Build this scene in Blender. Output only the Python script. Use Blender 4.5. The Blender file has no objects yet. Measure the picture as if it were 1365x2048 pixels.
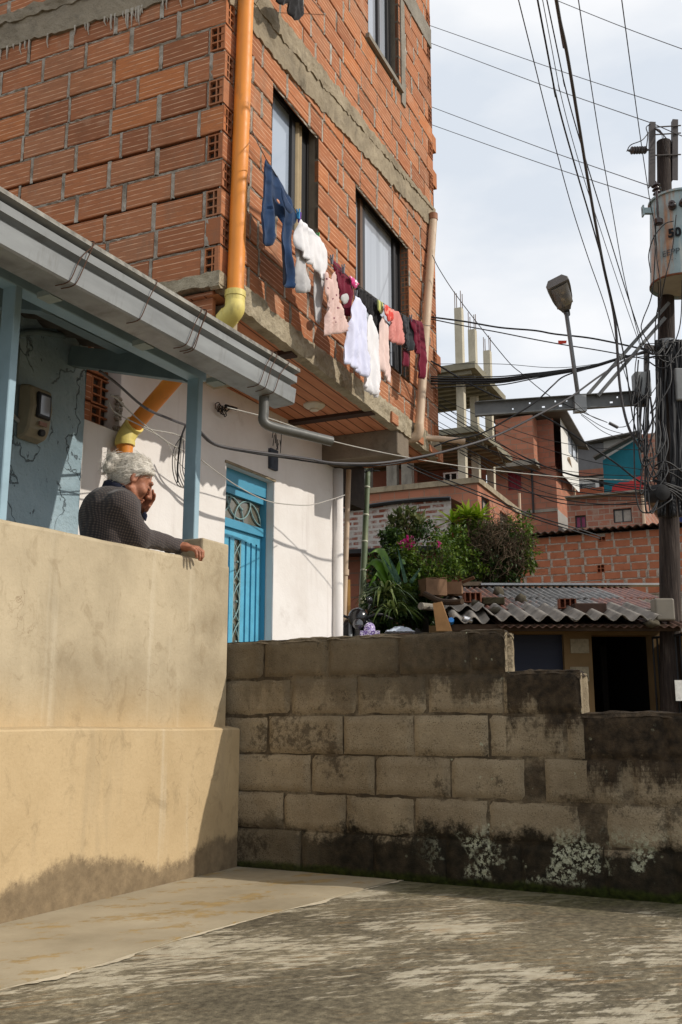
import bpy, bmesh, math, random
import numpy as np
from mathutils import Vector, Matrix, noise as mnoise
from mathutils.geometry import delaunay_2d_cdt

random.seed(7)
scn = bpy.context.scene
COL = scn.collection
PI = math.pi
R = math.radians

# ------------------------------------------------------------------ camera
# world: x runs along the porch / house wall (away to the right), y away to the left, z up; z=0 is the terrace
FPX, HOR, CAMZ = 2000.0, 1450.0, 0.76
PITCH = math.atan((HOR - 1024) / FPX)
YAW = R(28)
cam_d = bpy.data.cameras.new('camera')
cam_d.sensor_fit = 'VERTICAL'
cam_d.sensor_height = 36.0
cam_d.lens = 36.0 * FPX / 2048.0
cam_d.clip_end = 2000
cam_d.clip_start = 0.05
cam = bpy.data.objects.new('camera', cam_d)
COL.objects.link(cam)
cam.location = (0, 0, CAMZ)
cam.rotation_euler = (PI / 2 + PITCH, 0, YAW - PI / 2)
scn.camera = cam

# ------------------------------------------------------------------ light
SUN_DIR = Vector((0.35, -1.40, 1.0)).normalized()      # towards the sun
SUN_EL = math.asin(SUN_DIR.z)
SUN_AZ = math.atan2(SUN_DIR.x, SUN_DIR.y)              # clockwise from +y
sun_d = bpy.data.lights.new('sun', 'SUN')
sun_d.energy = 3.15
sun_d.angle = R(0.6)
sun_d.color = (1.0, 0.93, 0.83)
sun = bpy.data.objects.new('sun', sun_d)
COL.objects.link(sun)
sun.location = (5, -20, 20)
sun.rotation_euler = SUN_DIR.to_track_quat('Z', 'Y').to_euler()

world = bpy.data.worlds.new('World')
scn.world = world
world.use_nodes = True
wt = world.node_tree
wt.nodes.clear()
w_out = wt.nodes.new('ShaderNodeOutputWorld')
w_bg = wt.nodes.new('ShaderNodeBackground')
w_bg.inputs['Strength'].default_value = 0.1
sky = wt.nodes.new('ShaderNodeTexSky')
sky.sky_type = 'NISHITA'
sky.sun_disc = False
sky.sun_elevation = SUN_EL
sky.sun_rotation = SUN_AZ
w_tc = wt.nodes.new('ShaderNodeTexCoord')
w_map = wt.nodes.new('ShaderNodeMapping')
w_map.inputs['Scale'].default_value = (1.0, 1.0, 2.6)
wt.links.new(w_tc.outputs['Generated'], w_map.inputs['Vector'])
w_n = wt.nodes.new('ShaderNodeTexNoise')
w_n.inputs['Scale'].default_value = 3.2
w_n.inputs['Detail'].default_value = 6
w_n.inputs['Roughness'].default_value = 0.5
wt.links.new(w_map.outputs['Vector'], w_n.inputs['Vector'])
w_r = wt.nodes.new('ShaderNodeValToRGB')
w_r.color_ramp.elements[0].position = 0.38
w_r.color_ramp.elements[0].color = (7.7, 8.3, 9.1, 1)
w_r.color_ramp.elements[1].position = 0.62
w_r.color_ramp.elements[1].color = (10.2, 10.3, 10.5, 1)
wt.links.new(w_n.outputs['Fac'], w_r.inputs['Fac'])
w_mix = wt.nodes.new('ShaderNodeMix')
w_mix.data_type = 'RGBA'
w_mix.inputs['Factor'].default_value = 0.93            # a nearly closed layer of thin bright cloud over the blue
wt.links.new(sky.outputs['Color'], w_mix.inputs[6])
wt.links.new(w_r.outputs['Color'], w_mix.inputs[7])
wt.links.new(w_mix.outputs[2], w_bg.inputs['Color'])
wt.links.new(w_bg.outputs['Background'], w_out.inputs['Surface'])

scn.view_settings.view_transform = 'Standard'
scn.view_settings.look = 'None'
scn.view_settings.exposure = 0.0
scn.view_settings.gamma = 1.0
scn.cycles.max_bounces = 6

# ------------------------------------------------------------------ pixel -> point helpers (surveying the photo)
FW = Vector((math.cos(YAW), math.sin(YAW), 0))
RT = Vector((math.sin(YAW), -math.cos(YAW), 0))
UP = Vector((0, 0, 1))
CC = Vector((0, 0, CAMZ))
def ray(px, py):
    a = (px - 682.5) / FPX
    b = -(py - 1024) / FPX
    return FW * (math.cos(PITCH) - b * math.sin(PITCH)) + RT * a + UP * (math.sin(PITCH) + b * math.cos(PITCH))
def hit(px, py, P, n):
    d = ray(px, py)
    return CC + d * ((Vector(P) - CC).dot(n) / d.dot(n))
def on_y(px, py, y): return hit(px, py, (0, y, 0), Vector((0, 1, 0)))
def on_x(px, py, x): return hit(px, py, (x, 0, 0), Vector((1, 0, 0)))
def on_z(px, py, z=0.0): return hit(px, py, (0, 0, z), UP)
def at(px, py, D):
    d = ray(px, py)
    return CC + d * (D / d.dot(FW))

# frame of the brick building (turned 4 degrees against the porch)
FA = YAW - R(24)
FD = Vector((math.cos(FA), math.sin(FA), 0))
FN = Vector((-math.sin(FA), math.cos(FA), 0))
KC = at(438.5, 546, 6.0)
KC = Vector((KC.x, KC.y, 0))
def fmap(u, n, z): return KC + FD * u + FN * n + UP * z          # facade: n > 0 goes into the building
def lmap(s, n, z): return KC + FN * s + FD * n + UP * z          # gable side facing the camera
def on_f(px, py, n=0.0):
    P = hit(px, py, KC + FN * n, FN)
    d = P - KC
    return d.dot(FD), P.z

# ------------------------------------------------------------------ object helpers
MW = {}
def tag(o, label=None, cat=None, group=None, kind=None):
    if label: o['label'] = label
    if cat: o['category'] = cat
    if group: o['group'] = group
    if kind: o['kind'] = kind
    return o
def thing(name, label, cat, loc=(0, 0, 0), rz=0.0, group=None):
    o = bpy.data.objects.new(name, None)
    o.empty_display_size = 0.2
    COL.objects.link(o)
    o.location = loc
    o.rotation_euler = (0, 0, rz)
    MW[o.name] = Matrix.Translation(Vector(loc)) @ Matrix.Rotation(rz, 4, 'Z')
    return tag(o, label, cat, group)

class MB:
    def __init__(s):
        s.v = []; s.f = []; s.r = []; s.m = []; s.uv = []; s.has_uv = False
    def vert(s, p):
        s.v.append(tuple(p)); return len(s.v) - 1
    def face(s, idx, r=0.0, m=0, uv=None):
        s.f.append(tuple(idx)); s.r.append(r); s.m.append(m); s.uv.append(uv)
        if uv is not None: s.has_uv = True
    def poly(s, pts, r=0.0, m=0, uv=None):
        b = len(s.v)
        s.v.extend(tuple(p) for p in pts)
        s.face(range(b, b + len(pts)), r, m, uv)
    def hexa(s, p, r=0.0, m=0):
        b = len(s.v)
        s.v.extend(tuple(q) for q in p)                 # 0-3 bottom loop, 4-7 top loop
        for q in ((3, 2, 1, 0), (4, 5, 6, 7), (0, 1, 5, 4), (1, 2, 6, 5), (2, 3, 7, 6), (3, 0, 4, 7)):
            s.face([b + i for i in q], r, m)
    def box(s, x0, x1, y0, y1, z0, z1, r=0.0, m=0, mp=None):
        c = [(x0, y0, z0), (x1, y0, z0), (x1, y1, z0), (x0, y1, z0), (x0, y0, z1), (x1, y0, z1), (x1, y1, z1), (x0, y1, z1)]
        if mp: c = [mp(*q) for q in c]
        s.hexa(c, r, m)
    def beam(s, a, b, w, h, r=0.0, m=0, up=UP):
        a = Vector(a); b = Vector(b)
        d = (b - a).normalized()
        sd = d.cross(Vector(up))
        if sd.length < 1e-4: sd = Vector((1, 0, 0))
        sd.normalize()
        u2 = sd.cross(d).normalized()
        c = []
        for P in (a, b):
            c.append([P - sd * w / 2 - u2 * h / 2, P + sd * w / 2 - u2 * h / 2, P + sd * w / 2 + u2 * h / 2, P - sd * w / 2 + u2 * h / 2])
        s.hexa(c[0] + c[1], r, m)
    def tube(s, pts, rad, n=8, r=0.0, m=0, caps=True):
        pts = [Vector(p) for p in pts]
        if not hasattr(rad, '__len__'): rad = [rad] * len(pts)
        b = len(s.v)
        N = None
        for i, p in enumerate(pts):
            t = (pts[min(i + 1, len(pts) - 1)] - pts[max(i - 1, 0)])
            if t.length < 1e-9: t = Vector((0, 0, 1))
            t.normalize()
            if N is None:
                N = t.orthogonal().normalized()
            else:
                N = N - t * N.dot(t)
                if N.length < 1e-6: N = t.orthogonal()
                N.normalize()
            B = t.cross(N)
            for k in range(n):
                a = 2 * PI * k / n
                s.v.append(tuple(p + (N * math.cos(a) + B * math.sin(a)) * rad[i]))
        for i in range(len(pts) - 1):
            for k in range(n):
                k2 = (k + 1) % n
                s.face((b + i * n + k, b + i * n + k2, b + (i + 1) * n + k2, b + (i + 1) * n + k), r, m)
        if caps:
            s.face([b + k for k in range(n)][::-1], r, m)
            e = b + (len(pts) - 1) * n
            s.face([e + k for k in range(n)], r, m)
    def lathe(s, base, axis, prof, n=24, r=0.0, m=0, caps=True):
        """prof: list of (radius, distance along axis)"""
        base = Vector(base); ax = Vector(axis).normalized()
        s.tube2(base, ax, prof, n, r, m, caps)
    def tube2(s, base, ax, prof, n, r, m, caps=True):
        N = ax.orthogonal().normalized(); B = ax.cross(N)
        b = len(s.v)
        for (rr, d) in prof:
            for k in range(n):
                a = 2 * PI * k / n
                s.v.append(tuple(base + ax * d + (N * math.cos(a) + B * math.sin(a)) * max(rr, 1e-4)))
        for i in range(len(prof) - 1):
            for k in range(n):
                k2 = (k + 1) % n
                s.face((b + i * n + k, b + i * n + k2, b + (i + 1) * n + k2, b + (i + 1) * n + k), r, m)
        if not caps: return
        s.face([b + k for k in range(n)][::-1], r, m)
        e = b + (len(prof) - 1) * n
        s.face([e + k for k in range(n)], r, m)
    def ball(s, c, rad, n=10, r=0.0, m=0, jit=0.0):
        c = Vector(c)
        if not hasattr(rad, '__len__'): rad = (rad, rad, rad)
        b = len(s.v); rows = max(4, n // 2)
        off = Vector((random.random() * 50, random.random() * 50, 0))
        for i in range(rows + 1):
            th = PI * i / rows
            for k in range(n):
                a = 2 * PI * k / n
                d = Vector((math.sin(th) * math.cos(a), math.sin(th) * math.sin(a), math.cos(th)))
                q = 1 + jit * mnoise.noise(d * 1.7 + off)
                s.v.append((c.x + d.x * rad[0] * q, c.y + d.y * rad[1] * q, c.z + d.z * rad[2] * q))
        for i in range(rows):
            for k in range(n):
                k2 = (k + 1) % n
                s.face((b + i * n + k, b + (i + 1) * n + k, b + (i + 1) * n + k2, b + i * n + k2), r, m)
    def build(s, name, mats, parent=None, smooth=False, recalc=True, weld=False, autosmooth=None):
        me = bpy.data.meshes.new(name)
        if parent is not None:
            M = MW[parent.name].inverted()
        else:
            xs = [q[0] for q in s.v]; ys = [q[1] for q in s.v]; zs = [q[2] for q in s.v]
            M = Matrix.Translation((-(min(xs) + max(xs)) / 2, -(min(ys) + max(ys)) / 2, -min(zs)))
        V = np.array(s.v, dtype=np.float64)
        A = np.array(M)
        V = V @ A[:3, :3].T + A[:3, 3]
        me.from_pydata([tuple(q) for q in V], [], s.f)
        if not isinstance(mats, (list, tuple)): mats = [mats]
        for m in mats: me.materials.append(m)
        me.polygons.foreach_set('material_index', s.m)
        at_ = me.attributes.new('rnd', 'FLOAT', 'FACE')
        at_.data.foreach_set('value', s.r)
        if s.has_uv:
            ul = me.uv_layers.new(name='UVMap')
            buf = []
            for f, uv in zip(s.f, s.uv):
                if uv is None: buf.extend([0.0] * (2 * len(f)))
                else:
                    for q in uv: buf.extend(q)
            ul.data.foreach_set('uv', buf)
        if recalc or weld:
            bm = bmesh.new(); bm.from_mesh(me)
            if weld: bmesh.ops.remove_doubles(bm, verts=bm.verts, dist=1e-5)
            if recalc: bmesh.ops.recalc_face_normals(bm, faces=bm.faces)
            bm.to_mesh(me); bm.free()
        if smooth:
            me.polygons.foreach_set('use_smooth', [True] * len(me.polygons))
            if autosmooth is not None:
                try: me.set_sharp_from_angle(angle=autosmooth)
                except Exception: pass
        me.update()
        o = bpy.data.objects.new(name, me)
        COL.objects.link(o)
        if parent is not None:
            o.parent = parent
            MW[o.name] = MW[parent.name]
        else:
            o.location = -M.translation
            MW[o.name] = Matrix.Translation(-M.translation)
        return o

def spline(pts, n=8):
    """Catmull-Rom through points"""
    P = [Vector(p) for p in pts]
    if len(P) < 3: 
        return [P[0].lerp(P[-1], i / n) for i in range(n + 1)]
    out = []
    for i in range(len(P) - 1):
        p0 = P[max(i - 1, 0)]; p1 = P[i]; p2 = P[i + 1]; p3 = P[min(i + 2, len(P) - 1)]
        if i == 0: p0 = p1 * 2 - p2
        if i == len(P) - 2: p3 = p2 * 2 - p1
        for k in range(n):
            t = k / n
            out.append(0.5 * ((2 * p1) + (p2 - p0) * t + (2 * p0 - 5 * p1 + 4 * p2 - p3) * t * t + (3 * p1 - p0 - 3 * p2 + p3) * t ** 3))
    out.append(P[-1])
    return out
def nz(x, y=0.0, z=0.0): return mnoise.noise(Vector((x, y, z)))

# ------------------------------------------------------------------ materials
def S(r, g, b, k=1.0):
    def c(v):
        v /= 255.0
        return (v / 12.92 if v <= 0.04045 else ((v + 0.055) / 1.055) ** 2.4) * k
    return (c(r), c(g), c(b), 1.0)
class NT:
    def __init__(s, name, rough=0.85, spec=0.3):
        s.mat = bpy.data.materials.new(name)
        s.mat.use_nodes = True
        s.t = s.mat.node_tree
        s.b = s.t.nodes['Principled BSDF']
        s.b.inputs['Roughness'].default_value = rough
        s.b.inputs['Specular IOR Level'].default_value = spec
        s.tc = s.t.nodes.new('ShaderNodeTexCoord')
        s._geo = None
    def put(s, sock, val):
        if hasattr(val, 'is_linked'): s.t.links.new(val, sock)
        else: sock.default_value = val
    def obj(s): return s.tc.outputs['Object']
    def uv(s): return s.tc.outputs['UV']
    def geo(s):
        if s._geo is None: s._geo = s.t.nodes.new('ShaderNodeNewGeometry')
        return s._geo
    def pos(s): return s.geo().outputs['Position']
    def mapping(s, vec, scale=(1, 1, 1), rot=(0, 0, 0), loc=(0, 0, 0)):
        m = s.t.nodes.new('ShaderNodeMapping')
        s.put(m.inputs['Vector'], vec)
        m.inputs['Scale'].default_value = scale
        m.inputs['Rotation'].default_value = rot
        m.inputs['Location'].default_value = loc
        return m.outputs['Vector']
    def noise(s, vec, scale, detail=4, rough=0.55, dist=0.0):
        n = s.t.nodes.new('ShaderNodeTexNoise')
        s.put(n.inputs['Vector'], vec)
        n.inputs['Scale'].default_value = scale
        n.inputs['Detail'].default_value = detail
        n.inputs['Roughness'].default_value = rough
        n.inputs['Distortion'].default_value = dist
        return n.outputs['Fac']
    def voro(s, vec, scale, feat='F1', out='Distance', rnd=1.0):
        n = s.t.nodes.new('ShaderNodeTexVoronoi')
        n.feature = feat
        s.put(n.inputs['Vector'], vec)
        n.inputs['Scale'].default_value = scale
        n.inputs['Randomness'].default_value = rnd
        return n.outputs[out]
    def ramp(s, fac, stops, interp='LINEAR'):
        n = s.t.nodes.new('ShaderNodeValToRGB')
        s.put(n.inputs['Fac'], fac)
        cr = n.color_ramp
        cr.interpolation = interp
        while len(cr.elements) < len(stops): cr.elements.new(0.5)
        for e, (p, c) in zip(cr.elements, stops):
            e.position = p
            e.color = c if hasattr(c, '__len__') else (c, c, c, 1)
        return n.outputs['Color']
    def step(s, fac, a, b):
        n = s.t.nodes.new('ShaderNodeMapRange')
        n.interpolation_type = 'SMOOTHSTEP'
        s.put(n.inputs['Value'], fac)
        n.inputs['From Min'].default_value = a
        n.inputs['From Max'].default_value = b
        return n.outputs['Result']
    def mix(s, fac, a, b, blend='MIX'):
        n = s.t.nodes.new('ShaderNodeMix')
        n.data_type = 'RGBA'; n.blend_type = blend
        s.put(n.inputs['Factor'], fac)
        s.put(n.inputs[6], a); s.put(n.inputs[7], b)
        return n.outputs[2]
    def math(s, op, a, b=0.0, c=0.0, clamp=False):
        n = s.t.nodes.new('ShaderNodeMath')
        n.operation = op; n.use_clamp = clamp
        s.put(n.inputs[0], a); s.put(n.inputs[1], b)
        if op in ('MULTIPLY_ADD', 'SMOOTH_MIN', 'COMPARE'): s.put(n.inputs[2], c)
        return n.outputs[0]
    def sep(s, vec):
        n = s.t.nodes.new('ShaderNodeSeparateXYZ')
        s.put(n.inputs[0], vec)
        return n.outputs
    def attr(s, name='rnd'):
        n = s.t.nodes.new('ShaderNodeAttribute')
        n.attribute_name = name
        return n.outputs['Fac']
    def bump(s, h, strength=0.5, dist=0.01):
        n = s.t.nodes.new('ShaderNodeBump')
        n.inputs['Strength'].default_value = strength
        n.inputs['Distance'].default_value = dist
        s.put(n.inputs['Height'], h)
        s.t.links.new(n.outputs['Normal'], s.b.inputs['Normal'])
    def col(s, c): s.put(s.b.inputs['Base Color'], c); return s.mat
    def rough(s, c): s.put(s.b.inputs['Roughness'], c)

def simple(name, c, rough=0.6, spec=0.4, var=0.25, scale=14, bump=0.25, metal=0.0, bd=0.004):
    n = NT(name, rough, spec)
    f = n.noise(n.obj(), scale, 6, 0.6)
    d = tuple(q * (1 - var) for q in c[:3]) + (1,)
    l = tuple(min(1, q * (1 + var * 0.6)) for q in c[:3]) + (1,)
    n.col(n.ramp(f, [(0.28, d), (0.5, c), (0.75, l)]))
    n.b.inputs['Metallic'].default_value = metal
    if bump: n.bump(n.noise(n.obj(), scale * 4, 4, 0.6), bump, bd)
    return n.mat

def m_brick():
    n = NT('hollow_brick_clay', 0.9, 0.2)
    r = n.attr()
    base = n.ramp(r, [(0.0, S(146, 93, 64)), (0.3, S(167, 107, 73)), (0.6, S(177, 114, 77)), (0.85, S(164, 113, 83)), (1.0, S(185, 116, 72))])
    v = n.sep(n.uv())[1]
    fr = n.math('FRACT', n.math('MULTIPLY', v, 5.0))
    line = n.math('SUBTRACT', 1.0, n.step(n.math('ABSOLUTE', n.math('SUBTRACT', fr, 0.5)), 0.03, 0.13))
    inside = n.math('MULTIPLY', n.step(v, 0.06, 0.1), n.step(v, 0.97, 0.9))
    brk = n.step(n.noise(n.mapping(n.pos(), (1, 1, 6)), 7, 3), 0.33, 0.6)
    line = n.math('MULTIPLY', n.math('MULTIPLY', line, inside), brk)
    c = n.mix(n.math('MULTIPLY', line, 0.75), base, S(228, 184, 150))
    st = n.noise(n.mapping(n.pos(), (1, 1, 9)), 9, 5, 0.6)
    c = n.mix(n.math('MULTIPLY', n.step(st, 0.42, 0.75), 0.5), c, S(140, 94, 72))
    dirt = n.step(n.noise(n.pos(), 1.3, 6, 0.65), 0.5, 0.72)
    c = n.mix(n.math('MULTIPLY', dirt, 0.4), c, S(104, 76, 58))
    wash = n.step(n.noise(n.mapping(n.pos(), (1, 1, 0.3)), 2.2, 8, 0.75), 0.53, 0.66)
    c = n.mix(n.math('MULTIPLY', wash, 0.35), c, S(128, 104, 86))
    dust = n.step(n.noise(n.pos(), 3.1, 5, 0.65), 0.56, 0.75)
    c = n.mix(n.math('MULTIPLY', dust, 0.42), c, S(190, 160, 135))
    n.bump(n.math('ADD', n.math('MULTIPLY', line, 1.2), n.noise(n.pos(), 60, 4)), 0.5, 0.004)
    return n.col(c)
def m_mortar(name='mortar', a=S(158, 149, 136), b=S(196, 188, 176), d=S(108, 100, 90)):
    n = NT(name, 0.95, 0.15)
    f = n.noise(n.pos(), 9, 8, 0.7)
    c = n.ramp(f, [(0.3, d), (0.48, a), (0.72, b)])
    n.bump(n.noise(n.pos(), 55, 6, 0.7), 0.9, 0.012)
    return n.col(c)
def m_concrete(name, a, b, dark, scale=3.0, streak=True, bump=0.6):
    n = NT(name, 0.93, 0.2)
    f = n.noise(n.pos(), scale, 8, 0.65)
    c = n.ramp(f, [(0.3, a), (0.7, b)])
    g = n.noise(n.mapping(n.pos(), (1, 1, 0.25 if streak else 1)), scale * 1.6, 6, 0.7)
    c = n.mix(n.math('MULTIPLY', n.step(g, 0.5, 0.72), 0.5), c, dark)
    sp = n.step(n.noise(n.pos(), 70, 3, 0.7), 0.55, 0.75)
    c = n.mix(n.math('MULTIPLY', sp, 0.35), c, dark)
    n.bump(n.math('ADD', n.noise(n.pos(), 18, 8, 0.7), n.math('MULTIPLY', n.noise(n.pos(), 90, 4), 0.4)), bump, 0.02)
    return n.col(c)
def m_farbrick(name, c1, c2, mort, w=0.40, h=0.20, ms=0.014, patch=0.35, pth=0.52):
    n = NT(name, 0.92, 0.15)
    wob = n.t.nodes.new('ShaderNodeTexNoise')
    wob.inputs['Scale'].default_value = 3.0
    n.put(wob.inputs['Vector'], n.uv())
    vm = n.t.nodes.new('ShaderNodeVectorMath'); vm.operation = 'SCALE'
    n.put(vm.inputs[0], wob.outputs['Color']); vm.inputs['Scale'].default_value = 0.03
    va = n.t.nodes.new('ShaderNodeVectorMath'); va.operation = 'ADD'
    n.put(va.inputs[0], n.uv()); n.put(va.inputs[1], vm.outputs[0])
    b = n.t.nodes.new('ShaderNodeTexBrick')
    n.put(b.inputs['Vector'], va.outputs[0])
    b.inputs['Scale'].default_value = 1.0
    b.inputs['Brick Width'].default_value = w
    b.inputs['Row Height'].default_value = h
    b.inputs['Mortar Size'].default_value = ms
    b.inputs['Mortar Smooth'].default_value = 0.15
    b.inputs['Bias'].default_value = 0.0
    b.inputs['Color1'].default_value = c1
    b.inputs['Color2'].default_value = c2
    b.inputs['Mortar'].default_value = mort
    c = b.outputs['Color']
    p = n.step(n.noise(n.uv(), 2.3, 6, 0.7), pth, pth + 0.16)
    c = n.mix(n.math('MULTIPLY', p, patch), c, mort)
    dk = n.step(n.noise(n.uv(), 0.9, 6, 0.65), 0.45, 0.75)
    c = n.mix(n.math('MULTIPLY', dk, 0.45), c, S(92, 70, 58))
    n.bump(n.math('SUBTRACT', n.noise(n.uv(), 40, 3), n.math('MULTIPLY', b.outputs['Fac'], 1.5)), 0.5, 0.012)
    return n.col(c)

def m_parapet():
    n = NT('tan_cement_render', 0.9, 0.2)
    p = n.pos(); z = n.sep(p)[2]
    f = n.noise(p, 1.6, 8, 0.62)
    c = n.ramp(f, [(0.28, S(140, 126, 102)), (0.5, S(176, 161, 134)), (0.72, S(194, 178, 149))])
    # greyer weathered zone above the ledge, warm ochre below
    warm = n.step(n.math('ADD', z, n.math('MULTIPLY', n.noise(p, 3.2, 4), 0.25)), 1.15, 0.8)
    c = n.mix(n.math('MULTIPLY', warm, 0.6), c, S(196, 168, 124))
    st = n.noise(n.mapping(p, (1.0, 1.0, 0.12)), 7, 6, 0.6)
    c = n.mix(n.math('MULTIPLY', n.step(st, 0.52, 0.72), 0.32), c, S(146, 132, 108))
    pale = n.noise(n.mapping(p, (1, 1, 0.06), (0, 0, 0), (3, 1, 7)), 9, 4, 0.5)
    c = n.mix(n.math('MULTIPLY', n.step(pale, 0.60, 0.76), 0.4), c, S(206, 194, 170))
    tw = n.noise(n.mapping(p, (1.4, 1, 1), (0, R(35), 0)), 6.5, 8, 0.75, 0.8)
    c = n.mix(n.math('MULTIPLY', n.step(tw, 0.52, 0.66), 0.35), c, S(132, 114, 86))
    # fine scratches / hair cracks
    wq = n.t.nodes.new('ShaderNodeTexNoise'); wq.inputs['Scale'].default_value = 5.0; wq.inputs['Detail'].default_value = 6; n.put(wq.inputs['Vector'], p)
    wv = n.t.nodes.new('ShaderNodeVectorMath'); wv.operation = 'ADD'; n.put(wv.inputs[0], n.mapping(p, (1, 1, 0.6))); wm = n.t.nodes.new('ShaderNodeVectorMath'); wm.operation = 'SCALE'; wm.inputs['Scale'].default_value = 0.5; n.put(wm.inputs[0], wq.outputs['Color']); n.put(wv.inputs[1], wm.outputs[0])
    cr = n.voro(wv.outputs[0], 1.7, 'DISTANCE_TO_EDGE')
    crm = n.math('MULTIPLY', n.step(cr, 0.0045, 0.001), n.step(n.noise(p, 2.1, 2), 0.54, 0.64))
    c = n.mix(n.math('MULTIPLY', crm, 0.5), c, S(120, 96, 70))
    pit = n.step(n.voro(p, 9.0), 0.055, 0.035)
    pit = n.math('MULTIPLY', pit, n.step(n.noise(p, 6, 1), 0.55, 0.6))
    c = n.mix(n.math('MULTIPLY', pit, 0.8), c, S(92, 78, 58))
    fine = n.noise(p, 80, 4, 0.7)
    c = n.mix(n.math('MULTIPLY', n.step(fine, 0.5, 0.8), 0.3), c, S(150, 124, 88))
    # rising damp at the foot with its own ragged outline
    e = n.math('ADD', n.math('ADD', n.math('MULTIPLY', n.noise(n.mapping(p, (1, 1, 0.2)), 2.1, 4, 0.55), 0.36), n.math('MULTIPLY', n.noise(p, 30, 6, 0.75), 0.14)), -0.10)
    damp = n.step(n.math('SUBTRACT', z, e), 0.03, -0.03)
    dc = n.ramp(n.noise(p, 14, 6, 0.7), [(0.3, S(98, 84, 66)), (0.7, S(138, 120, 94))])
    c = n.mix(n.math('MULTIPLY', damp, 0.92), c, dc)
    n.bump(n.math('ADD', n.math('ADD', n.noise(p, 9, 6, 0.6), n.math('MULTIPLY', tw, 0.8)), n.math('MULTIPLY', n.noise(p, 70, 4), 0.35)), 0.4, 0.012)
    return n.col(c)
def m_white(name='white_paint'):
    n = NT(name, 0.8, 0.3)
    p = n.pos()
    c = n.ramp(n.noise(p, 1.7, 6, 0.6), [(0.3, S(214, 208, 202)), (0.6, S(228, 224, 220))])
    st = n.noise(n.mapping(p, (1, 1, 0.08)), 8, 5, 0.6)
    c = n.mix(n.math('MULTIPLY', n.step(st, 0.56, 0.74), 0.45), c, S(196, 188, 182))
    sm = n.noise(p, 2.6, 7, 0.7)
    c = n.mix(n.math('MULTIPLY', n.step(sm, 0.6, 0.78), 0.4), c, S(170, 158, 148))
    n.bump(n.math('ADD', n.noise(p, 5, 5, 0.6), n.math('MULTIPLY', n.noise(p, 60, 4), 0.2)), 0.3, 0.02)
    return n.col(c)
def m_bluewall():
    n = NT('pale_blue_wall_paint', 0.75, 0.3)
    p = n.pos()
    c = n.ramp(n.noise(p, 2.2, 6), [(0.3, S(136, 158, 168)), (0.7, S(168, 188, 196))])
    ch = n.step(n.noise(n.mapping(p, (1, 1, 0.5)), 17, 3, 0.6), 0.66, 0.7)
    c = n.mix(n.math('MULTIPLY', ch, 0.8), c, S(66, 74, 80))
    bq = n.t.nodes.new('ShaderNodeTexNoise'); bq.inputs['Scale'].default_value = 4.0; bq.inputs['Detail'].default_value = 6; n.put(bq.inputs['Vector'], p)
    bs = n.t.nodes.new('ShaderNodeVectorMath'); bs.operation = 'SCALE'; bs.inputs['Scale'].default_value = 0.35; n.put(bs.inputs[0], bq.outputs['Color'])
    bv_ = n.t.nodes.new('ShaderNodeVectorMath'); bv_.operation = 'ADD'; n.put(bv_.inputs[0], n.mapping(p, (1, 1, 0.55))); n.put(bv_.inputs[1], bs.outputs[0])
    ck = n.voro(bv_.outputs[0], 2.6, 'DISTANCE_TO_EDGE')
    ckm = n.math('MULTIPLY', n.step(ck, 0.012, 0.002), n.step(n.noise(p, 2.6, 2), 0.40, 0.50))
    c = n.mix(n.math('MULTIPLY', ckm, 0.6), c, S(84, 92, 97))
    n.bump(n.math('SUBTRACT', n.math('ADD', n.noise(p, 5, 7, 0.65), n.math('MULTIPLY', n.noise(p, 30, 4), 0.3)), ckm), 0.9, 0.03)
    return n.col(c)
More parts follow.
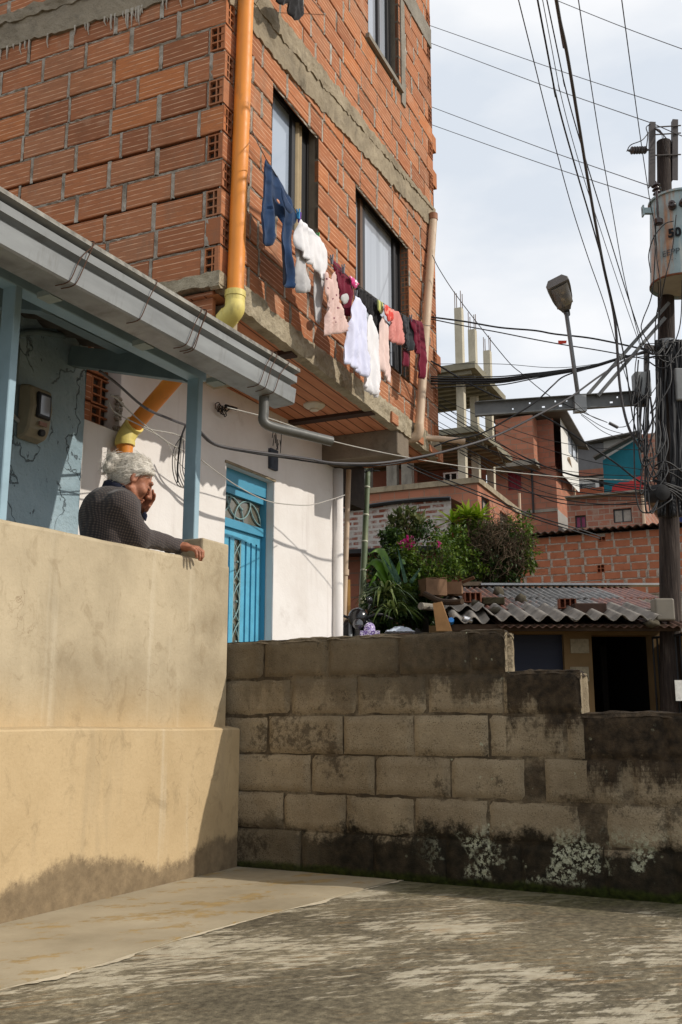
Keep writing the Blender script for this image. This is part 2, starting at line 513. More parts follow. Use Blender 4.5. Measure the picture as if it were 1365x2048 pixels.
def m_block():
    n = NT('weathered_concrete_block', 0.95, 0.15)
    p = n.pos(); sp = n.sep(p); z = sp[2]
    r = n.attr()
    c = n.ramp(n.noise(p, 2.4, 8, 0.65), [(0.3, S(120, 107, 86)), (0.55, S(150, 136, 112)), (0.75, S(174, 159, 132))])
    c = n.mix(n.math('MULTIPLY', r, 0.35), c, S(128, 114, 94))
    agg = n.noise(p, 120, 4, 0.75)
    c = n.mix(n.math('MULTIPLY', n.step(agg, 0.52, 0.72), 0.6), c, S(84, 70, 54))
    c = n.mix(n.math('MULTIPLY', n.step(n.noise(p, 150, 2, 0.6), 0.66, 0.74), 0.55), c, S(206, 192, 166))
    # black mould: runs down from the stepped top, own attribute per face gives height under the cap
    topd = n.attr('topd')
    e = n.math('MULTIPLY', n.math('ADD', n.math('MULTIPLY', n.noise(n.mapping(p, (1, 1, 0.42)), 4.2, 9, 0.75), 0.85), n.math('MULTIPLY', n.noise(p, 50, 4, 0.75), 0.15)), 1.15)
    mould = n.step(n.math('SUBTRACT', topd, n.math('MULTIPLY', n.math('SUBTRACT', e, 0.27), 0.95)), 0.08, -0.06)
    rightside = n.step(n.math('ADD', sp[1], n.math('MULTIPLY', n.noise(p, 2.0, 3), 1.2)), 3.4, 1.9)
    mould = n.math('MULTIPLY', mould, n.math('ADD', n.math('MULTIPLY', rightside, 0.58), 0.40))
    spots = n.math('MULTIPLY', n.step(n.math('ADD', n.math('MULTIPLY', n.noise(p, 3.6, 9, 0.8), 0.75), n.math('MULTIPLY', n.noise(p, 48, 5, 0.75), 0.25)), 0.52, 0.60), 0.7)
    jm = n.attr('joint')
    jn = n.math('MULTIPLY', jm, n.step(n.noise(p, 2.6, 6, 0.75), 0.34, 0.56))
    pores = n.math('MULTIPLY', n.step(n.voro(p, 95.0), 0.30, 0.16), n.step(n.noise(p, 7, 4, 0.7), 0.42, 0.58))
    m2 = n.math('MAXIMUM', n.math('MAXIMUM', mould, n.math('MAXIMUM', spots, n.math('MULTIPLY', pores, 0.75))), n.math('MULTIPLY', jn, 0.85))
    c = n.mix(m2, c, n.ramp(n.noise(p, 25, 5), [(0.35, S(34, 29, 24)), (0.7, S(74, 62, 48))]))
    # wet black foot with moss
    e2 = n.math('ADD', n.math('MULTIPLY', n.noise(n.mapping(p, (1, 1.0, 0.6)), 3.0, 7, 0.65), 0.42), 0.02)
    foot = n.step(n.math('SUBTRACT', z, n.math('ADD', e2, n.math('MULTIPLY', n.math('SUBTRACT', n.noise(p, 45, 4, 0.75), 0.5), 0.14))), 0.035, -0.035)
    foot = n.math('MULTIPLY', foot, n.math('ADD', n.math('MULTIPLY', n.step(sp[1], 3.1, 2.5), 0.52), 0.46))
    c = n.mix(foot, c, n.ramp(n.noise(p, 20, 6), [(0.35, S(26, 24, 18)), (0.7, S(58, 50, 38))]))
    moss = n.step(n.math('SUBTRACT', z, n.math('MULTIPLY', n.noise(p, 7, 5), 0.075)), 0.015, -0.015)
    c = n.mix(n.math('MULTIPLY', moss, 0.85), c, n.ramp(n.noise(p, 40, 4), [(0.3, S(28, 36, 10)), (0.7, S(62, 72, 26))]))
    # pale lichen rosettes, low on the right half, and specks near the step
    lz = n.math('MULTIPLY', n.step(z, 0.03, 0.07), n.step(z, 0.34, 0.20))
    ly = n.step(sp[1], 2.15, 1.75)
    big = n.step(n.noise(n.mapping(p, (1, 1, 1), (0, 0, 0), (0, 0.35, 0.3)), 4.3, 5, 0.6), 0.50, 0.57)
    rag = n.step(n.noise(p, 46, 6, 0.75), 0.48, 0.52)
    li = n.math('MULTIPLY', n.math('MULTIPLY', lz, ly), n.math('MULTIPLY', big, rag))
    dots = n.step(n.voro(p, 24.0), 0.22, 0.12)
    dz = n.math('MULTIPLY', n.step(n.noise(p, 2.7, 3), 0.5, 0.6), n.step(sp[1], 2.4, 1.8))
    dots = n.math('MULTIPLY', n.math('MULTIPLY', dots, n.step(n.noise(p, 70, 3, 0.7), 0.42, 0.52)), n.math('MULTIPLY', dz, n.step(n.noise(p, 9, 3), 0.50, 0.56)))
    li = n.math('MAXIMUM', li, dots)
    c = n.mix(n.math('MULTIPLY', li, 0.9), c, n.ramp(n.noise(p, 60, 3), [(0.3, S(140, 142, 116)), (0.7, S(196, 198, 174))]))
    h = n.math('ADD', n.math('MULTIPLY', agg, 0.6), n.noise(p, 30, 6, 0.7))
    n.bump(h, 0.75, 0.012)
    return n.col(c)
# line of the floor joint (unit normal pointing to the rough side, offset)
_ja = on_z(0, 1979); _jb = on_z(782, 1764)
_jd = (_jb - _ja).normalized(); _jn = Vector((_jd.y, -_jd.x, 0))
JN = (_jn.x, _jn.y, _jn.dot(_ja))
def m_rough_ground():
    n = NT('brushed_rough_concrete', 0.93, 0.2)
    p = n.pos()
    rot = n.mapping(p, (1, 1, 1), (0, 0, R(47)))
    warp = n.t.nodes.new('ShaderNodeVectorMath'); warp.operation = 'ADD'
    wn = n.t.nodes.new('ShaderNodeTexNoise'); wn.inputs['Scale'].default_value = 0.9; wn.inputs['Detail'].default_value = 2
    n.put(wn.inputs['Vector'], p)
    ws = n.t.nodes.new('ShaderNodeVectorMath'); ws.operation = 'SCALE'; ws.inputs['Scale'].default_value = 0.3
    n.put(ws.inputs[0], wn.outputs['Color'])
    n.put(warp.inputs[0], rot); n.put(warp.inputs[1], ws.outputs[0])
    q = warp.outputs[0]
    base = n.ramp(n.math('ADD', n.math('MULTIPLY', n.noise(p, 30, 6, 0.7), 0.6), n.math('MULTIPLY', n.noise(p, 1.5, 5, 0.6), 0.4)), [(0.38, S(78, 71, 57)), (0.5, S(112, 103, 84)), (0.62, S(148, 137, 112))])
    patch = n.noise(p, 1.1, 5, 0.6)
    st1 = n.noise(n.mapping(q, (1.0, 5.0, 1)), 4.6, 10, 0.76)
    st2 = n.noise(n.mapping(n.mapping(q, (1, 1, 1), (0, 0, R(-38))), (0.9, 7.0, 1)), 5.0, 8, 0.75)
    m = n.math('ADD', n.math('MULTIPLY', st1, 0.62), n.math('ADD', n.math('MULTIPLY', patch, 0.62), n.math('MULTIPLY', st2, 0.30)))
    ja = n.t.nodes.new('ShaderNodeVectorMath'); ja.operation = 'DOT_PRODUCT'; n.put(ja.inputs[0], p); ja.inputs[1].default_value = (JN[0], JN[1], 0)
    nearj = n.step(n.math('ADD', ja.outputs['Value'], -JN[2]), 0.5, 0.0)
    m = n.math('ADD', m, n.math('MULTIPLY', nearj, 0.06))
    pale = n.step(m, 0.787, 0.835)
    c = n.mix(n.math('MULTIPLY', pale, 0.72), base, n.ramp(n.noise(p, 18, 5), [(0.3, S(178, 166, 142)), (0.7, S(214, 204, 180))]))
    och = n.math('MULTIPLY', n.step(n.noise(n.mapping(q, (1, 6, 1)), 6, 5, 0.6), 0.54, 0.66), n.step(n.noise(p, 1.6, 3), 0.42, 0.56))
    c = n.mix(n.math('MULTIPLY', och, 0.42), c, S(152, 116, 68))
    mossm = n.step(n.math('ADD', n.sep(p)[0], n.math('MULTIPLY', n.noise(p, 2.4, 6, 0.65), 0.9)), 4.72, 5.10)
    c = n.mix(n.math('MULTIPLY', mossm, 0.75), c, n.ramp(n.noise(p, 30, 5), [(0.3, S(44, 46, 22)), (0.7, S(92, 88, 54))]))
    n.bump(n.math('ADD', n.math('MULTIPLY', n.noise(p, 110, 4, 0.7), 0.7), n.math('MULTIPLY', st1, 1.6)), 0.7, 0.012)
    return n.col(c)
def m_smooth_slab():
    n = NT('smooth_cement_slab', 0.88, 0.25)
    p = n.pos()
    c = n.ramp(n.noise(p, 1.4, 7, 0.62), [(0.3, S(138, 126, 103)), (0.7, S(176, 163, 138))])
    q = n.mapping(n.mapping(p, (1, 1, 1), (0, 0, R(40))), (1.0, 1.9, 1))
    och = n.step(n.math('ADD', n.math('MULTIPLY', n.noise(q, 2.4, 8, 0.72), 0.8), n.math('MULTIPLY', n.noise(p, 24, 5, 0.7), 0.2)), 0.53, 0.575)
    c = n.mix(n.math('MULTIPLY', och, 0.75), c, n.ramp(n.noise(p, 12, 5), [(0.3, S(122, 100, 58)), (0.7, S(164, 136, 84))]))
    gr = n.step(n.noise(n.mapping(p, (1, 1, 1), (0, 0, 0), (5, 3, 0)), 1.5, 6, 0.65), 0.54, 0.7)
    c = n.mix(n.math('MULTIPLY', gr, 0.45), c, S(112, 104, 86))
    fine = n.step(n.noise(p, 90, 4, 0.7), 0.5, 0.8)
    c = n.mix(n.math('MULTIPLY', fine, 0.25), c, S(140, 122, 94))
    n.bump(n.math('ADD', n.noise(p, 12, 6), n.math('MULTIPLY', n.noise(p, 100, 3), 0.3)), 0.25, 0.008)
    return n.col(c)
def m_metal_roof():
    n = NT('weathered_zinc_sheet', 0.55, 0.5)
    p = n.pos()
    r = n.attr()
    c = n.ramp(n.noise(p, 5, 7, 0.65), [(0.3, S(70, 67, 64)), (0.6, S(120, 117, 114)), (0.8, S(160, 158, 155))])
    ru = n.step(n.math('ADD', n.noise(p, 2.2, 7, 0.7), n.math('MULTIPLY', n.math('SUBTRACT', r, 0.5), 0.45)), 0.44, 0.58)
    c = n.mix(n.math('MULTIPLY', ru, 0.85), c, n.ramp(n.noise(p, 16, 5), [(0.3, S(86, 46, 32)), (0.7, S(150, 84, 56))]))
    n.bump(n.noise(p, 40, 4), 0.2, 0.005)
    return n.col(c)
def m_stripes(name, cols, dirn, freq, rough=0.85):
    n = NT(name, rough, 0.2)
    s_ = n.sep(n.uv())[0 if dirn == 'u' else 1]
    f = n.math('FRACT', n.math('MULTIPLY', s_, freq))
    return n.col(n.ramp(f, cols, 'CONSTANT'))
def m_cloth(name, c, rough=0.9, var=0.18, pattern=None, pc=None, ps=30):
    n = NT(name, rough, 0.15)
    f = n.noise(n.obj(), 9, 5, 0.6)
    d = tuple(q * (1 - var) for q in c[:3]) + (1,)
    cc = n.ramp(f, [(0.3, d), (0.65, c)])
    if pattern == 'spots':
        g = n.voro(n.obj(), ps)
        k = n.math('MULTIPLY', n.step(g, 0.26, 0.18), n.step(n.noise(n.obj(), ps * 0.6, 1), 0.45, 0.5))
        cc = n.mix(k, cc, pc)
    if pattern == 'stripes':
        w = n.math('FRACT', n.math('MULTIPLY', n.sep(n.obj())[0], ps))
        cc = n.mix(n.step(n.math('ABSOLUTE', n.math('SUBTRACT', w, 0.5)), 0.2, 0.28), cc, pc)
    if pattern == 'flowers':
        g = n.noise(n.obj(), ps, 2, 0.5)
        cc = n.mix(n.step(g, 0.52, 0.56), cc, pc)
    n.bump(n.noise(n.obj(), 260, 2), 0.15, 0.002)
    n.b.inputs['Sheen Weight'].default_value = 0.15
    return n.col(cc)
def m_leaf(name, stops, rough=0.5):
    n = NT(name, rough, 0.35)
    c = n.ramp(n.attr(), stops)
    n.b.inputs['Subsurface Weight'].default_value = 0.0
    n.col(c)
    # thin leaves let some light through
    tr = n.t.nodes.new('ShaderNodeBsdfTranslucent')
    n.put(tr.inputs['Color'], c)
    mx = n.t.nodes.new('ShaderNodeMixShader')
    mx.inputs[0].default_value = 0.28
    n.t.links.new(n.b.outputs[0], mx.inputs[1])
    n.t.links.new(tr.outputs[0], mx.inputs[2])
    out = [q for q in n.t.nodes if q.type == 'OUTPUT_MATERIAL'][0]
    n.t.links.new(mx.outputs[0], out.inputs['Surface'])
    return n.mat
def m_glass(name, c, rough=0.06, folds=0.0):
    n = NT(name, rough, 1.0)
    n.b.inputs['IOR'].default_value = 1.6
    if folds:
        s_ = n.sep(n.uv())[0]
        w = n.noise(n.mapping(n.uv(), (folds, 0.2, 1)), 1.0, 3)
        n.col(n.ramp(w, [(0.3, tuple(q * 0.65 for q in c[:3]) + (1,)), (0.7, c)]))
    else: n.col(c)
    return n.mat

# ================================================================== SETTING: terrace, street, hillside
M_BRICK = m_brick()
M_MORT = m_mortar()
M_MORTD = m_mortar('deep_mortar', S(64, 54, 46), S(98, 86, 74), S(36, 31, 27))
M_CONC = m_concrete('cast_concrete', S(124, 113, 95), S(168, 154, 130), S(66, 60, 52), 3.4)
M_CONCG = m_concrete('grey_cast_concrete', S(120, 114, 104), S(150, 144, 132), S(76, 72, 66))
M_PAR = m_parapet()
M_WHITE = m_white()
M_BLUEW = m_bluewall()
M_BLOCK = m_block()
M_ROUGH = m_rough_ground()
M_SLAB = m_smooth_slab()
M_DARK = simple('interior_shade', S(34, 31, 28), 0.9, 0.1)  # near-black base colour stands in for the shade of unlit rooms and doorways
M_BLACKM = simple('black_metal', S(30, 30, 32), 0.5, 0.4, 0.2)
M_GALV = simple('galvanised_steel', S(142, 146, 148), 0.5, 0.5, 0.22, 9, 0.1)
M_WOODB = simple('pale_blue_painted_timber', S(146, 172, 184), 0.6, 0.35, 0.16, 6, 0.15)
M_WOODB2 = simple('grey_blue_painted_joist', S(118, 136, 140), 0.7, 0.3, 0.22, 6, 0.2)
M_SOFF = None

def grid_sheet(mb, fn, us, vs, r=0.0, m=0):
    b = len(mb.v)
    for u in us:
        for v in vs: mb.v.append(tuple(fn(u, v)))
    nv = len(vs)
    for i in range(len(us) - 1):
        for j in range(nv - 1):
            mb.face((b + i * nv + j, b + (i + 1) * nv + j, b + (i + 1) * nv + j + 1, b + i * nv + j + 1), r, m)

# block wall line on the terrace (slightly skew to the parapet)
BW0 = Vector((4.80, 3.21, 0)); BWD = Vector((-0.029, -1.0, 0)).normalized(); BWN = Vector((-BWD.y, BWD.x, 0))   # BWN points away from the camera
def bmap(s, n, z): return BW0 + BWD * s + BWN * n + UP * z

# the joint between the two floor sheets, surveyed in the photo
joint_px = [(-60, 1995), (0, 1977), (60, 1962), (120, 1949), (190, 1930), (256, 1909), (320, 1888), (380, 1870), (440, 1854), (500, 1838), (560, 1822), (630, 1804), (700, 1785), (740, 1775), (782, 1764)]
joint = [on_z(x, y) for x, y in joint_px]
far = joint[-1]; near = joint[0]
joint = [near + (near - joint[2]).normalized() * 4.0] + joint + [far + (far - joint[-4]).normalized() * 0.25]
mb = MB()
N_ = len(joint)
for i in range(N_ - 1):
    a, b = joint[i], joint[i + 1]
    mb.poly([(a.x, a.y, 0.004), (b.x, b.y, 0.004), (b.x, 3.6, 0.004), (a.x, 3.6, 0.004)])
    mb.poly([(a.x, a.y, 0.004), (b.x, b.y, 0.004), (b.x, b.y, -0.05), (a.x, a.y, -0.05)])
tag(mb.build('concrete_slab', M_SLAB, recalc=False), kind='structure')
mb = MB()
gap = 0.02
off = []
for i, p in enumerate(joint):
    d = (joint[min(i + 1, N_ - 1)] - joint[max(i - 1, 0)]).normalized()
    q = p + Vector((d.y, -d.x, 0)) * (gap + 0.006 * nz(i * 1.7))
    off.append(q)
for i in range(N_ - 1):
    a, b = off[i], off[i + 1]
    mb.poly([(a.x, a.y, 0.0), (b.x, b.y, 0.0), (b.x, -8, 0.0), (a.x, -8, 0.0)])
    mb.poly([(a.x, a.y, 0.0), (b.x, b.y, 0.0), (b.x, b.y, -0.05), (a.x, a.y, -0.05)])
a = off[-1]
mb.poly([(a.x, a.y, 0), (a.x + 0.6, a.y, 0), (a.x + 0.6, -8, 0), (a.x, -8, 0)])
tag(mb.build('rough_concrete_floor', M_ROUGH, recalc=False), kind='structure')
# pale cement smear along the joint and moss in the gap
mb = MB()
for i in range(N_ - 1):
    a, b = off[i], off[i + 1]
    if (b - a).length > 2: continue
    K = 14
    for k in range(K):
        p = a.lerp(b, k / K); q = a.lerp(b, (k + 1) / K)
        d = (b - a).normalized(); nn = Vector((d.y, -d.x, 0))
        w1 = 0.012 + 0.05 * nz(p.x * 5, p.y * 5) + 0.015 * nz(p.x * 30, p.y * 30); w2 = 0.012 + 0.05 * nz(q.x * 5, q.y * 5) + 0.015 * nz(q.x * 30, q.y * 30)
        mb.poly([p + UP * 0.004, q + UP * 0.004, q + nn * max(0.004, w2) + UP * 0.004, p + nn * max(0.004, w1) + UP * 0.004])
tag(mb.build('cement_joint_strip', simple('pale_joint_cement', S(190, 178, 154), 0.9, 0.2, 0.35, 14), recalc=False), kind='structure')
mb = MB()
for i in range(N_ - 1):
    a, b = joint[i], joint[i + 1]; c, d = off[i + 1], off[i]
    mb.poly([a + UP * -0.012, b + UP * -0.012, c + UP * -0.012, d + UP * -0.012])
tag(mb.build('joint_soil', simple('mossy_joint_soil', S(52, 48, 24), 0.95, 0.1, 0.5, 20), recalc=False), kind='structure')

# terrain: one sheet out to the horizon; street below the terrace, hillside rising behind
def terrain_h(x, y):
    P = Vector((x, y, 0)); d = P.dot(FW)
    lat = P.dot(RT)
    h = -0.75
    if d > 11: h += min((d - 11) * 0.19, 16)
    if d > 120: h += (d - 120) * 0.02
    if d < 10: h = -0.75
    return h
us = [-60, -30, -12, -4, 0, 2, 4, 6, 8, 10, 12, 14, 16, 18, 20, 23, 26, 29, 32, 36, 40, 46, 54, 64, 80, 110, 150, 220, 320, 480]
vs = [-300, -180, -110, -70, -45, -30, -20, -14, -9, -5, -2, 0, 2, 5, 9, 14, 20, 30, 45, 70, 110, 180, 300]
mb = MB()
def tfn(d, l):
    p = FW * d + RT * l
    return (p.x, p.y, terrain_h(p.x, p.y) + (0.15 * nz(p.x * 0.3, p.y * 0.3) if d > 14 else 0))
grid_sheet(mb, tfn, us, vs)
nt = NT('hillside_earth', 0.95, 0.1)
nt.bump(nt.noise(nt.pos(), 3, 6), 0.6, 0.1)
tag(mb.build('hillside', nt.col(nt.ramp(nt.noise(nt.pos(), 0.5, 7), [(0.35, S(70, 74, 40)), (0.6, S(120, 98, 70))])), recalc=False), kind='structure')
# terrace body under the floor sheets (retaining edge)
mb = MB(); mb.box(-14, 4.98, -8, 3.5, -0.9, -0.055)
tag(mb.build('terrace_base', M_CONCG), kind='structure')
mb = MB(); mb.box(0.0, 8.38, 3.375, 5.6, -0.9, 0.55)
tag(mb.build('porch_floor', M_CONCG), kind='structure')

# ================================================================== PARAPET
PY = 3.25
t = thing('parapet_wall', 'long tan rendered parapet wall the woman leans on, with a ledge and damp stained foot', 'wall', (2.5, 3.3, 0))
def top_z(x): return 1.626 + (x - 3.0) * 0.0225
mb = MB()
xs = [0.0 + 0.08 * i for i in range(60)]
xs = [x for x in xs if x < 4.73] + [4.735]
def prof(x):
    zt = top_z(x) + 0.004 * nz(x * 5)
    j = 0.004 * nz(x * 3, 4.0)
    return [(PY + j, 0.60), (PY + j, 0.9), (PY - j, 1.3), (PY + j, zt - 0.02), (PY + 0.006, zt - 0.006), (PY + 0.02, zt), (PY + 0.115, zt + 0.002), (PY + 0.127, zt - 0.012), (PY + 0.13, 0.55)]
def sweep(mb, xs, prof, close=True):
    b = len(mb.v); n = None
    for x in xs:
        pr = prof(x); n = len(pr)
        for (y, z) in pr: mb.v.append((x, y, z))
    for i in range(len(xs) - 1):
        for k in range(n - (0 if close else 1)):
            k2 = (k + 1) % n
            mb.face((b + i * n + k, b + (i + 1) * n + k, b + (i + 1) * n + k2, b + i * n + k2))
    if close:
        mb.face([b + k for k in range(n)]); e = b + (len(xs) - 1) * n
        mb.face([e + k for k in range(n)][::-1])
sweep(mb, xs, prof)
mb.build('wall', M_PAR, t)
mb = MB()
def low_y(x): return 3.193 + (x - 4.8) * 0.0457
xs2 = [0.0 + 0.1 * i for i in range(48)] + [4.797]
def prof2(x):
    y = low_y(x); j = 0.003 * nz(x * 4, 9)
    zl = 0.742 + 0.006 * nz(x * 1.3, 2)
    return [(y + j, -0.05), (y - j, 0.2), (y + j, 0.45), (y, zl - 0.008), (y + 0.008, zl), (PY + 0.02, zl + 0.012), (PY + 0.02, -0.05)]
sweep(mb, xs2, prof2)
mb.build('ledge_base', M_PAR, t)
mb = MB()
# end pier: rises a little above the coping
def pier(x0, x1, y0, y1, z0, z1):
    mb.box(x0, x1, y0, y1, z0, z1)
pier(4.478, 4.735, PY + 0.001, PY + 0.20, 1.60, 1.783)
o = mb.build('end_pier', M_PAR, t)
bv = o.modifiers.new('bevel', 'BEVEL'); bv.width = 0.012; bv.segments = 2

# ================================================================== STEPPED CONCRETE BLOCK WALL
def px_s(px, py):
    P = hit(px, py, BW0, BWN); d = P - BW0
    return d.dot(BWD), P.z
rows_z = [0.0, 0.212, 0.405, 0.605, 0.812, 1.015, 1.225]
BLEN = 0.415
row_joints_px = [
    (1690, [600, 745, 890, 1040, 1205, 1345]),
    (1625, [565, 690, 828, 975, 1160, 1210, 1330]),
    (1550, [620, 748, 900, 1050, 1088, 1245, 1262]),
    (1468, [535, 685, 826, 976, 1130, 1168, 1330]),
    (1390, [580, 713, 852, 1005, 1160]),
    (1315, [526, 655, 797, 938, 1010]),
]
row_end = [4.6, 4.6, 4.6, 4.6, px_s(1162, 1390)[0], px_s(1010, 1310)[0]]
wide = {(1, 1160), (2, 1050), (2, 1245)}
class BMB(MB):
    pass
t = thing('block_wall', 'stepped wall of weathered grey concrete blocks, black with mould along the top and foot', 'wall', tuple(bmap(1.2, 0.08, 0)))
bm_ = MB(); topd = []; jt = []
def step_top(s):
    if s < row_end[5]: return rows_z[6]
    if s < row_end[4]: return rows_z[5]
    return rows_z[4]
def block_face(s0, s1, z0, z1, r, rough=1.0, n0=0.0):
    """one block: a displaced grid with rounded rim that dips into the joint"""
    nu = max(3, int((s1 - s0) / 0.022)); nv = max(4, int((z1 - z0) / 0.022))
    b = len(bm_.v); sd = random.random() * 90
    tilt = random.uniform(-0.004, 0.004); push = random.uniform(-0.004, 0.004)
    for i in range(nu + 1):
        for j in range(nv + 1):
            u = i / nu; v = j / nv
            s = s0 + (s1 - s0) * u; z = z0 + (z1 - z0) * v
            e = min(u * (s1 - s0), (1 - u) * (s1 - s0), v * (z1 - z0), (1 - v) * (z1 - z0))
            dip = 0.017 * max(0, 1 - e / 0.011) ** 2
            n = n0 + push + tilt * (u - 0.5) + dip + rough * (0.0045 * nz(s * 14, z * 14, sd) + 0.003 * nz(s * 40, z * 40, sd))
            if 0 < i < nu: s += 0.004 * nz(s * 30, z * 30, 5)
            if j in (0, nv): z += 0.006 * nz(s * 9, z * 3, 8)
            bm_.v.append(tuple(bmap(s, n, z)))
    for i in range(nu):
        for j in range(nv):
            bm_.face((b + i * (nv + 1) + j, b + (i + 1) * (nv + 1) + j, b + (i + 1) * (nv + 1) + j + 1, b + i * (nv + 1) + j + 1), r)
            u = (i + 0.5) / nu; v = (j + 0.5) / nv
            s = s0 + (s1 - s0) * u; z = z0 + (z1 - z0) * v
            e = min(u * (s1 - s0), (1 - u) * (s1 - s0), v * (z1 - z0), (1 - v) * (z1 - z0))
            topd.append(step_top(s) - z); jt.append(max(0.0, 1 - e / 0.010))
def strip(s0, s1, z0, z1, n, r=0.5):
    nu = max(2, int((s1 - s0) / 0.03)); nv = max(1, int((z1 - z0) / 0.03))
    b = len(bm_.v)
    for i in range(nu + 1):
        for j in range(nv + 1):
            s = s0 + (s1 - s0) * i / nu; z = z0 + (z1 - z0) * j / nv
            bm_.v.append(tuple(bmap(s, n + 0.006 * nz(s * 12, z * 12, 3), z)))
    for i in range(nu):
        for j in range(nv):
            bm_.face((b + i * (nv + 1) + j, b + (i + 1) * (nv + 1) + j, b + (i + 1) * (nv + 1) + j + 1, b + i * (nv + 1) + j + 1), r)
            s = s0 + (s1 - s0) * (i + 0.5) / nu; z = z0 + (z1 - z0) * (j + 0.5) / nv
            topd.append(step_top(s) - z); jt.append(1.0)
for ri, (py, jx) in enumerate(row_joints_px):
    z0 = rows_z[ri]; z1 = rows_z[ri + 1]
    js = [-0.12] + [px_s(x, py)[0] for x in jx]
    end = row_end[ri]
    while js[-1] + BLEN < end: js.append(js[-1] + BLEN)
    if end - js[-1] > 0.05: js.append(end)
    else: js[-1] = end
    for i in range(len(js) - 1):
        a, b = js[i], js[i + 1]
        w = b - a
        xk = jx[i - 1] if 0 < i <= len(jx) else None
        if (ri, xk) in wide:
            strip(a + 0.002, b - 0.002, z0, z1, 0.016, 0.9); continue
        block_face(a + 0.003, b - 0.003, z0 + 0.004, z1 - 0.004, random.random(), 1.0 if ri != 1 else 1.5)
    # mortar behind the joints
    strip(-0.12, end - 0.004, z0, z1, 0.016)
# ends of the steps, backs and rough mortar caps
def cap(s0, s1, z, endface):
    nu = int((s1 - s0) / 0.025) + 2; nn = 9
    b = len(bm_.v)
    for i in range(nu + 1):
        s = s0 + (s1 - s0) * i / nu
        for j in range(nn + 1):
            v = j / nn
            edge = max(0, 1 - min(v, 1 - v) / 0.22)
            ee = max(0, 1 - (s1 - s) / 0.05) if endface else 0
            h = 0.016 + 0.013 * nz(s * 9, v * 2, z) + 0.008 * nz(s * 26, v * 5, z) - 0.02 * edge ** 2 - 0.03 * ee ** 2
            bm_.v.append(tuple(bmap(s, 0.005 + 0.14 * v + 0.006 * nz(s * 15, v, 2), z + h)))
    for i in range(nu):
        for j in range(nn):
            bm_.face((b + i * (nn + 1) + j, b + (i + 1) * (nn + 1) + j, b + (i + 1) * (nn + 1) + j + 1, b + i * (nn + 1) + j + 1), 0.6)
            topd.append(-0.01); jt.append(0.2)
cap(-0.12, row_end[5], rows_z[6] - 0.012, True)
cap(row_end[5], row_end[4], rows_z[5] - 0.012, True)
cap(row_end[4], 4.6, rows_z[4] - 0.012, False)
for (s, z0, z1) in ((row_end[5], rows_z[5], rows_z[6]), (row_end[4], rows_z[4], rows_z[5])):
    nn = 8; nv = 8; b = len(bm_.v)
    for i in range(nn + 1):
        for j in range(nv + 1):
            v = i / nn; w = j / nv
            hollow = 0.02 if 0.35 < v < 0.65 else 0.0
            bm_.v.append(tuple(bmap(s - 0.003 - hollow + 0.004 * nz(v * 6, w * 5, s), 0.012 + 0.13 * v, z0 + (z1 - z0 - 0.012 - 0.02 * max(0, 1 - min(v, 1 - v) / 0.15)) * w)))
    for i in range(nn):
        for j in range(nv):
            bm_.face((b + i * (nv + 1) + j, b + (i + 1) * (nv + 1) + j, b + (i + 1) * (nv + 1) + j + 1, b + i * (nv + 1) + j + 1), 0.2)
            topd.append(0.5); jt.append(0)
nf = len(bm_.f)
for (a, b, z) in ((-0.12, row_end[5] - 0.004, rows_z[6] - 0.012), (row_end[5] - 0.004, row_end[4] - 0.004, rows_z[5] - 0.012), (row_end[4] - 0.004, 4.6, rows_z[4] - 0.012)):
    bm_.poly([bmap(a, 0.148, -0.9), bmap(b, 0.148, -0.9), bmap(b, 0.148, z), bmap(a, 0.148, z)], 0.5)
    topd.append(0.4); jt.append(0)
bo = bm_.build('wall', M_BLOCK, t, smooth=True, recalc=False)
for nm, dat in (('topd', topd), ('joint', jt)):
    a_ = bo.data.attributes.new(nm, 'FLOAT', 'FACE'); a_.data.foreach_set('value', dat)

# ================================================================== BRICK BUILDING
RH = 0.205
Z0 = 3.617
F_END = 4.45
def brick_box(mb, mp, a0, a1, z0, z1, n0, r, uvw=True):
    c = 0.004; d = n0 + 0.035
    j = [random.uniform(-0.0025, 0.0025) for _ in range(4)]
    P = [(a0, z0 + j[0]), (a1, z0 + j[1]), (a1, z1 + j[2]), (a0, z1 + j[3])]
    I = [(a0 + c, z0 + c + j[0]), (a1 - c, z0 + c + j[1]), (a1 - c, z1 - c + j[2]), (a0 + c, z1 - c + j[3])]
    b = len(mb.v)
    for (a, z) in I: mb.v.append(tuple(mp(a, n0, z)))
    for (a, z) in P: mb.v.append(tuple(mp(a, n0 + c, z)))
    for (a, z) in P: mb.v.append(tuple(mp(a, d, z)))
    o = random.random() * 3
    mb.face((b, b + 1, b + 2, b + 3), r, 0, [(a0 + o, 0.03), (a1 + o, 0.03), (a1 + o, 0.97), (a0 + o, 0.97)])
    for k in range(4):
        k2 = (k + 1) % 4
        q = [(0, 0)] * 4
        mb.face((b + k, b + 4 + k, b + 4 + k2, b + k2), r, 0, q)
        mb.face((b + 4 + k, b + 8 + k, b + 8 + k2, b + 4 + k2), r, 0, q)
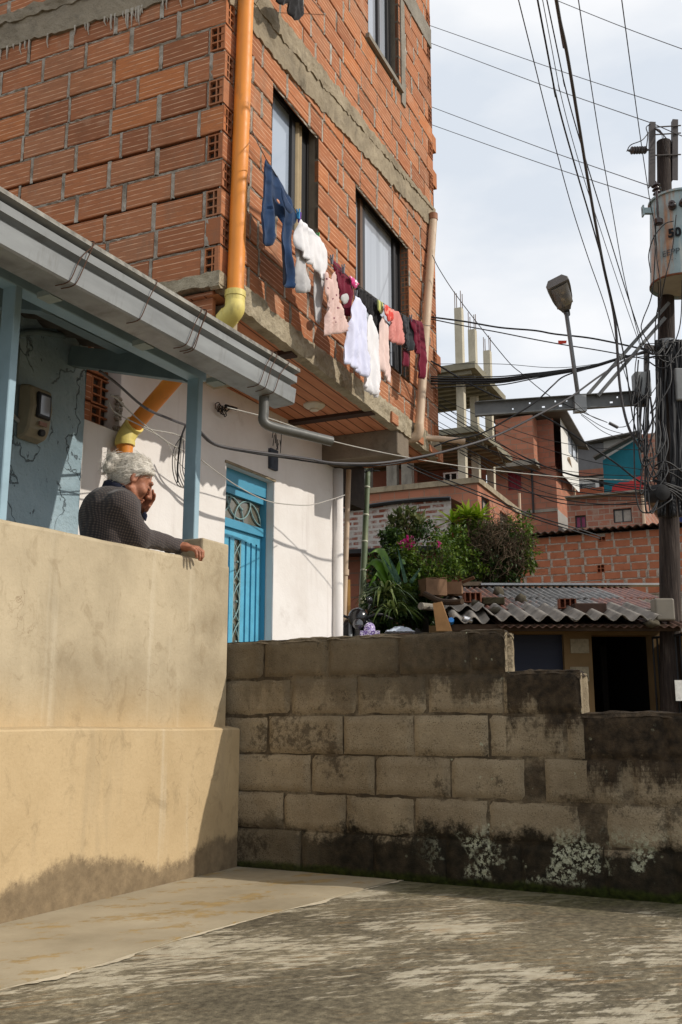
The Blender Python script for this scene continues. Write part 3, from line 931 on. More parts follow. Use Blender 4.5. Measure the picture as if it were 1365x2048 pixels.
def hole_end(mb, mp, a0, a1, z0, z1, n0, r, nc=2, nr=3, depth=0.11):
    """sawn end of a hollow brick: clay webs round nc x nr open cells"""
    wv = (a1 - a0) * 0.075; wz = (z1 - z0) * 0.055
    us = [a0]; 
    cw = ((a1 - a0) - wv * (nc + 1)) / nc; ch = ((z1 - z0) - wz * (nr + 1)) / nr
    ue = []; ze = []
    for i in range(nc): ue += [(a0 + wv + i * (cw + wv), a0 + wv + i * (cw + wv) + cw)]
    for i in range(nr): ze += [(z0 + wz + i * (ch + wz), z0 + wz + i * (ch + wz) + ch)]
    ul = [a0] + [q for e in ue for q in e] + [a1]; zl = [z0] + [q for e in ze for q in e] + [z1]
    uvq = [(0, 0)] * 4
    for i in range(len(ul) - 1):
        for j in range(len(zl) - 1):
            A = [(ul[i], zl[j]), (ul[i + 1], zl[j]), (ul[i + 1], zl[j + 1]), (ul[i], zl[j + 1])]
            if i % 2 == 1 and j % 2 == 1:
                for k in range(4):
                    p, q = A[k], A[(k + 1) % 4]
                    mb.poly([mp(p[0], n0, p[1]), mp(q[0], n0, q[1]), mp(q[0], n0 + depth, q[1]), mp(p[0], n0 + depth, p[1])], r, 0, uvq)
                mb.poly([mp(p_[0], n0 + depth, p_[1]) for p_ in A], r * 0.3, 0, uvq)
            else:
                mb.poly([mp(p_[0], n0, p_[1]) for p_ in A], r, 0, uvq)
    for k, (p, q) in enumerate((((a0, z0), (a1, z0)), ((a1, z0), (a1, z1)), ((a1, z1), (a0, z1)), ((a0, z1), (a0, z0)))):
        mb.poly([mp(p[0], n0, p[1]), mp(q[0], n0, q[1]), mp(q[0], n0 + depth, q[1]), mp(p[0], n0 + depth, p[1])], r, 0, uvq)
def joint_strip(mb, mp, pts_lo, pts_hi, deep=0.008):
    """ragged squeezed-out mortar between two polylines in wall coordinates"""
    b = len(mb.v); n = len(pts_lo)
    for (p, q) in zip(pts_lo, pts_hi):
        d0 = deep + random.uniform(-0.010, 0.006) + 0.030 * max(0.0, nz(p[0] * 5.0, p[1] * 6.0, 3.3) - 0.12)
        mid = ((p[0] + q[0]) / 2, (p[1] + q[1]) / 2)
        mb.v.append(tuple(mp(p[0], deep + 0.007, p[1])))
        mb.v.append(tuple(mp(mid[0] + random.uniform(-.004, .004), d0, mid[1] + random.uniform(-.003, .003))))
        mb.v.append(tuple(mp(q[0], deep + 0.007, q[1])))
    for i in range(n - 1):
        for k in range(2):
            mb.face((b + i * 3 + k, b + (i + 1) * 3 + k, b + (i + 1) * 3 + k + 1, b + i * 3 + k + 1), random.random())
def bricks(mb, mm, mp, u0, u1, z0, nrows, openings, seed, quoin0=False, quoin1=False, L=0.40, H=RH, bed=0.019, jws=(0.016, 0.034)):
    rg = random.Random(seed)
    J = 0.013
    for i in range(nrows):
        z = z0 + i * H
        zm = z + H / 2
        spans = [(u0, u1)]
        for (a, b, c, d) in openings:
            if c < zm < d:
                ns = []
                for (p, q) in spans:
                    if b <= p or a >= q: ns.append((p, q)); continue
                    if a - p > 0.04: ns.append((p, a))
                    if q - b > 0.04: ns.append((b, q))
                spans = ns
        for (p, q) in spans:
            st, en = p, q
            if quoin0 and p == u0:
                if i % 2 == (0 if quoin0 == 1 else 1):
                    hole_end(mb, mp, p, p + 0.115, z + bed / 2, z + H - bed / 2, 0.0 + rg.uniform(-.006, .004), rg.random())
                    st = p + 0.115 + rg.uniform(0.02, 0.035)
                    zz = [z + H * k / 6 for k in range(7)]
                    joint_strip(mm, mp, [(p + 0.112, w) for w in zz], [(st + 0.002, w) for w in zz], 0.004)
            if quoin1 and q == u1 and i % 2 == (0 if quoin1 == 1 else 1):
                hole_end(mb, mp, q - 0.115, q, z + bed / 2, z + H - bed / 2, rg.uniform(-.006, .004), rg.random())
                en = q - 0.115 - 0.02
            # the bed joint
            nseg = max(2, int((q - p) / 0.035))
            if rg.random() < 0.95:
                lo = []; hi = []
                for k in range(nseg + 1):
                    u = p + (q - p) * k / nseg
                    jj = 0.006 * nz(u * 9, z * 7, seed)
                    lo.append((u, z - bed / 2 - 0.002 + jj + rg.uniform(-.004, .003)))
                    hi.append((u, z + bed / 2 + 0.001 + jj + rg.uniform(-.003, .004)))
                joint_strip(mm, mp, lo, hi, 0.001 + 0.008 * (0.5 + nz(p * 3, z * 3, seed + 7)))
            u = st - (L * rg.uniform(0.35, 0.6) if (i % 2 == 1 and not (quoin0 and p == u0)) else (0 if not (quoin0 and i % 2 == 1) else 0))
            while u < en - 0.01:
                l = L
                if rg.random() < 0.10: l = L * rg.choice([0.3, 0.5, 0.6])
                a = max(u, st); b = min(u + l, en)
                jw = rg.uniform(*jws)
                if en - b < 0.07: b = en
                if b - a > 0.035:
                    bb = b - (jw if b < en - 0.001 else 0)
                    r = rg.random()
                    n0 = rg.uniform(-0.004, 0.005)
                    zt = z + H - bed / 2; zb = z + bed / 2
                    brick_box(mb, mp, a, bb, zb + rg.uniform(-.002, .002), zt + rg.uniform(-.002, .002), n0, r)
                    if bb < en - 0.005:
                        zz = [z + H * k / 6 for k in range(7)]
                        w0 = rg.uniform(0, 0.004)
                        joint_strip(mm, mp, [(bb - w0 + rg.uniform(-.003, .003), w) for w in zz], [(b + w0 + rg.uniform(-.003, .003), w) for w in zz], rg.choice([-0.006, -0.004, 0.0]))
                u = b if b < en else en + 1

def backing(mb, mp, u0, u1, z0, z1, openings, n=0.028, reveal=None):
    us_ = sorted(set([u0, u1] + [q for o in openings for q in o[:2] if u0 < q < u1]))
    zs_ = sorted(set([z0, z1] + [q for o in openings for q in o[2:] if z0 < q < z1]))
    for i in range(len(us_) - 1):
        for j in range(len(zs_) - 1):
            um = (us_[i] + us_[i + 1]) / 2; zm = (zs_[j] + zs_[j + 1]) / 2
            if any(a < um < b and c < zm < d for (a, b, c, d) in openings): continue
            mb.poly([mp(us_[i], n, zs_[j]), mp(us_[i + 1], n, zs_[j]), mp(us_[i + 1], n, zs_[j + 1]), mp(us_[i], n, zs_[j + 1])], 0.3, 0,
                    [(us_[i], zs_[j]), (us_[i + 1], zs_[j]), (us_[i + 1], zs_[j + 1]), (us_[i], zs_[j + 1])])
def reveals(mb, mp, op, n0, n1, r=0.5, m=0):
    a, b, c, d = op
    for (p, q) in (((a, c), (b, c)), ((b, c), (b, d)), ((b, d), (a, d)), ((a, d), (a, c))):
        mb.poly([mp(p[0], n0, p[1]), mp(q[0], n0, q[1]), mp(q[0], n1, q[1]), mp(p[0], n1, p[1])], r, m, [(p[0], 0), (q[0], 0), (q[0], n1), (p[0], n1)])

BUILD = thing('brick_building', 'tall unplastered building of orange hollow brick overhanging the white house, laundry on its front', 'building', tuple(fmap(2.2, 0.6, 3.4)), FA)
w1 = (0.69, 1.485, 4.42, 5.545)
w2 = (2.26, 3.60, 4.035, 5.53)
w3 = (2.575, 3.405, 7.155, 8.62)
OPEN = [w1, w2, w3]
def bu(z): return z
bl_lo = lambda u: 5.65 + 0.010 * u + (0.095 * max(0, u - 0.8))           # ragged underside of the cast beam
bl_hi = lambda u: 6.03 + 0.062 * u
mbk = MB(); mmo = MB()
NR = 26
bricks(mbk, mmo, fmap, 0.0, F_END, Z0, NR, OPEN, 11, quoin0=2, quoin1=1)
mbg = MB(); mmg = MB()
bricks(mbg, mmg, lmap, 0.0, 5.0, Z0, NR, [], 23, quoin0=1, bed=0.021, jws=(0.018, 0.038))
ZTOP = Z0 + NR * RH
mbk.build('facade_brick_wall', M_BRICK, BUILD, recalc=False)
mbg.build('side_brick_wall', M_BRICK, BUILD, recalc=False)
for q in (mmo, mmg):
    q.build('mortar_joints', M_MORT, BUILD, recalc=False)
mb = MB()
backing(mb, fmap, 0.0, F_END, Z0, ZTOP, OPEN, 0.026)
backing(mb, lmap, 0.026, 5.0, Z0, ZTOP, [], 0.026)
emap = lambda s, n, z: KC + FD * (F_END - n) + FN * s + UP * z
backing(mb, emap, 0.0, 5.0, Z0 - 0.16, ZTOP, [], 0.0)
bmap2 = lambda s, n, z: KC + FN * 5.0 + FD * s + UP * z
backing(mb, bmap2, 0.0, F_END, Z0, ZTOP, [], 0.0)
mb.poly([fmap(0, 0, ZTOP), fmap(F_END, 0, ZTOP), fmap(F_END, 5, ZTOP), fmap(0, 5, ZTOP)], 0, 0, [(0, 0)] * 4)
mb.build('wall_core', M_MORTD, BUILD, recalc=False)

def rough_patch(mb, mp, us, lo, hi, n0, amp, nr=6, seed=0.0, jag=0.012, back=0.03, sc=1.0):
    b = len(mb.v); m = nr + 3
    for i, u in enumerate(us):
        l = lo(u) + jag * nz(u * 14 * sc, seed, 1) + jag * 0.7 * nz(u * 40 * sc, seed, 4); h = hi(u) + jag * nz(u * 11 * sc, seed, 2) + jag * 0.5 * nz(u * 37 * sc, seed, 5)
        mb.v.append(tuple(mp(u, back, l)))
        for j in range(nr + 1):
            z = l + (h - l) * j / nr
            n = n0 + amp * nz(u * 6 * sc, z * 9 * sc, seed) + amp * 0.6 * nz(u * 21 * sc, z * 25 * sc, seed)
            mb.v.append(tuple(mp(u, n, z)))
        mb.v.append(tuple(mp(u, back, h)))
    for i in range(len(us) - 1):
        for k in range(m - 1):
            mb.face((b + i * m + k, b + (i + 1) * m + k, b + (i + 1) * m + k + 1, b + i * m + k + 1), 0.5)
    for e in (b, b + (len(us) - 1) * m): mb.face([e + k for k in range(m)], 0.5)
def fr(a, b, st): 
    n = max(2, int(round((b - a) / st)))
    return [a + (b - a) * i / n for i in range(n + 1)]
mb = MB(); rough_patch(mb, fmap, fr(-0.02, F_END + 0.01, 0.03), bl_lo, bl_hi, -0.016, 0.011, 9, 1.0, 0.032)
rough_patch(mb, fmap, fr(-0.02, F_END - 0.1, 0.03), lambda u: bl_lo(u) + 0.22, lambda u: bl_hi(u) - 0.06, -0.026, 0.013, 4, 3.0, 0.03)
mb.build('concrete_beam', M_CONC, BUILD, recalc=False)
mb = MB(); rough_patch(mb, lmap, fr(-0.015, 5.0, 0.04), lambda u: 5.775 + 0.04 * u + 0.02 * nz(u * 2), lambda u: 6.10 + 0.03 * u, -0.018, 0.010, 9, 5.0, 0.022)
rough_patch(mb, lmap, fr(0.0, 5.0, 0.04), lambda u: 6.0 + 0.03 * u, lambda u: 6.09 + 0.03 * u, -0.036, 0.02, 4, 6.0, 0.03)
mb.build('concrete_beam', m_concrete('mossy_gable_concrete', S(128, 118, 102), S(164, 152, 132), S(58, 56, 52), 2.2, False, 0.9), BUILD, recalc=False)
# lime runs dripping from the gable beam
mb = MB()
lime = simple('lime_efflorescence', S(176, 168, 156), 0.9, 0.2, 0.25)
for i in range(46):
    mb = MB()
    s = random.choice([random.gauss(1.9, 0.25), random.gauss(0.55, 0.3), random.gauss(0.9, 0.2)])
    if s < 0.05: continue
    l = random.uniform(0.03, 0.15)
    zb_ = 5.79 + 0.04 * s; mb.tube([lmap(s, -0.012, zb_), lmap(s + 0.004, -0.012, zb_ - l * 0.6), lmap(s + random.uniform(-.01, .01), -0.004, zb_ - l)], [random.uniform(.006, .014), 0.006, 0.002], 5)
    mb.build('lime_run', lime, BUILD)
mb = MB(); rough_patch(mb, fmap, fr(3.55, F_END, 0.04), lambda u: 8.28 + 0.03 * (u - 3.5), lambda u: 8.55, -0.012, 0.006, 5, 8.0)
mb.build('concrete_beam', M_CONCG, BUILD, recalc=False); mb = MB()
rough_patch(mb, fmap, fr(0.0, 2.3, 0.05), lambda u: 8.42, lambda u: 8.72, -0.012, 0.006, 5, 8.5)
mb.build('concrete_beam', M_CONCG, BUILD, recalc=False)
# floor slab edge
mb = MB()
slab_hi = lambda u: 3.628 + (0.02 if u < 0.6 else 0) - 0.012 * nz(u * 3, 3)
slab_lo = lambda u: 3.458 - 0.006 * u
rough_patch(mb, fmap, fr(0.27, F_END, 0.025), slab_lo, slab_hi, -0.03, 0.016, 8, 12.0, 0.014, 0.06)
rough_patch(mb, fmap, fr(-0.02, 0.22, 0.025), lambda u: 3.50 + 0.05 * abs(nz(u * 30)), lambda u: 3.625, -0.012, 0.012, 8, 14.0, 0.02, 0.06)
rough_patch(mb, lmap, fr(-0.015, 3.0, 0.03), lambda u: 3.535, lambda u: 3.625, -0.02, 0.014, 6, 15.0, 0.012, 0.06)
mb.build('floor_slab', m_concrete('rough_slab_concrete', S(140, 128, 106), S(186, 174, 150), S(84, 76, 64), 7.0, False, 1.0), BUILD, recalc=False)
# clay fragments bedded in the slab edge
for (u, w, z, h) in ((2.98, 0.16, 3.45, 0.10), (3.62, 0.22, 3.45, 0.08), (4.02, 0.26, 3.44, 0.07), (4.33, 0.11, 3.42, 0.10)):
    mb = MB(); brick_box(mb, fmap, u, u + w, z, z + h, -0.048, random.random())
    mb.build('clay_fragment', M_BRICK, BUILD, recalc=False)
# clay soffit: long hollow planks with visible seams, over the white house
nt = NT('clay_plank_soffit', 0.85, 0.25)
pl = nt.sep(nt.uv())[1]
fr_ = nt.math('FRACT', nt.math('MULTIPLY', pl, 9.5))
sm_ = nt.step(nt.math('ABSOLUTE', nt.math('SUBTRACT', fr_, 0.5)), 0.43, 0.48)
cc_ = nt.ramp(nt.noise(nt.mapping(nt.uv(), (0.8, 7, 1)), 2.2, 5), [(0.3, S(176, 114, 82)), (0.7, S(206, 142, 106))])
cc_ = nt.mix(sm_, cc_, S(86, 52, 38))
nt.bump(nt.math('SUBTRACT', 1.0, sm_), 0.5, 0.01)
M_SOFF = nt.col(cc_)
mb = MB()
SZ = 3.475
mb.poly([fmap(0.0, 0.0, SZ), fmap(F_END, 0.0, SZ - 0.02), fmap(F_END, 5, SZ - 0.02), fmap(0.0, 5, SZ)], 0, 0, [(0, 0), (F_END, 0), (F_END, 5), (0, 5)])
mb.build('soffit', M_SOFF, BUILD, recalc=False)
# left of the corner: a lower course of brick under the slab, set back
mb = MB(); mm2 = MB()
bricks(mb, mm2, lambda s, n, z: lmap(s + 0.06, n + 0.03, z), 0.0, 3.0, 3.325, 1, [], 41)
mb.build('side_brick_wall', M_BRICK, BUILD, recalc=False)
mb = MB(); mb.box(0.14, 0.3, 0.03, 0.2, 2.95, 3.462, mp=fmap)
mb.build('concrete_stub', M_CONC, BUILD)
# steel joists under the soffit and the cast cross beam at the far end
def soff_u(px, py): 
    P = on_z(px, py, 3.45); d = P - KC
    return d.dot(FD), d.dot(FN)
rj = simple('rusty_dark_joist', S(66, 48, 40), 0.8, 0.3, 0.3)
for (pa, pb) in (((596, 706), (520, 716)), ((745, 824), (580, 845))):
    a = soff_u(*pa); 
    u = a[0]
    mb = MB(); mb.box(u - 0.05, u + 0.05, 0.0, 1.15, 3.435, 3.50, mp=fmap)
    mb.build('steel_joist', rj, BUILD)
ub = on_f(816, 880, -0.0)[0]
print('cross beam u', ub)
mb = MB(); 
mb.box(ub - 0.30, ub, -0.01, 1.2, 3.215, 3.462, mp=fmap)
o = mb.build('cross_beam', m_concrete('formed_cross_beam', S(106, 96, 84), S(136, 124, 108), S(70, 62, 54), 2.5, False, 0.5), BUILD)
o.modifiers.new('bevel', 'BEVEL').width = 0.008
# protruding toothing bricks at the far edge
for z in [on_f(866, py)[1] - RH / 2 for py in (281, 351)] + [Z0 + 4 * RH]:
    mb = MB(); mb.box(F_END - 0.02, F_END + 0.13, 0.002, 0.12, z + 0.01, z + RH - 0.012, random.random(), mp=fmap)
    mb.build('toothing_brick', M_BRICK, BUILD)

# windows
M_FRAME = simple('dark_bronze_frame', S(34, 31, 30), 0.45, 0.5, 0.2)
M_FRAMEB = simple('brown_window_stile', S(92, 66, 44), 0.5, 0.4, 0.2)
M_CURT = m_cloth('beige_curtain', S(170, 152, 122))
M_PANE = m_glass('painted_sky_pane', S(158, 170, 186), 0.05)  # pale sky reflection put into the base colour of the glass
M_PANE2 = m_glass('curtained_pane', S(176, 182, 192), 0.05, 9.0)  # curtain folds and bright sky reflection put into the base colour
M_REVEAL = simple('cement_window_reveal', S(112, 104, 92), 0.9, 0.2, 0.2, 10)
def window(op, name, mull, pane_m, jambs=False, curtain=None):
    a, b, c, d = op
    fr_o = MB()
    t_ = 0.028; n0 = 0.085; n1 = 0.125
    fr_o.box(a + 0.004, a + t_, n0, n1, c + 0.004, d - 0.004, mp=fmap); fr_o.box(b - t_, b - 0.004, n0, n1, c + 0.004, d - 0.004, mp=fmap)
    fr_o.box(a + t_, b - t_, n0, n1, c + 0.004, c + t_ + 0.01, mp=fmap); fr_o.box(a + t_, b - t_, n0, n1, d - t_ - 0.02, d - 0.004, mp=fmap)
    for (u, w) in mull: fr_o.box(u, u + w, n0 - 0.004, n1 + 0.004, c + t_ + 0.01, d - t_ - 0.02, mp=fmap)
    f = fr_o.build('window', M_FRAME, BUILD)
    p = MB()
    p.poly([fmap(a + t_, 0.108, c + t_), fmap(b - t_, 0.108, c + t_), fmap(b - t_, 0.108, d - t_), fmap(a + t_, 0.108, d - t_)], 0, 0, [(a, c), (b, c), (b, d), (a, d)])
    p.build('pane', pane_m, f, recalc=False)
    r_ = MB(); reveals(r_, fmap, op, -0.001, 0.14)
    r_.build('reveal', M_REVEAL, f, recalc=False)
    if curtain:
        cu = MB()
        us_ = fr(curtain[0], curtain[1], 0.012)
        grid_sheet(cu, lambda u, z: fmap(u, 0.09 + 0.012 * math.sin(u * 130), z), us_, [c + 0.05, d - 0.05])
        cu.build('curtain', M_CURT, f, smooth=True, recalc=False)
    return f
f = window(w1, 'window', [(1.17, 0.045)], M_PANE, curtain=(1.27, 1.36))
mb = MB(); mb.box(1.22, 1.265, 0.1, 0.104, w1[2] + .05, w1[3] - .05, mp=fmap); mb.box(1.365, 1.455, 0.1, 0.104, w1[2] + .05, w1[3] - .05, mp=fmap)  # black strips stand in for the dark open part beside the curtain
mb.build('dark_open_strips', M_BLACKM, f)
f = window(w2, 'window', [(2.60, 0.06), (3.40, 0.05)], M_PANE2)
mb = MB(); mb.poly([fmap(3.45, 0.107, w2[2] + .04), fmap(3.57, 0.107, w2[2] + .04), fmap(3.57, 0.107, w2[3] - .05), fmap(3.45, 0.107, w2[3] - .05)]); mb.build('dark_pane', m_glass('dark_open_pane', S(60, 58, 58), 0.05), f, recalc=False)
mb = MB(); mb.box(2.545, 2.597, 0.078, 0.122, w2[2] + .05, w2[3] - .05, mp=fmap); mb.build('wooden_stile', M_FRAMEB, f)
mb = MB()
for k in range(13):
    u = 2.33 + k * 0.1
    mb.tube([fmap(u, 0.03, w2[2] + 0.01), fmap(u, 0.03, w2[2] + 0.42)], 0.007, 6)
mb.tube([fmap(2.27, 0.03, w2[2] + 0.42), fmap(3.59, 0.03, w2[2] + 0.42)], 0.008, 6)
mb.build('guard_bars', M_BLACKM, f)
# sawn hollow-brick jamb on the right side of the middle window
mb = MB()
jmap = lambda s, n, z: KC + FD * (w2[1] - 0.003 + n) + FN * s + UP * z
for i in range(8):
    z = w2[2] - 0.0 + 0.187 * i
    hole_end(mb, jmap, 0.004, 0.084, z + 0.008, z + 0.179, 0.0, random.random())
mb.build('hollow_brick_jamb', M_BRICK, f, recalc=False)
f = window(w3, 'window', [(3.03, 0.05), (3.29, 0.04)], M_PANE2)
mb = MB(); mb.box(w3[0] - 0.06, w3[1] + 0.05, -0.035, 0.05, w3[2] - 0.05, w3[2] - 0.002, mp=fmap)
mb.box(w3[1] + 0.05, w3[1] + 0.16, -0.012, 0.02, w3[2] - 0.15, 8.25, mp=fmap)
mb.build('cement_sill', M_CONCG, f)
# round ceiling lamp base on the soffit
P = on_z(629, 809, 3.465)
mb = MB(); mb.lathe(P, (0, 0, -1), [(0.095, 0), (0.095, 0.012), (0.075, 0.03), (0.04, 0.04), (0.038, 0.055), (0.02, 0.058)], 20)
tag(mb.build('ceiling_lamp_base', simple('old_white_porcelain', S(206, 196, 176), 0.5, 0.4, 0.15), smooth=True, autosmooth=R(40)), 'small round white lamp base on the clay soffit under the brick building', 'lamp base')

# ================================================================== WHITE HOUSE (behind the porch)
WY = 4.5                                     # plane of the house front
HOUSE = thing('white_house', 'white plastered house front with a light blue metal door under the brick overhang', 'house', (6.6, 4.6, 0.55))
hm = lambda x, n, z: Vector((x, WY + n, z))
X_END = on_y(676, 1100, WY).x
X_BL = on_y(152, 950, WY).x                  # limit between blue and white paint
d0 = on_y(453, 926, WY); d1 = on_y(548, 962, WY)
DX0 = d0.x; DX1 = d1.x; DZ1 = 2.835
door_op = (DX0, DX1, 0.56, DZ1)
p0 = on_y(163, 860, WY); p1 = on_y(238, 860, WY)
patch_op = (p0.x, p1.x, on_y(200, 850, WY).z, 3.32)
def wall_grid(mb, mp, u0, u1, z0, z1, openings, amp=0.006, st=0.12, n=0.0):
    def cuts(a, b, extra):
        c = sorted(set([a, b] + [e for e in extra if a < e < b])); out = []
        for i in range(len(c) - 1):
            k = max(1, int((c[i + 1] - c[i]) / st)); out += [c[i] + (c[i + 1] - c[i]) * q / k for q in range(k)]
        return out + [c[-1]]
    us_ = cuts(u0, u1, [q for o in openings for q in o[:2]]); zs_ = cuts(z0, z1, [q for o in openings for q in o[2:]])
    b = len(mb.v); nv = len(zs_)
    for u in us_:
        for z in zs_: mb.v.append(tuple(mp(u, n + amp * nz(u * 2.1, z * 2.3, 5) + amp * 0.4 * nz(u * 7, z * 7, 2), z)))
    for i in range(len(us_) - 1):
        for j in range(nv - 1):
            um = (us_[i] + us_[i + 1]) / 2; zm = (zs_[j] + zs_[j + 1]) / 2
            if any(a < um < b_ and c < zm < d for (a, b_, c, d) in openings): continue
            mb.face((b + i * nv + j, b + (i + 1) * nv + j, b + (i + 1) * nv + j + 1, b + i * nv + j + 1), 0.5)
mb = MB()
wall_grid(mb, hm, X_BL - 0.02, X_END, 0.55, 3.47, [door_op, patch_op])
mb.poly([(X_END, WY, 0.55), (X_END, WY + 3, 0.55), (X_END, WY + 3, 3.47), (X_END, WY, 3.47)])
reveals(mb, hm, door_op, 0.0, 0.15); reveals(mb, hm, patch_op, -0.002, 0.15)
mb.build('white_wall', M_WHITE, HOUSE, smooth=True, recalc=False, autosmooth=R(30))
mb = MB()
wall_grid(mb, hm, 1.0, X_BL + 0.015, 0.55, 3.5, [], 0.022, 0.06, -0.03)
mb.poly([hm(X_BL + 0.015, -0.03, 0.55), hm(X_BL + 0.015, 0.02, 0.55), hm(X_BL + 0.015, 0.02, 3.5), hm(X_BL + 0.015, -0.03, 3.5)])
mb.build('blue_wall', M_BLUEW, HOUSE, smooth=True, recalc=False, autosmooth=R(30))
# painted-over lump of mortar / conduit chase above the meter
mb = MB()
a = on_y(40, 690, WY - 0.03); 
mb.tube(spline([on_y(22, 700, WY - 0.05), on_y(35, 672, WY - 0.06), on_y(70, 664, WY - 0.06), on_y(130, 672, WY - 0.05)], 6), 0.02, 8)
mb.tube([on_y(34, 690, WY - 0.05), on_y(30, 770, WY - 0.05)], 0.02, 8)
mb.build('conduit', M_WOODB2, HOUSE, smooth=True)
# exposed hollow bricks in the hole of the plaster
mb = MB(); mm3 = MB()
pm = lambda u, n, z: hm(u, 0.10 + n, z)
x0, x1, z0, z1 = patch_op
xm = on_y(205, 800, WY).x
for i, zz in enumerate(np.arange(z0 - 0.02, z1 + 0.05, 0.21)):
    brick_box(mb, pm, x0 - 0.02, xm + (0.12 if i == 2 else 0), zz, zz + 0.195, 0.0, 0.2)
    hole_end(mb, pm, xm + (0.13 if i == 2 else 0.01), x1 + 0.02, zz, zz + 0.195, 0.01, 0.3)
mb.build('exposed_brick', M_BRICK, HOUSE, recalc=False)
mb = MB(); backing(mb, hm, x0, x1, z0, z1, [], 0.14); mb.build('exposed_mortar', M_MORTD, HOUSE, recalc=False)
mb = MB()
for i in range(40):
    zz = random.uniform(z0, 3.0)
    mb.ball(hm(x1 + random.uniform(-.02, .012), random.uniform(-.005, .03), zz), random.uniform(.008, .02), 6, random.random(), jit=0.5)
mb.build('broken_plaster_rim', M_MORT, HOUSE)
# door
M_DOOR = simple('light_blue_door_paint', S(86, 164, 194), 0.5, 0.4, 0.22, 7, 0.12)
M_DOORD = simple('blue_door_frame_paint', S(72, 146, 176), 0.45, 0.45, 0.1, 5, 0.08)
M_IRON = simple('painted_grille_iron', S(120, 150, 150), 0.5, 0.5, 0.2)
door = MB()
dn = 0.125
W = DX1 - DX0
fx0, fx1 = DX0, DX1 - 0.0
tz0, tz1 = 2.42, 2.635
dm = hm
fw = DX1 - on_y(520, 1100, WY + dn).x
fo = MB()
fo.box(fx0, fx0 + 0.03, 0.07, 0.15, 0.56, DZ1, mp=dm); fo.box(fx1 - fw, fx1 - 0.001, 0.07, 0.15, 0.56, DZ1, mp=dm)
fo.box(fx0 + 0.03, fx1 - fw, 0.07, 0.15, tz1 + 0.06, DZ1, mp=dm); fo.box(fx0 + 0.03, fx1 - fw, 0.09, 0.15, tz1, tz1 + 0.06, mp=dm); fo.box(fx0 + 0.03, fx1 - fw, 0.085, 0.15, tz0 - 0.07, tz0, mp=dm)
DOOR = fo.build('door', M_DOORD, HOUSE)
lx0, lx1 = fx0 + 0.03, fx1 - fw
leaf = MB()
lw = lx1 - lx0
def lu(px): return on_y(px, 1100, WY + dn).x
gx0, gx1 = lu(466.5), lu(481)           # glazed slot
grooves = [lu(q) for q in (457, 490, 500.5, 511)]
edges = sorted([lx0, gx0 - 0.012] + [g - 0.012 for g in grooves] + [g + 0.012 for g in grooves] + [gx1 + 0.012, lx1])
def leafcell(a, b, n, z0, z1): leaf.box(a, b, n, 0.15, z0, z1, mp=dm)
zt = tz0 - 0.07
leafcell(lx0, lx1, dn - 0.01, zt - 0.075, zt - 0.001)
i = 0
segs = []
cur = lx0
for (a, b, kind) in sorted([(g - 0.013, g + 0.013, 'g') for g in grooves] + [(gx0, gx1, 's')]):
    segs.append((cur, a, 'p')); segs.append((a, b, kind)); cur = b
segs.append((cur, lx1, 'p'))
for (a, b, k) in segs:
    if k == 'p': leafcell(a, b, dn - 0.01, 0.58, zt - 0.075)
    elif k == 'g': leafcell(a, b, dn + 0.012, 0.58, zt - 0.075)
leaf.build('door_leaf', M_DOOR, DOOR)
gl = MB()
gl.poly([dm(gx0, dn + 0.012, 0.58), dm(gx1, dn + 0.012, 0.58), dm(gx1, dn + 0.012, zt - 0.07), dm(gx0, dn + 0.012, zt - 0.07)], 0, 0, [(0, 0)] * 4)
gl.poly([dm(lx0, dn + 0.005, tz0), dm(lx1, dn + 0.005, tz0), dm(lx1, dn + 0.005, tz1), dm(lx0, dn + 0.005, tz1)], 0, 0, [(0, 0)] * 4)
gl.build('door_glass', m_glass('dim_door_glass', S(98, 94, 80), 0.15), DOOR, recalc=False)
ir = MB()
# narrow slot: crossing arcs that make lens and diamond shapes
gw = (gx1 - gx0)
zc = zt - 0.10
hgt = 0.33
while zc > 0.7:
    for sgn in (-1, 1):
        pts = []
        for k in range(13):
            v = k / 12
            off_ = gw * 0.46 * (1 - 2 * math.sin(PI * v) ** 1.0) 
            pts.append(dm((gx0 + gx1) / 2 + sgn * off_ * 0.98, dn - 0.004, zc - hgt * v))
        ir.tube(pts, 0.006, 6)
    ir.ball(dm((gx0 + gx1) / 2, dn - 0.008, zc - hgt * 0.5), 0.013, 8)
    zc -= hgt
ir.tube([dm(gx0 + 0.005, dn - 0.004, 0.6), dm(gx0 + 0.005, dn - 0.004, zt - 0.08)], 0.007, 6)
ir.tube([dm(gx1 - 0.005, dn - 0.004, 0.6), dm(gx1 - 0.005, dn - 0.004, zt - 0.08)], 0.007, 6)
# fanlight: two overlapping arches with a ball between
tw = lx1 - lx0; th = tz1 - tz0
for (ca, cz, sx, sy, a0, a1) in ((0.30, 0.0, 0.30, 0.95, 0, PI), (0.70, 0.0, 0.30, 0.95, 0, PI), (0.0, 1.0, 0.32, 0.9, -PI / 2, 0), (0.5, 1.0, 0.26, 0.85, PI, 2 * PI), (1.0, 1.0, 0.26, 0.85, PI, 1.5 * PI)):
    ir.tube([dm(lx0 + tw * (ca + sx * math.cos(a0 + (a1 - a0) * k / 14)), dn - 0.006, tz0 + th * (cz + sy * math.sin(a0 + (a1 - a0) * k / 14))) for k in range(15)], 0.007, 6)
ir.ball(dm(lx0 + tw * 0.55, dn - 0.01, tz0 + th * 0.55), 0.014, 8)
ir.build('door_grille', M_IRON, DOOR, smooth=True)
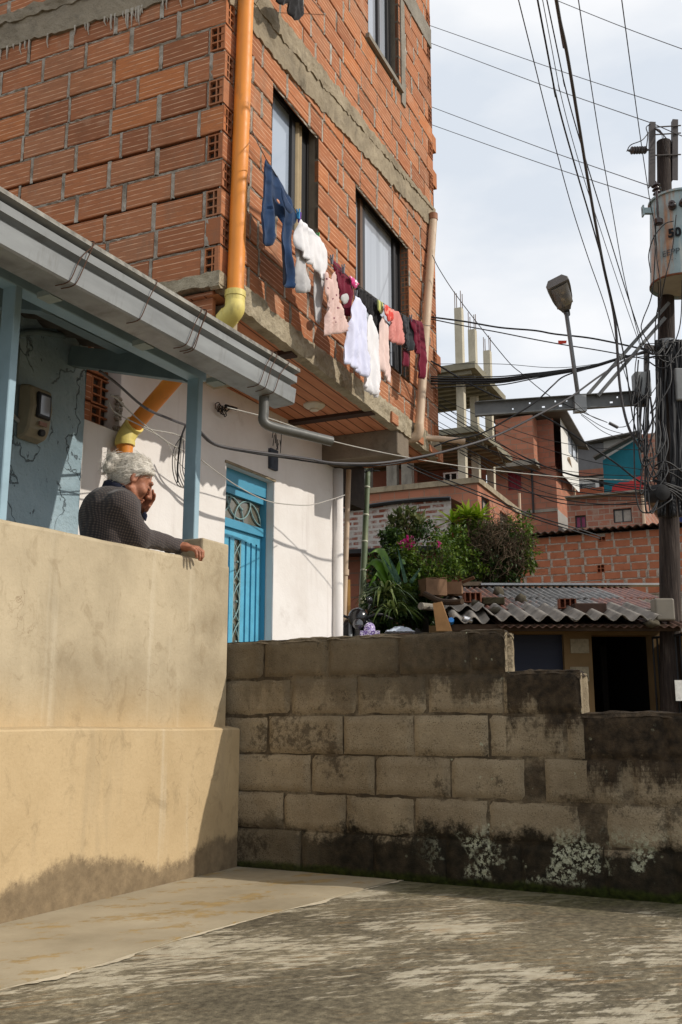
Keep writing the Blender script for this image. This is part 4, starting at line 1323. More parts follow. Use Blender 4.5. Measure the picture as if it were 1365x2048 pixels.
# cement lintel line and pale reveal
mb = MB(); mb.box(DX0 - 0.02, DX1 + 0.02, -0.012, 0.02, DZ1 + 0.001, DZ1 + 0.022, mp=hm)
mb.build('door_lintel', M_CONC, HOUSE)
mb = MB(); mb.box(DX1 + 0.002, DX1 + 0.012, -0.004, 0.0, 0.56, DZ1, mp=hm); mb.build('door_reveal_edge', simple('grey_white_reveal', S(186, 190, 192), 0.8, 0.3, 0.1), HOUSE)
# white corner pipe set into the wall end
mb = MB(); mb.tube([(X_END - 0.06, WY - 0.03, 0.0), (X_END - 0.055, WY - 0.03, 3.2)], 0.052, 14)
mb.build('corner_pipe', M_WHITE, HOUSE, smooth=True)

# ------------------------------------------------------------------ small things on the white wall
P = on_y(544, 913, WY)
mb = MB(); mb.box(P.x - 0.06, P.x + 0.06, WY - 0.03, WY + 0.001, P.z - 0.12, P.z + 0.06)
mb.box(P.x - 0.048, P.x + 0.05, WY - 0.034, WY - 0.029, P.z - 0.105, P.z - 0.02)
o = mb.build('junction_box', simple('slate_blue_box', S(62, 68, 80), 0.6, 0.3, 0.35, 20))
tag(o, 'small slate blue electric box on the white wall above and right of the blue door', 'electric box')
mb = MB()
for k in range(9):
    a = P + Vector((random.uniform(-.09, .06), -0.058, 0.06 + random.uniform(-.03, .08)))
    mb.tube([a, a + Vector((random.uniform(-.02, .05), 0.0, random.uniform(0.05, 0.13)))], 0.004, 5)
tag(mb.build('loose_wire_ends', M_BLACKM), 'tuft of short black wire ends sticking out behind the slate blue box', 'wires')
# tensioner hook of the pale messenger wire
P = on_y(428, 815, WY)
mb = MB()
for k in range(5):
    c = P + Vector((0.04 * k * 0.6, -0.03, -0.005 * k))
    mb.tube([c + Vector((0.03 * math.cos(a), random.uniform(-.02, .0), 0.035 * math.sin(a))) for a in np.linspace(0, 2 * PI, 13)], 0.004, 5)
mb.tube([P + Vector((0.05, -.03, 0)), P + Vector((0.13, -.04, 0.0)), on_y(462, 815, WY - 0.05)], 0.006, 6)
mb.tube([on_y(452, 812, WY - 0.05), on_y(473, 818, WY - 0.06)], 0.016, 8)
tag(mb.build('wire_tensioner', M_BLACKM), 'black coiled wire hook with a turnbuckle on the white wall under the gutter', 'wire hook')

# electricity meter on the blue wall
t = thing('electricity_meter', 'old beige electricity meter box with a small dark framed window on the blue wall', 'electric meter', tuple(on_y(75, 880, WY - 0.05)))
m0 = on_y(68, 772, WY - 0.14); m1 = on_y(103, 800, WY - 0.14)
mx0, mx1 = m0.x - 0.02, m1.x + 0.01
mz0, mz1 = on_y(80, 880, WY - 0.14).z, m0.z + 0.01
M_BEIGE = simple('aged_beige_plastic', S(150, 140, 118), 0.55, 0.4, 0.18, 8)
mb = MB()
y0 = WY - 0.035; 
pr = [(y0, mz0), (WY - 0.11, mz0 + 0.02), (WY - 0.135, mz0 + 0.06), (WY - 0.155, mz0 + 0.2), (WY - 0.14, mz1 - 0.02), (WY - 0.125, mz1), (y0, mz1 + 0.02)]
b = len(mb.v)
for x in (mx0, mx1): mb.v.extend((x, y, z) for (y, z) in pr)
n_ = len(pr)
for k in range(n_): mb.face((b + k, b + (k + 1) % n_, b + n_ + (k + 1) % n_, b + n_ + k))
mb.face([b + k for k in range(n_)]); mb.face([b + n_ + k for k in range(n_)])
o = mb.build('case', M_BEIGE, t); o.modifiers.new('bevel', 'BEVEL').width = 0.012
wx0, wx1 = mx0 + (mx1 - mx0) * 0.22, mx0 + (mx1 - mx0) * 0.88
wz0, wz1 = mz1 - 0.20, mz1 - 0.035
fy = lambda z: WY - 0.155 + (0.015 if z > mz0 + 0.25 else 0)
mb = MB(); mb.box(wx0, wx1, WY - 0.165, WY - 0.14, wz0, wz1); o = mb.build('window_frame', M_BLACKM, t); o.modifiers.new('bevel', 'BEVEL').width = 0.01
mb = MB(); mb.box(wx0 + 0.022, wx1 - 0.022, WY - 0.168, WY - 0.15, wz0 + 0.022, wz1 - 0.022); mb.build('window_glass', m_glass('meter_window', S(122, 122, 126), 0.1), t)
mb = MB(); mb.box(wx0 + 0.03, wx1 - 0.03, WY - 0.162, WY - 0.15, wz0 - 0.045, wz0 - 0.02); mb.build('faded_label', simple('faded_pink_label', S(150, 116, 104), 0.7, 0.2), t)
mb = MB(); mb.lathe((mx0 * 0.4 + mx1 * 0.6, WY - 0.13, mz0 + 0.05), (0, -1, -0.25), [(0.022, 0), (0.022, 0.022), (0.016, 0.024)], 14); mb.build('sealing_screw', M_BLACKM, t)
mb = MB(); mb.tube(spline([(mx0 + 0.02, WY - 0.05, mz0 + 0.10), (mx0 - 0.08, WY - 0.06, mz0 + 0.14), (mx0 - 0.2, WY - 0.05, mz0 + 0.22)], 6), 0.014, 8)
mb.build('cable_sleeve', simple('grey_white_hose', S(170, 172, 170), 0.6, 0.3), t, smooth=True)

# ================================================================== PORCH
PORCH = thing('porch_roof', 'porch roof on pale blue posts with a long grey metal gutter above the parapet', 'porch', (3.5, 3.4, 0.55))
POY = 3.40
def post(pxl, pxr, name='post'):
    a = on_y(pxl, 900, POY).x; b = on_y(pxr, 900, POY).x
    mb = MB(); mb.box(a, b, POY, POY + 0.085, 0.55, 2.80)
    o = mb.build(name, M_WOODB, PORCH); o.modifiers.new('bevel', 'BEVEL').width = 0.004
    return a, b
pa = post(393.5, 403.0)
post(8.5, 24.0)
HB = on_y(377, 745, POY).z
mb = MB(); mb.box(0.5, pa[1] + 0.03, POY - 0.002, POY + 0.088, HB, HB + 0.075)
o = mb.build('header_beam', M_WOODB, PORCH); o.modifiers.new('bevel', 'BEVEL').width = 0.004
# joists from the header up to the wall
def joist(x, dz=0.0, w=0.07, h=0.13):
    mb = MB()
    mb.beam((x, POY + 0.09, HB + 0.06 + dz), (x + 0.03, WY - 0.04, HB + 0.34 + dz), w, h)
    mb.build('joist', M_WOODB2, PORCH)
for x in (pa[0] + 0.02, 3.45, 2.55): joist(x)
mb = MB(); mb.box(0.6, 4.8, 3.95, 4.03, HB + 0.26, HB + 0.34); mb.build('purlin', M_WOODB2, PORCH)
# roof sheets (seen only from below)
GY = 2.93
mb = MB()
xs = fr(0.2, 4.86, 0.03)
def rz(x, y): return 2.80 + (y - GY) * 0.27 + 0.018 * math.sin(x * 2 * PI / 0.177)
grid_sheet(mb, lambda x, y: (x, y, rz(x, y) + 0.03), xs, [GY + 0.01, 3.4, 3.9, 4.47])
grid_sheet(mb, lambda x, y: (x, y, rz(x, y) + 0.036), xs, [GY + 0.01, 3.4, 3.9, 4.47])
mb.build('roof_sheet', simple('dark_stained_fibre_cement', S(96, 92, 86), 0.9, 0.2, 0.4, 4), PORCH, smooth=True)
# pale timber blocks carrying the gutter
mb = None
for px in (100, 292, 438):
    P = on_y(px, 600, GY + 0.2)
    mb = MB(); mb.box(P.x - 0.03, P.x + 0.05, GY + 0.17, GY + 0.25, 2.64, 2.668)
    mb.build('gutter_bracket', simple('pale_painted_bracket', S(140, 150, 146), 0.7, 0.3, 0.15) if px == 100 else bpy.data.materials['pale_painted_bracket'], PORCH)
# gutter: folded sheet with a rolled lip, upper band, step and lower trough
def gz_(px, py): return on_y(px, py, GY).z
def gpts(x):
    w = 0.003 * nz(x * 1.5)
    zt = 2.848 + w
    return [(GY + 0.012, zt + 0.012), (GY - 0.03, zt + 0.010), (GY - 0.032, zt - 0.012), (GY + 0.012, zt - 0.020), (GY + 0.012, zt - 0.030), (GY - 0.010, zt - 0.036), (GY - 0.008, zt - 0.074), (GY + 0.036, zt - 0.080),
            (GY + 0.038, zt - 0.106), (GY - 0.004, zt - 0.114), (GY + 0.008, zt - 0.200), (GY + 0.018, zt - 0.208),
            (GY + 0.15, zt - 0.213), (GY + 0.165, zt - 0.05), (GY + 0.155, zt - 0.05), (GY + 0.142, zt - 0.203), (GY + 0.05, zt - 0.198), (GY + 0.05, zt - 0.03)]
mb = MB(); xg = fr(0.3, 4.93, 0.08)
sweep(mb, xg, gpts)
nt = NT('weathered_gutter_zinc', 0.5, 0.5)
pp = nt.pos()
c = nt.ramp(nt.noise(nt.mapping(pp, (0.35, 1, 1.6)), 4, 6, 0.6), [(0.3, S(116, 118, 118)), (0.7, S(150, 153, 153))])
c = nt.mix(nt.math('MULTIPLY', nt.step(nt.noise(nt.mapping(pp, (2.5, 1, 0.5)), 5, 5, 0.65), 0.54, 0.72), 0.4), c, S(88, 82, 74))
zz = nt.sep(pp)[2]
low = nt.step(nt.math('ADD', zz, nt.math('MULTIPLY', nt.noise(pp, 7, 5), 0.05)), 2.668, 2.638)
c = nt.mix(nt.math('MULTIPLY', low, 0.9), c, S(70, 58, 48))
lip = nt.step(nt.math('ADD', zz, nt.math('MULTIPLY', nt.noise(pp, 30, 3), 0.01)), 2.838, 2.844)
c = nt.mix(nt.math('MULTIPLY', lip, 0.8), c, nt.ramp(nt.noise(pp, 22, 5), [(0.35, S(82, 74, 58)), (0.65, S(150, 144, 130))]))
nt.bump(nt.noise(pp, 6, 4), 0.15, 0.01)
M_GUT = nt.col(c)
g_o = mb.build('gutter', M_GUT, PORCH)
mb = MB()
for px in (140, 152, 284, 378, 390, 523, 552):
    x = on_y(px, 600, GY).x
    dx = random.uniform(0.0, 0.05)
    pts = [(x + 0.06 + dx, GY + 0.10, 2.88), (x + 0.05 + dx, GY - 0.02, 2.868), (x + 0.045 + dx, GY - 0.037, 2.845), (x + 0.03, GY - 0.02, 2.76), (x, GY - 0.004, 2.66), (x - 0.008, GY + 0.02, 2.636), (x - 0.02, GY + 0.07, 2.630)]
    w = MB(); w.tube(spline(pts, 4), 0.0026, 5)
    if px in (378, 523):
        w.tube(spline([(p[0] + 0.02 + 0.01 * k, p[1] - 0.003, p[2]) for k, p in enumerate(pts)], 4), 0.0026, 5)
    w.build('tie_wire', simple('rusty_tie_wire', S(84, 58, 44), 0.8, 0.3) if 'rusty_tie_wire' not in bpy.data.materials else bpy.data.materials['rusty_tie_wire'], g_o)
# outlet pipe of the gutter: short drop, elbow and slanting run with an open end
A = on_y(540, 800, GY + 0.09); B_ = on_y(537, 852, GY + 0.09)
A = Vector((4.72, GY + 0.09, 2.63)); B_ = Vector((4.72, GY + 0.09, 2.47))
E_ = on_z(667, 884, 2.40)
def spout_end():
    # keep the run level and let it swing out over the alley
    return hit(664, 883, B_, (FW * 0.25 + RT * 0.97).normalized().cross(UP))
best = None
for k in range(60):
    D = 3.8 + k * 0.08
    Q = at(664, 883, D)
    sc = abs(Q.z - (B_.z - 0.03))
    if best is None or sc < best[0]: best = (sc, Q)
Q = best[1]
print('spout', B_, Q)
mb = MB()
mb.tube(spline([A + UP * 0.02, A - UP * 0.08, B_ + UP * 0.02, B_ + (Q - B_).normalized() * 0.05, B_ + (Q - B_) * 0.5, Q], 5), 0.030, 14, caps=False)
mb.tube(spline([A + UP * 0.02, A - UP * 0.08, B_ + UP * 0.02, B_ + (Q - B_).normalized() * 0.05, B_ + (Q - B_) * 0.5, Q], 5), 0.026, 14, caps=False)
mb.build('outlet_pipe', simple('dull_grey_pipe', S(88, 87, 82), 0.45, 0.5, 0.3, 10), g_o, smooth=True, recalc=False)

# ================================================================== DRAINPIPES
def pvc(name, c, rough=0.42):
    n = NT(name, rough, 0.4)
    p = n.pos()
    cc = n.ramp(n.noise(p, 4, 6), [(0.3, tuple(q * 0.86 for q in c[:3]) + (1,)), (0.6, c)])
    g = n.step(n.noise(n.mapping(p, (1, 1, 0.3)), 9, 7, 0.72), 0.52, 0.70)
    cc = n.mix(n.math('MULTIPLY', g, 0.38), cc, tuple(q * 0.5 for q in S(150, 124, 92)[:3]) + (1,))
    n.rough(n.ramp(n.noise(p, 12, 4), [(0.3, rough), (0.7, rough + 0.2)]))
    return n.col(cc)
M_ORG = pvc('orange_drain_pvc', S(226, 140, 50)); M_YEL = pvc('pale_yellow_pvc', S(222, 204, 116))
D_ = thing('drainpipe', 'orange plastic drainpipe with pale yellow elbows running down the brick facade corner', 'drainpipe', tuple(fmap(0.15, -0.09, 3.4)))
pn = -0.066
def fpt(px, py, n=pn):
    u, z = on_f(px, py, n); return fmap(u, n, z)
Ptop = fpt(494.5, -60); P0 = fpt(470.5, 598); Ptop = Ptop + (Ptop - P0).normalized() * 2.6; P1 = fpt(468, 622)
E1 = on_y(259, 862, WY - 0.075); E2 = on_y(250.5, 884, WY - 0.075); E3 = Vector((E2.x - 0.005, E2.y, 0.6))
PR = 0.056
mb = MB(); mb.tube([Ptop, P0], PR, 20); mb.build('pipe', M_ORG, D_, smooth=True, autosmooth=R(50))
dirn = (E1 - P1).normalized()
mb = MB(); mb.tube([P1 + dirn * 0.03, E1 - dirn * 0.03], PR, 20); mb.build('pipe', M_ORG, D_, smooth=True, autosmooth=R(50))
mb = MB(); mb.tube([E2 + UP * 0.0, E3], PR, 20); mb.build('pipe', M_ORG, D_, smooth=True, autosmooth=R(50))
for (a, b, c) in ((P0 + UP * 0.01, P1, dirn), (E1, E2, None)):
    mb = MB()
    r2 = PR * 1.17
    if c is not None:
        pts = [P0 + UP * 0.05, P0 - UP * 0.03, P1 + dirn * 0.0, P1 + dirn * 0.10]
    else:
        pts = [E1 - dirn * 0.07, E1 - dirn * 0.02, E2 + UP * 0.02, E2 - UP * 0.025]
    mb.tube([pts[0], pts[0].lerp(pts[1], 0.5)], r2 * 1.06, 20); mb.tube([pts[3].lerp(pts[2], 0.6), pts[3]], r2 * 1.06, 20)
    mb.tube(spline(pts, 7), r2, 20)
    mb.build('elbow', M_YEL, D_, smooth=True, autosmooth=R(50))
mb = MB()
Pb = E2 - UP * 0.125
mb.lathe(Pb, (0, 0, 1), [(PR * 1.1, 0), (PR * 1.1, 0.03)], 20); mb.beam(Pb + Vector((-0.06, -0.02, 0.015)), Pb + Vector((-0.09, 0.08, 0.015)), 0.012, 0.02)
mb.build('clamp', M_GALV, D_, smooth=True, autosmooth=R(50))

M_BEIP = pvc('beige_pvc', S(196, 172, 146), 0.5)
t = thing('drainpipe', 'beige plastic drainpipe leaning down the right edge of the brick facade', 'drainpipe', tuple(fmap(3.9, -0.1, 3.4)))
q0 = fpt(867, 440, -0.05); q1 = fpt(838.5, 862, -0.09)
mb = MB(); mb.tube([q0, q1], 0.043, 16); mb.build('pipe', M_BEIP, t, smooth=True, autosmooth=R(50))
mb = MB(); mb.tube(spline([q1 + UP * 0.06, q1 + UP * 0.0, q1 + UP * -0.05 + FN * 0.03, q1 + UP * -0.07 + FN * 0.1 - FD * 0.02, q1 + UP * -0.075 + FN * 0.2 - FD * 0.1], 5), 0.049, 14); mb.build('elbow', M_BEIP, t, smooth=True, autosmooth=R(50))
mb = MB(); mb.tube([q0 + UP * 0.0, q0 + UP * 0.07], 0.05, 14); mb.tube([q0 + UP * 0.04, q0 + UP * 0.05 + FN * 0.12], 0.03, 10); mb.build('coupling', simple('brown_clay_coupling', S(150, 104, 78), 0.7, 0.3), t, smooth=True, autosmooth=R(50))
t = thing('drainpipe', 'short horizontal pinkish beige pipe poking out of the far lower corner of the brick building', 'drainpipe', tuple(fmap(4.2, -0.1, 3.5)))
q0 = fpt(856, 876, -0.03); q1 = at(928, 882, (q0 - CC).dot(FW) + 0.12)
mb = MB(); mb.tube([q0 + (q0 - q1) * 0.2, q1], 0.03, 14); mb.build('pipe', M_BEIP, t, smooth=True, autosmooth=R(50))
mb = MB(); mb.tube([q1 - (q1 - q0) * 0.12, q1 + (q1 - q0) * 0.01], 0.034, 14); mb.build('collar', M_BEIP, t, smooth=True, autosmooth=R(50))
t = thing('drainpipe', 'cream plastic pipe standing beside the right end of the white house', 'drainpipe', tuple(at(690, 1250, 9.75)))
q0 = at(698, 940, 9.85); q1 = at(686.5, 1290, 9.75)
mb = MB(); mb.tube([q0, q1], 0.026, 14); mb.build('pipe', M_BEIP, t, smooth=True, autosmooth=R(50))
qm = q0.lerp(q1, 0.58)
mb = MB(); mb.tube([qm, qm + (q1 - q0).normalized() * 0.06], 0.036, 14); mb.build('collar', M_BEIP, t, smooth=True, autosmooth=R(50))
# dark box added in place of the shaded strip seen past the corner
mb = MB()
for (x0, y0, x1, y1, dd, m_) in ((664, 935, 692, 1004, 10.0, None),):
    a = at(x0, y0, dd); b = at(x1, y1, dd)
    mb.box(a.x, a.x + 0.5, min(a.y, b.y), max(a.y, b.y), b.z, a.z + 0.3)
tag(mb.build('shade_filler_box', simple('dark_strip_fill', S(58, 50, 44), 0.85, 0.2, 0.3)), 'dark filler box standing in for the shaded strip just behind the white house corner', 'filler box')
a = at(698, 1160, 9.95); b = at(699, 1290, 9.95)
mb = MB(); mb.beam(b, a, 0.06, 0.03); 
tag(mb.build('plank', simple('ochre_plank', S(196, 150, 88), 0.8, 0.2, 0.2, 9)), 'upright ochre plank behind the cream pipe at the white house corner', 'plank')

# ================================================================== LAUNDRY
CLN = -0.24                                   # the line hangs this far in front of the facade
def cl(px, py, n=CLN):
    u, z = on_f(px, py, n); return fmap(u, n, z)
line_px = [(516, 286), (535, 322), (556, 356), (596, 428), (640, 492), (668, 528), (700, 556), (735, 584), (775, 612), (820, 637), (850, 650), (868, 652)]
mb = MB()
pts = [cl(x, y) for x, y in line_px]
u_, z_ = on_f(505, 262, 0.0)
pts = [fmap(u_, 0.0, z_)] + pts
mb.tube(spline(pts, 4), 0.0035, 6)
tag(mb.build('clothesline', simple('grey_cord', S(92, 88, 84), 0.8, 0.2)), 'thin sagging cord carrying the laundry along the brick facade', 'clothesline')

def cloth(name, label, cat, poly, mat, n=CLN, amp=0.022, freq=26.0, thick=0.02, phase=None, group=None, curl=0.0, parent=None, hang=None):
    """a hanging garment: outline surveyed on the hanging plane, filled with a fine mesh, folded, and given thickness"""
    ph = random.random() * 9 if phase is None else phase
    P = [on_f(x, y, n) for x, y in poly]
    # resample boundary with a smooth curve
    bd = []
    m = len(P)
    for i in range(m):
        a = Vector((P[i][0], P[i][1])); b = Vector((P[(i + 1) % m][0], P[(i + 1) % m][1]))
        k = max(1, int((b - a).length / 0.022))
        for q in range(k): bd.append(a.lerp(b, q / k))
    for _ in range(1):
        bd = [(bd[i - 1] + bd[i] * 2 + bd[(i + 1) % len(bd)]) / 4 for i in range(len(bd))]
    us_ = [p.x for p in bd]; zs_ = [p.y for p in bd]
    u0, u1, z0, z1 = min(us_), max(us_), min(zs_), max(zs_)
    st = 0.019
    B = np.array([[p.x, p.y] for p in bd]); B2 = np.roll(B, -1, 0)
    def inside(x, y):
        c = ((B[:, 1] > y) != (B2[:, 1] > y))
        xs = (B2[:, 0] - B[:, 0]) * (y - B[:, 1]) / (B2[:, 1] - B[:, 1] + 1e-12) + B[:, 0]
        return int(np.sum(c & (x < xs))) % 2 == 1
    def dist(x, y):
        d = B2 - B; w = np.array([x, y]) - B
        t = np.clip((w * d).sum(1) / ((d * d).sum(1) + 1e-12), 0, 1)
        return float(np.sqrt((((B + d * t[:, None]) - [x, y]) ** 2).sum(1).min()))
    inner = []
    y = z0 + st / 2; row = 0
    while y < z1:
        x = u0 + (st / 2 if row % 2 else 0)
        while x < u1:
            if inside(x, y) and dist(x, y) > st * 0.55: inner.append(Vector((x, y)))
            x += st
        y += st * 0.87; row += 1
    allp = bd + inner
    edges = [(i, (i + 1) % len(bd)) for i in range(len(bd))]
    vo, eo, fo_, ov, oe, of = delaunay_2d_cdt(allp, edges, [], 1, 1e-5)
    mb = MB()
    H = z1 - z0
    def fold(u, z):
        k = 0.35 + 0.9 * min(1, (z1 - z) / max(H, 0.01))
        w = math.sin(freq * u + ph + 0.8 * math.sin(z * 6 + ph)) + 0.5 * math.sin(freq * 2.3 * u + 2 * ph + z * 3)
        w = 1.6 * (abs(math.sin(freq * 1.25 * u + ph + 0.7 * math.sin(z * 4 + ph) + 1.6 * nz(u * 5, z * 3, ph))) - 0.5) + 0.4 * w
        w += 0.8 * nz(u * 7, z * 3, ph) + 1.0 * (0.3 - abs(nz(u * 16 + z * 5, z * 6, ph))) + 0.35 * nz(u * 36, z * 12, ph)
        return min(amp, 0.024) * 0.8 * k * w
    front = []; back = []
    for p in vo:
        d = dist(p.x, p.y)
        t = min(thick, 0.014) * math.sqrt(min(1, d / 0.02)) if d > 1e-4 else 0.0
        f = fold(p.x, p.y) + curl * ((z1 - p.y) / max(H, .01)) ** 2
        front.append(mb.vert(fmap(p.x, n + f - t / 2 - 0.001, p.y)))
        back.append(mb.vert(fmap(p.x, n + f + t / 2 + 0.001, p.y)))
    cnt = {}
    for f in fo_:
        mb.face([front[i] for i in f], 0.5, 0, [(vo[i].x, vo[i].y) for i in f]); mb.face([back[i] for i in reversed(f)], 0.5, 0, [(vo[i].x, vo[i].y) for i in reversed(f)])
        for a, b in zip(f, f[1:] + f[:1] if isinstance(f, list) else list(f[1:]) + [f[0]]):
            cnt[(a, b)] = 1
    for (a, b) in list(cnt):
        if (b, a) not in cnt: mb.face([front[a], back[a], back[b], front[b]], 0.5, 0, [(vo[a].x, vo[a].y), (vo[a].x, vo[a].y), (vo[b].x, vo[b].y), (vo[b].x, vo[b].y)])
    o = mb.build(name, mat, parent, smooth=True)
    if label: tag(o, label, cat, group)
    return o
DENIM = m_cloth('blue_denim', S(32, 58, 94), 0.85, 0.45)
jeans = [(529, 316), (540, 327), (556, 352), (575, 388), (591, 416), (598, 428), (595, 445), (588, 456), (586, 470), (590, 520), (596, 560), (597, 577), (580, 574), (565, 565), (564, 520), (563, 470), (563, 448), (557, 428), (552, 442), (549, 465), (546, 492), (536, 491), (527, 472), (523, 445), (526, 400), (527, 360)]
J = cloth('jeans', 'dark blue denim jeans hung by the waist, first garment at the upper left', 'jeans', jeans, DENIM, CLN, 0.034, 18, 0.014)
cloth('back_pocket', None, None, [(562, 372), (574, 394), (586, 416), (584, 430), (573, 418), (564, 398)], m_cloth('denim_pocket', S(28, 52, 86), 0.85, 0.3), CLN - 0.062, 0.008, 16, 0.006, parent=J)
cloth('waist_patch', None, None, [(553, 395), (559, 399), (562, 410), (558, 409), (552, 401)], m_cloth('tan_leather_patch', S(196, 140, 112), 0.7, 0.1), CLN - 0.06, 0.002, 10, 0.006, parent=J)
GREY = m_cloth('light_grey_jersey', S(186, 184, 184), 0.95, 0.14)
WHT = m_cloth('white_cotton', S(228, 226, 228), 0.95, 0.05)
LAV = m_cloth('bluish_white_cotton', S(214, 216, 238), 0.95, 0.05)
MAR = m_cloth('maroon_jersey', S(112, 24, 48), 0.9, 0.25)
SW = cloth('shirt', 'white and pale grey long sleeved top hanging right after the jeans', 'shirt',
      [(600, 437), (612, 446), (628, 462), (641, 480), (655, 498), (657, 535), (653, 562), (646, 561), (637, 545), (625, 530), (612, 517), (598, 496), (592, 472), (597, 452)], WHT, CLN - 0.03, 0.03, 24, 0.03)
cloth('sleeve', None, None, [(594, 470), (605, 498), (612, 515), (616, 556), (620, 583), (608, 587), (598, 586), (595, 545), (593, 505)], GREY, CLN + 0.005, 0.03, 24, 0.03, parent=SW)
cloth('trousers', 'light grey trouser leg with dark hem between the white top and the pink dress', 'trousers',
      [(629, 534), (640, 540), (651, 548), (649, 572), (647, 605), (647, 640), (644, 651), (633, 645), (631, 610), (628, 570)], GREY, CLN + 0.02, 0.02, 22, 0.03)
cloth('dress', 'small pink floral sleeveless dress with a gathered waist and flared skirt', 'dress',
      [(651, 541), (657, 549), (662, 562), (668, 541), (674, 560), (679, 590), (680, 603), (688, 628), (701, 653), (699, 660), (684, 667), (662, 668), (648, 673), (650, 645), (653, 628), (660, 603), (651, 588), (652, 570)],
      m_cloth('pink_floral_cotton', S(214, 184, 176), 0.95, 0.08, 'spots', S(120, 66, 78), 26), CLN - 0.05, 0.03, 40, 0.02)
cloth('leggings', 'maroon trousers folded over the line between the pink dress and the window', 'trousers',
      [(665, 518), (678, 530), (691, 541), (703, 564), (707, 588), (705, 615), (703, 634), (691, 627), (684, 600), (678, 585), (668, 545)], MAR, CLN + 0.03, 0.03, 24, 0.03)
cloth('grey_sock', 'small grey sock hanging in front of the maroon trousers beside the pink dress', 'sock', [(684, 590), (695, 586), (700, 597), (690, 610), (683, 601)], GREY, CLN - 0.03, 0.01, 30, 0.02)
cloth('headscarf', 'small pink and white patterned cloth at the lower corner of the middle window', 'cloth', [(699, 550), (711, 558), (720, 568), (712, 578), (704, 568)], m_cloth('pink_white_print', S(214, 66, 132), 0.9, 0.1, 'flowers', S(236, 222, 228), 16), CLN, 0.015, 40, 0.015)
cloth('blouse', 'long bluish white blouse with a scalloped hem, left of the two white shirts', 'blouse',
      [(712, 590), (722, 598), (731, 618), (735, 636), (734, 676), (738, 705), (741, 728), (739, 758), (733, 753), (729, 755), (724, 746), (719, 747), (715, 737), (708, 738), (702, 729), (695, 728), (693, 714), (697, 686), (699, 648), (704, 622)], LAV, CLN - 0.06, 0.032, 27, 0.025)
cloth('blouse', 'long white shirt hanging lowest on the line, right of the scalloped blouse', 'shirt',
      [(741, 627), (749, 644), (756, 667), (760, 690), (761, 730), (760, 764), (758, 797), (750, 789), (744, 790), (738, 780), (728, 774), (733, 757), (738, 735), (739, 700), (733, 682), (735, 650)], WHT, CLN - 0.03, 0.032, 27, 0.025)
cloth('underwear', 'bunch of black garments pegged above the white shirts under the middle window', 'clothes',
      [(714, 571), (728, 580), (741, 587), (754, 598), (762, 629), (762, 648), (760, 672), (754, 663), (747, 638), (741, 628), (735, 621), (731, 610), (724, 606), (717, 597)], m_cloth('black_lycra', S(26, 25, 28), 0.8, 0.3), CLN + 0.02, 0.03, 40, 0.03)
cloth('cap', 'yellow green striped small cloth next to the coral one', 'cloth', [(754, 597), (766, 606), (769, 619), (763, 630), (756, 619)], m_cloth('yellow_green_stripe', S(196, 196, 116), 0.9, 0.1, 'stripes', S(104, 112, 72), 16), CLN - 0.02, 0.012, 40, 0.02)
cloth('blouse', 'long pale pink blouse with a ragged lower hem, right of the lowest white shirt', 'blouse',
      [(766, 630), (773, 646), (778, 667), (781, 705), (782, 740), (781, 768), (775, 757), (770, 752), (765, 743), (760, 739), (762, 686), (762, 648)], m_cloth('pale_pink_voile', S(226, 200, 192), 0.95, 0.06), CLN - 0.02, 0.03, 27, 0.02)
cloth('bib', 'small coral red printed cloth overlapping the salmon shirt', 'cloth', [(768, 608), (777, 611), (783, 620), (787, 630), (787, 641), (777, 644), (771, 629)], m_cloth('coral_print', S(214, 72, 62), 0.9, 0.1, 'flowers', S(232, 150, 132), 20), CLN - 0.05, 0.012, 40, 0.02)
cloth('shirt', 'short salmon pink shirt with a frilled bottom', 'shirt',
      [(777, 615), (789, 620), (800, 625), (806, 653), (813, 684), (807, 688), (802, 691), (795, 685), (788, 686), (781, 682), (777, 676), (780, 653), (784, 640)], m_cloth('salmon_cotton', S(214, 140, 132), 0.92, 0.14), CLN - 0.01, 0.03, 30, 0.025)
cloth('shorts', 'charcoal grey shorts between the salmon shirt and the last maroon garment', 'shorts',
      [(804, 627), (812, 632), (820, 637), (829, 661), (828, 682), (824, 703), (816, 697), (808, 691), (811, 672), (807, 648)], m_cloth('charcoal_cotton', S(58, 60, 64), 0.9, 0.25), CLN, 0.028, 26, 0.03)
cloth('jacket', 'maroon garment with hanging sleeves, last at the right end of the line', 'jacket',
      [(820, 637), (832, 640), (843, 643), (851, 670), (855, 714), (853, 740), (851, 760), (844, 757), (838, 750), (841, 725), (840, 709), (832, 705), (828, 684), (828, 664)], MAR, CLN - 0.02, 0.034, 24, 0.035)
cloth('jacket_sleeve', 'maroon sleeve hanging low behind the charcoal shorts', 'clothes', [(807, 695), (814, 700), (821, 703), (820, 735), (812, 733), (806, 730)], MAR, CLN + 0.05, 0.015, 24, 0.03)
cloth('socks', 'black garment hanging high on the facade, cut off by the top picture edge', 'clothes',
      [(553, -22), (607, -22), (605, 10), (604, 30), (597, 41), (590, 39), (583, 26), (577, 4), (570, 12), (563, 9), (558, 0)], m_cloth('black_cotton', S(34, 32, 33), 0.9, 0.3), -0.2, 0.025, 25, 0.03)
mb = MB(); mb.tube(spline([cl(540, -40, 0.0), cl(556, -16, -0.2), cl(607, 34 - 50, -0.2), cl(650, 30, 0.0)], 6), 0.0035, 6)
tag(mb.build('clothesline', bpy.data.materials['grey_cord']), 'short cord high on the facade holding the black garment', 'clothesline')
peg_cols = {'blue': S(60, 150, 200), 'green': S(70, 150, 90), 'purple': S(120, 70, 170), 'grey': S(120, 124, 132)}
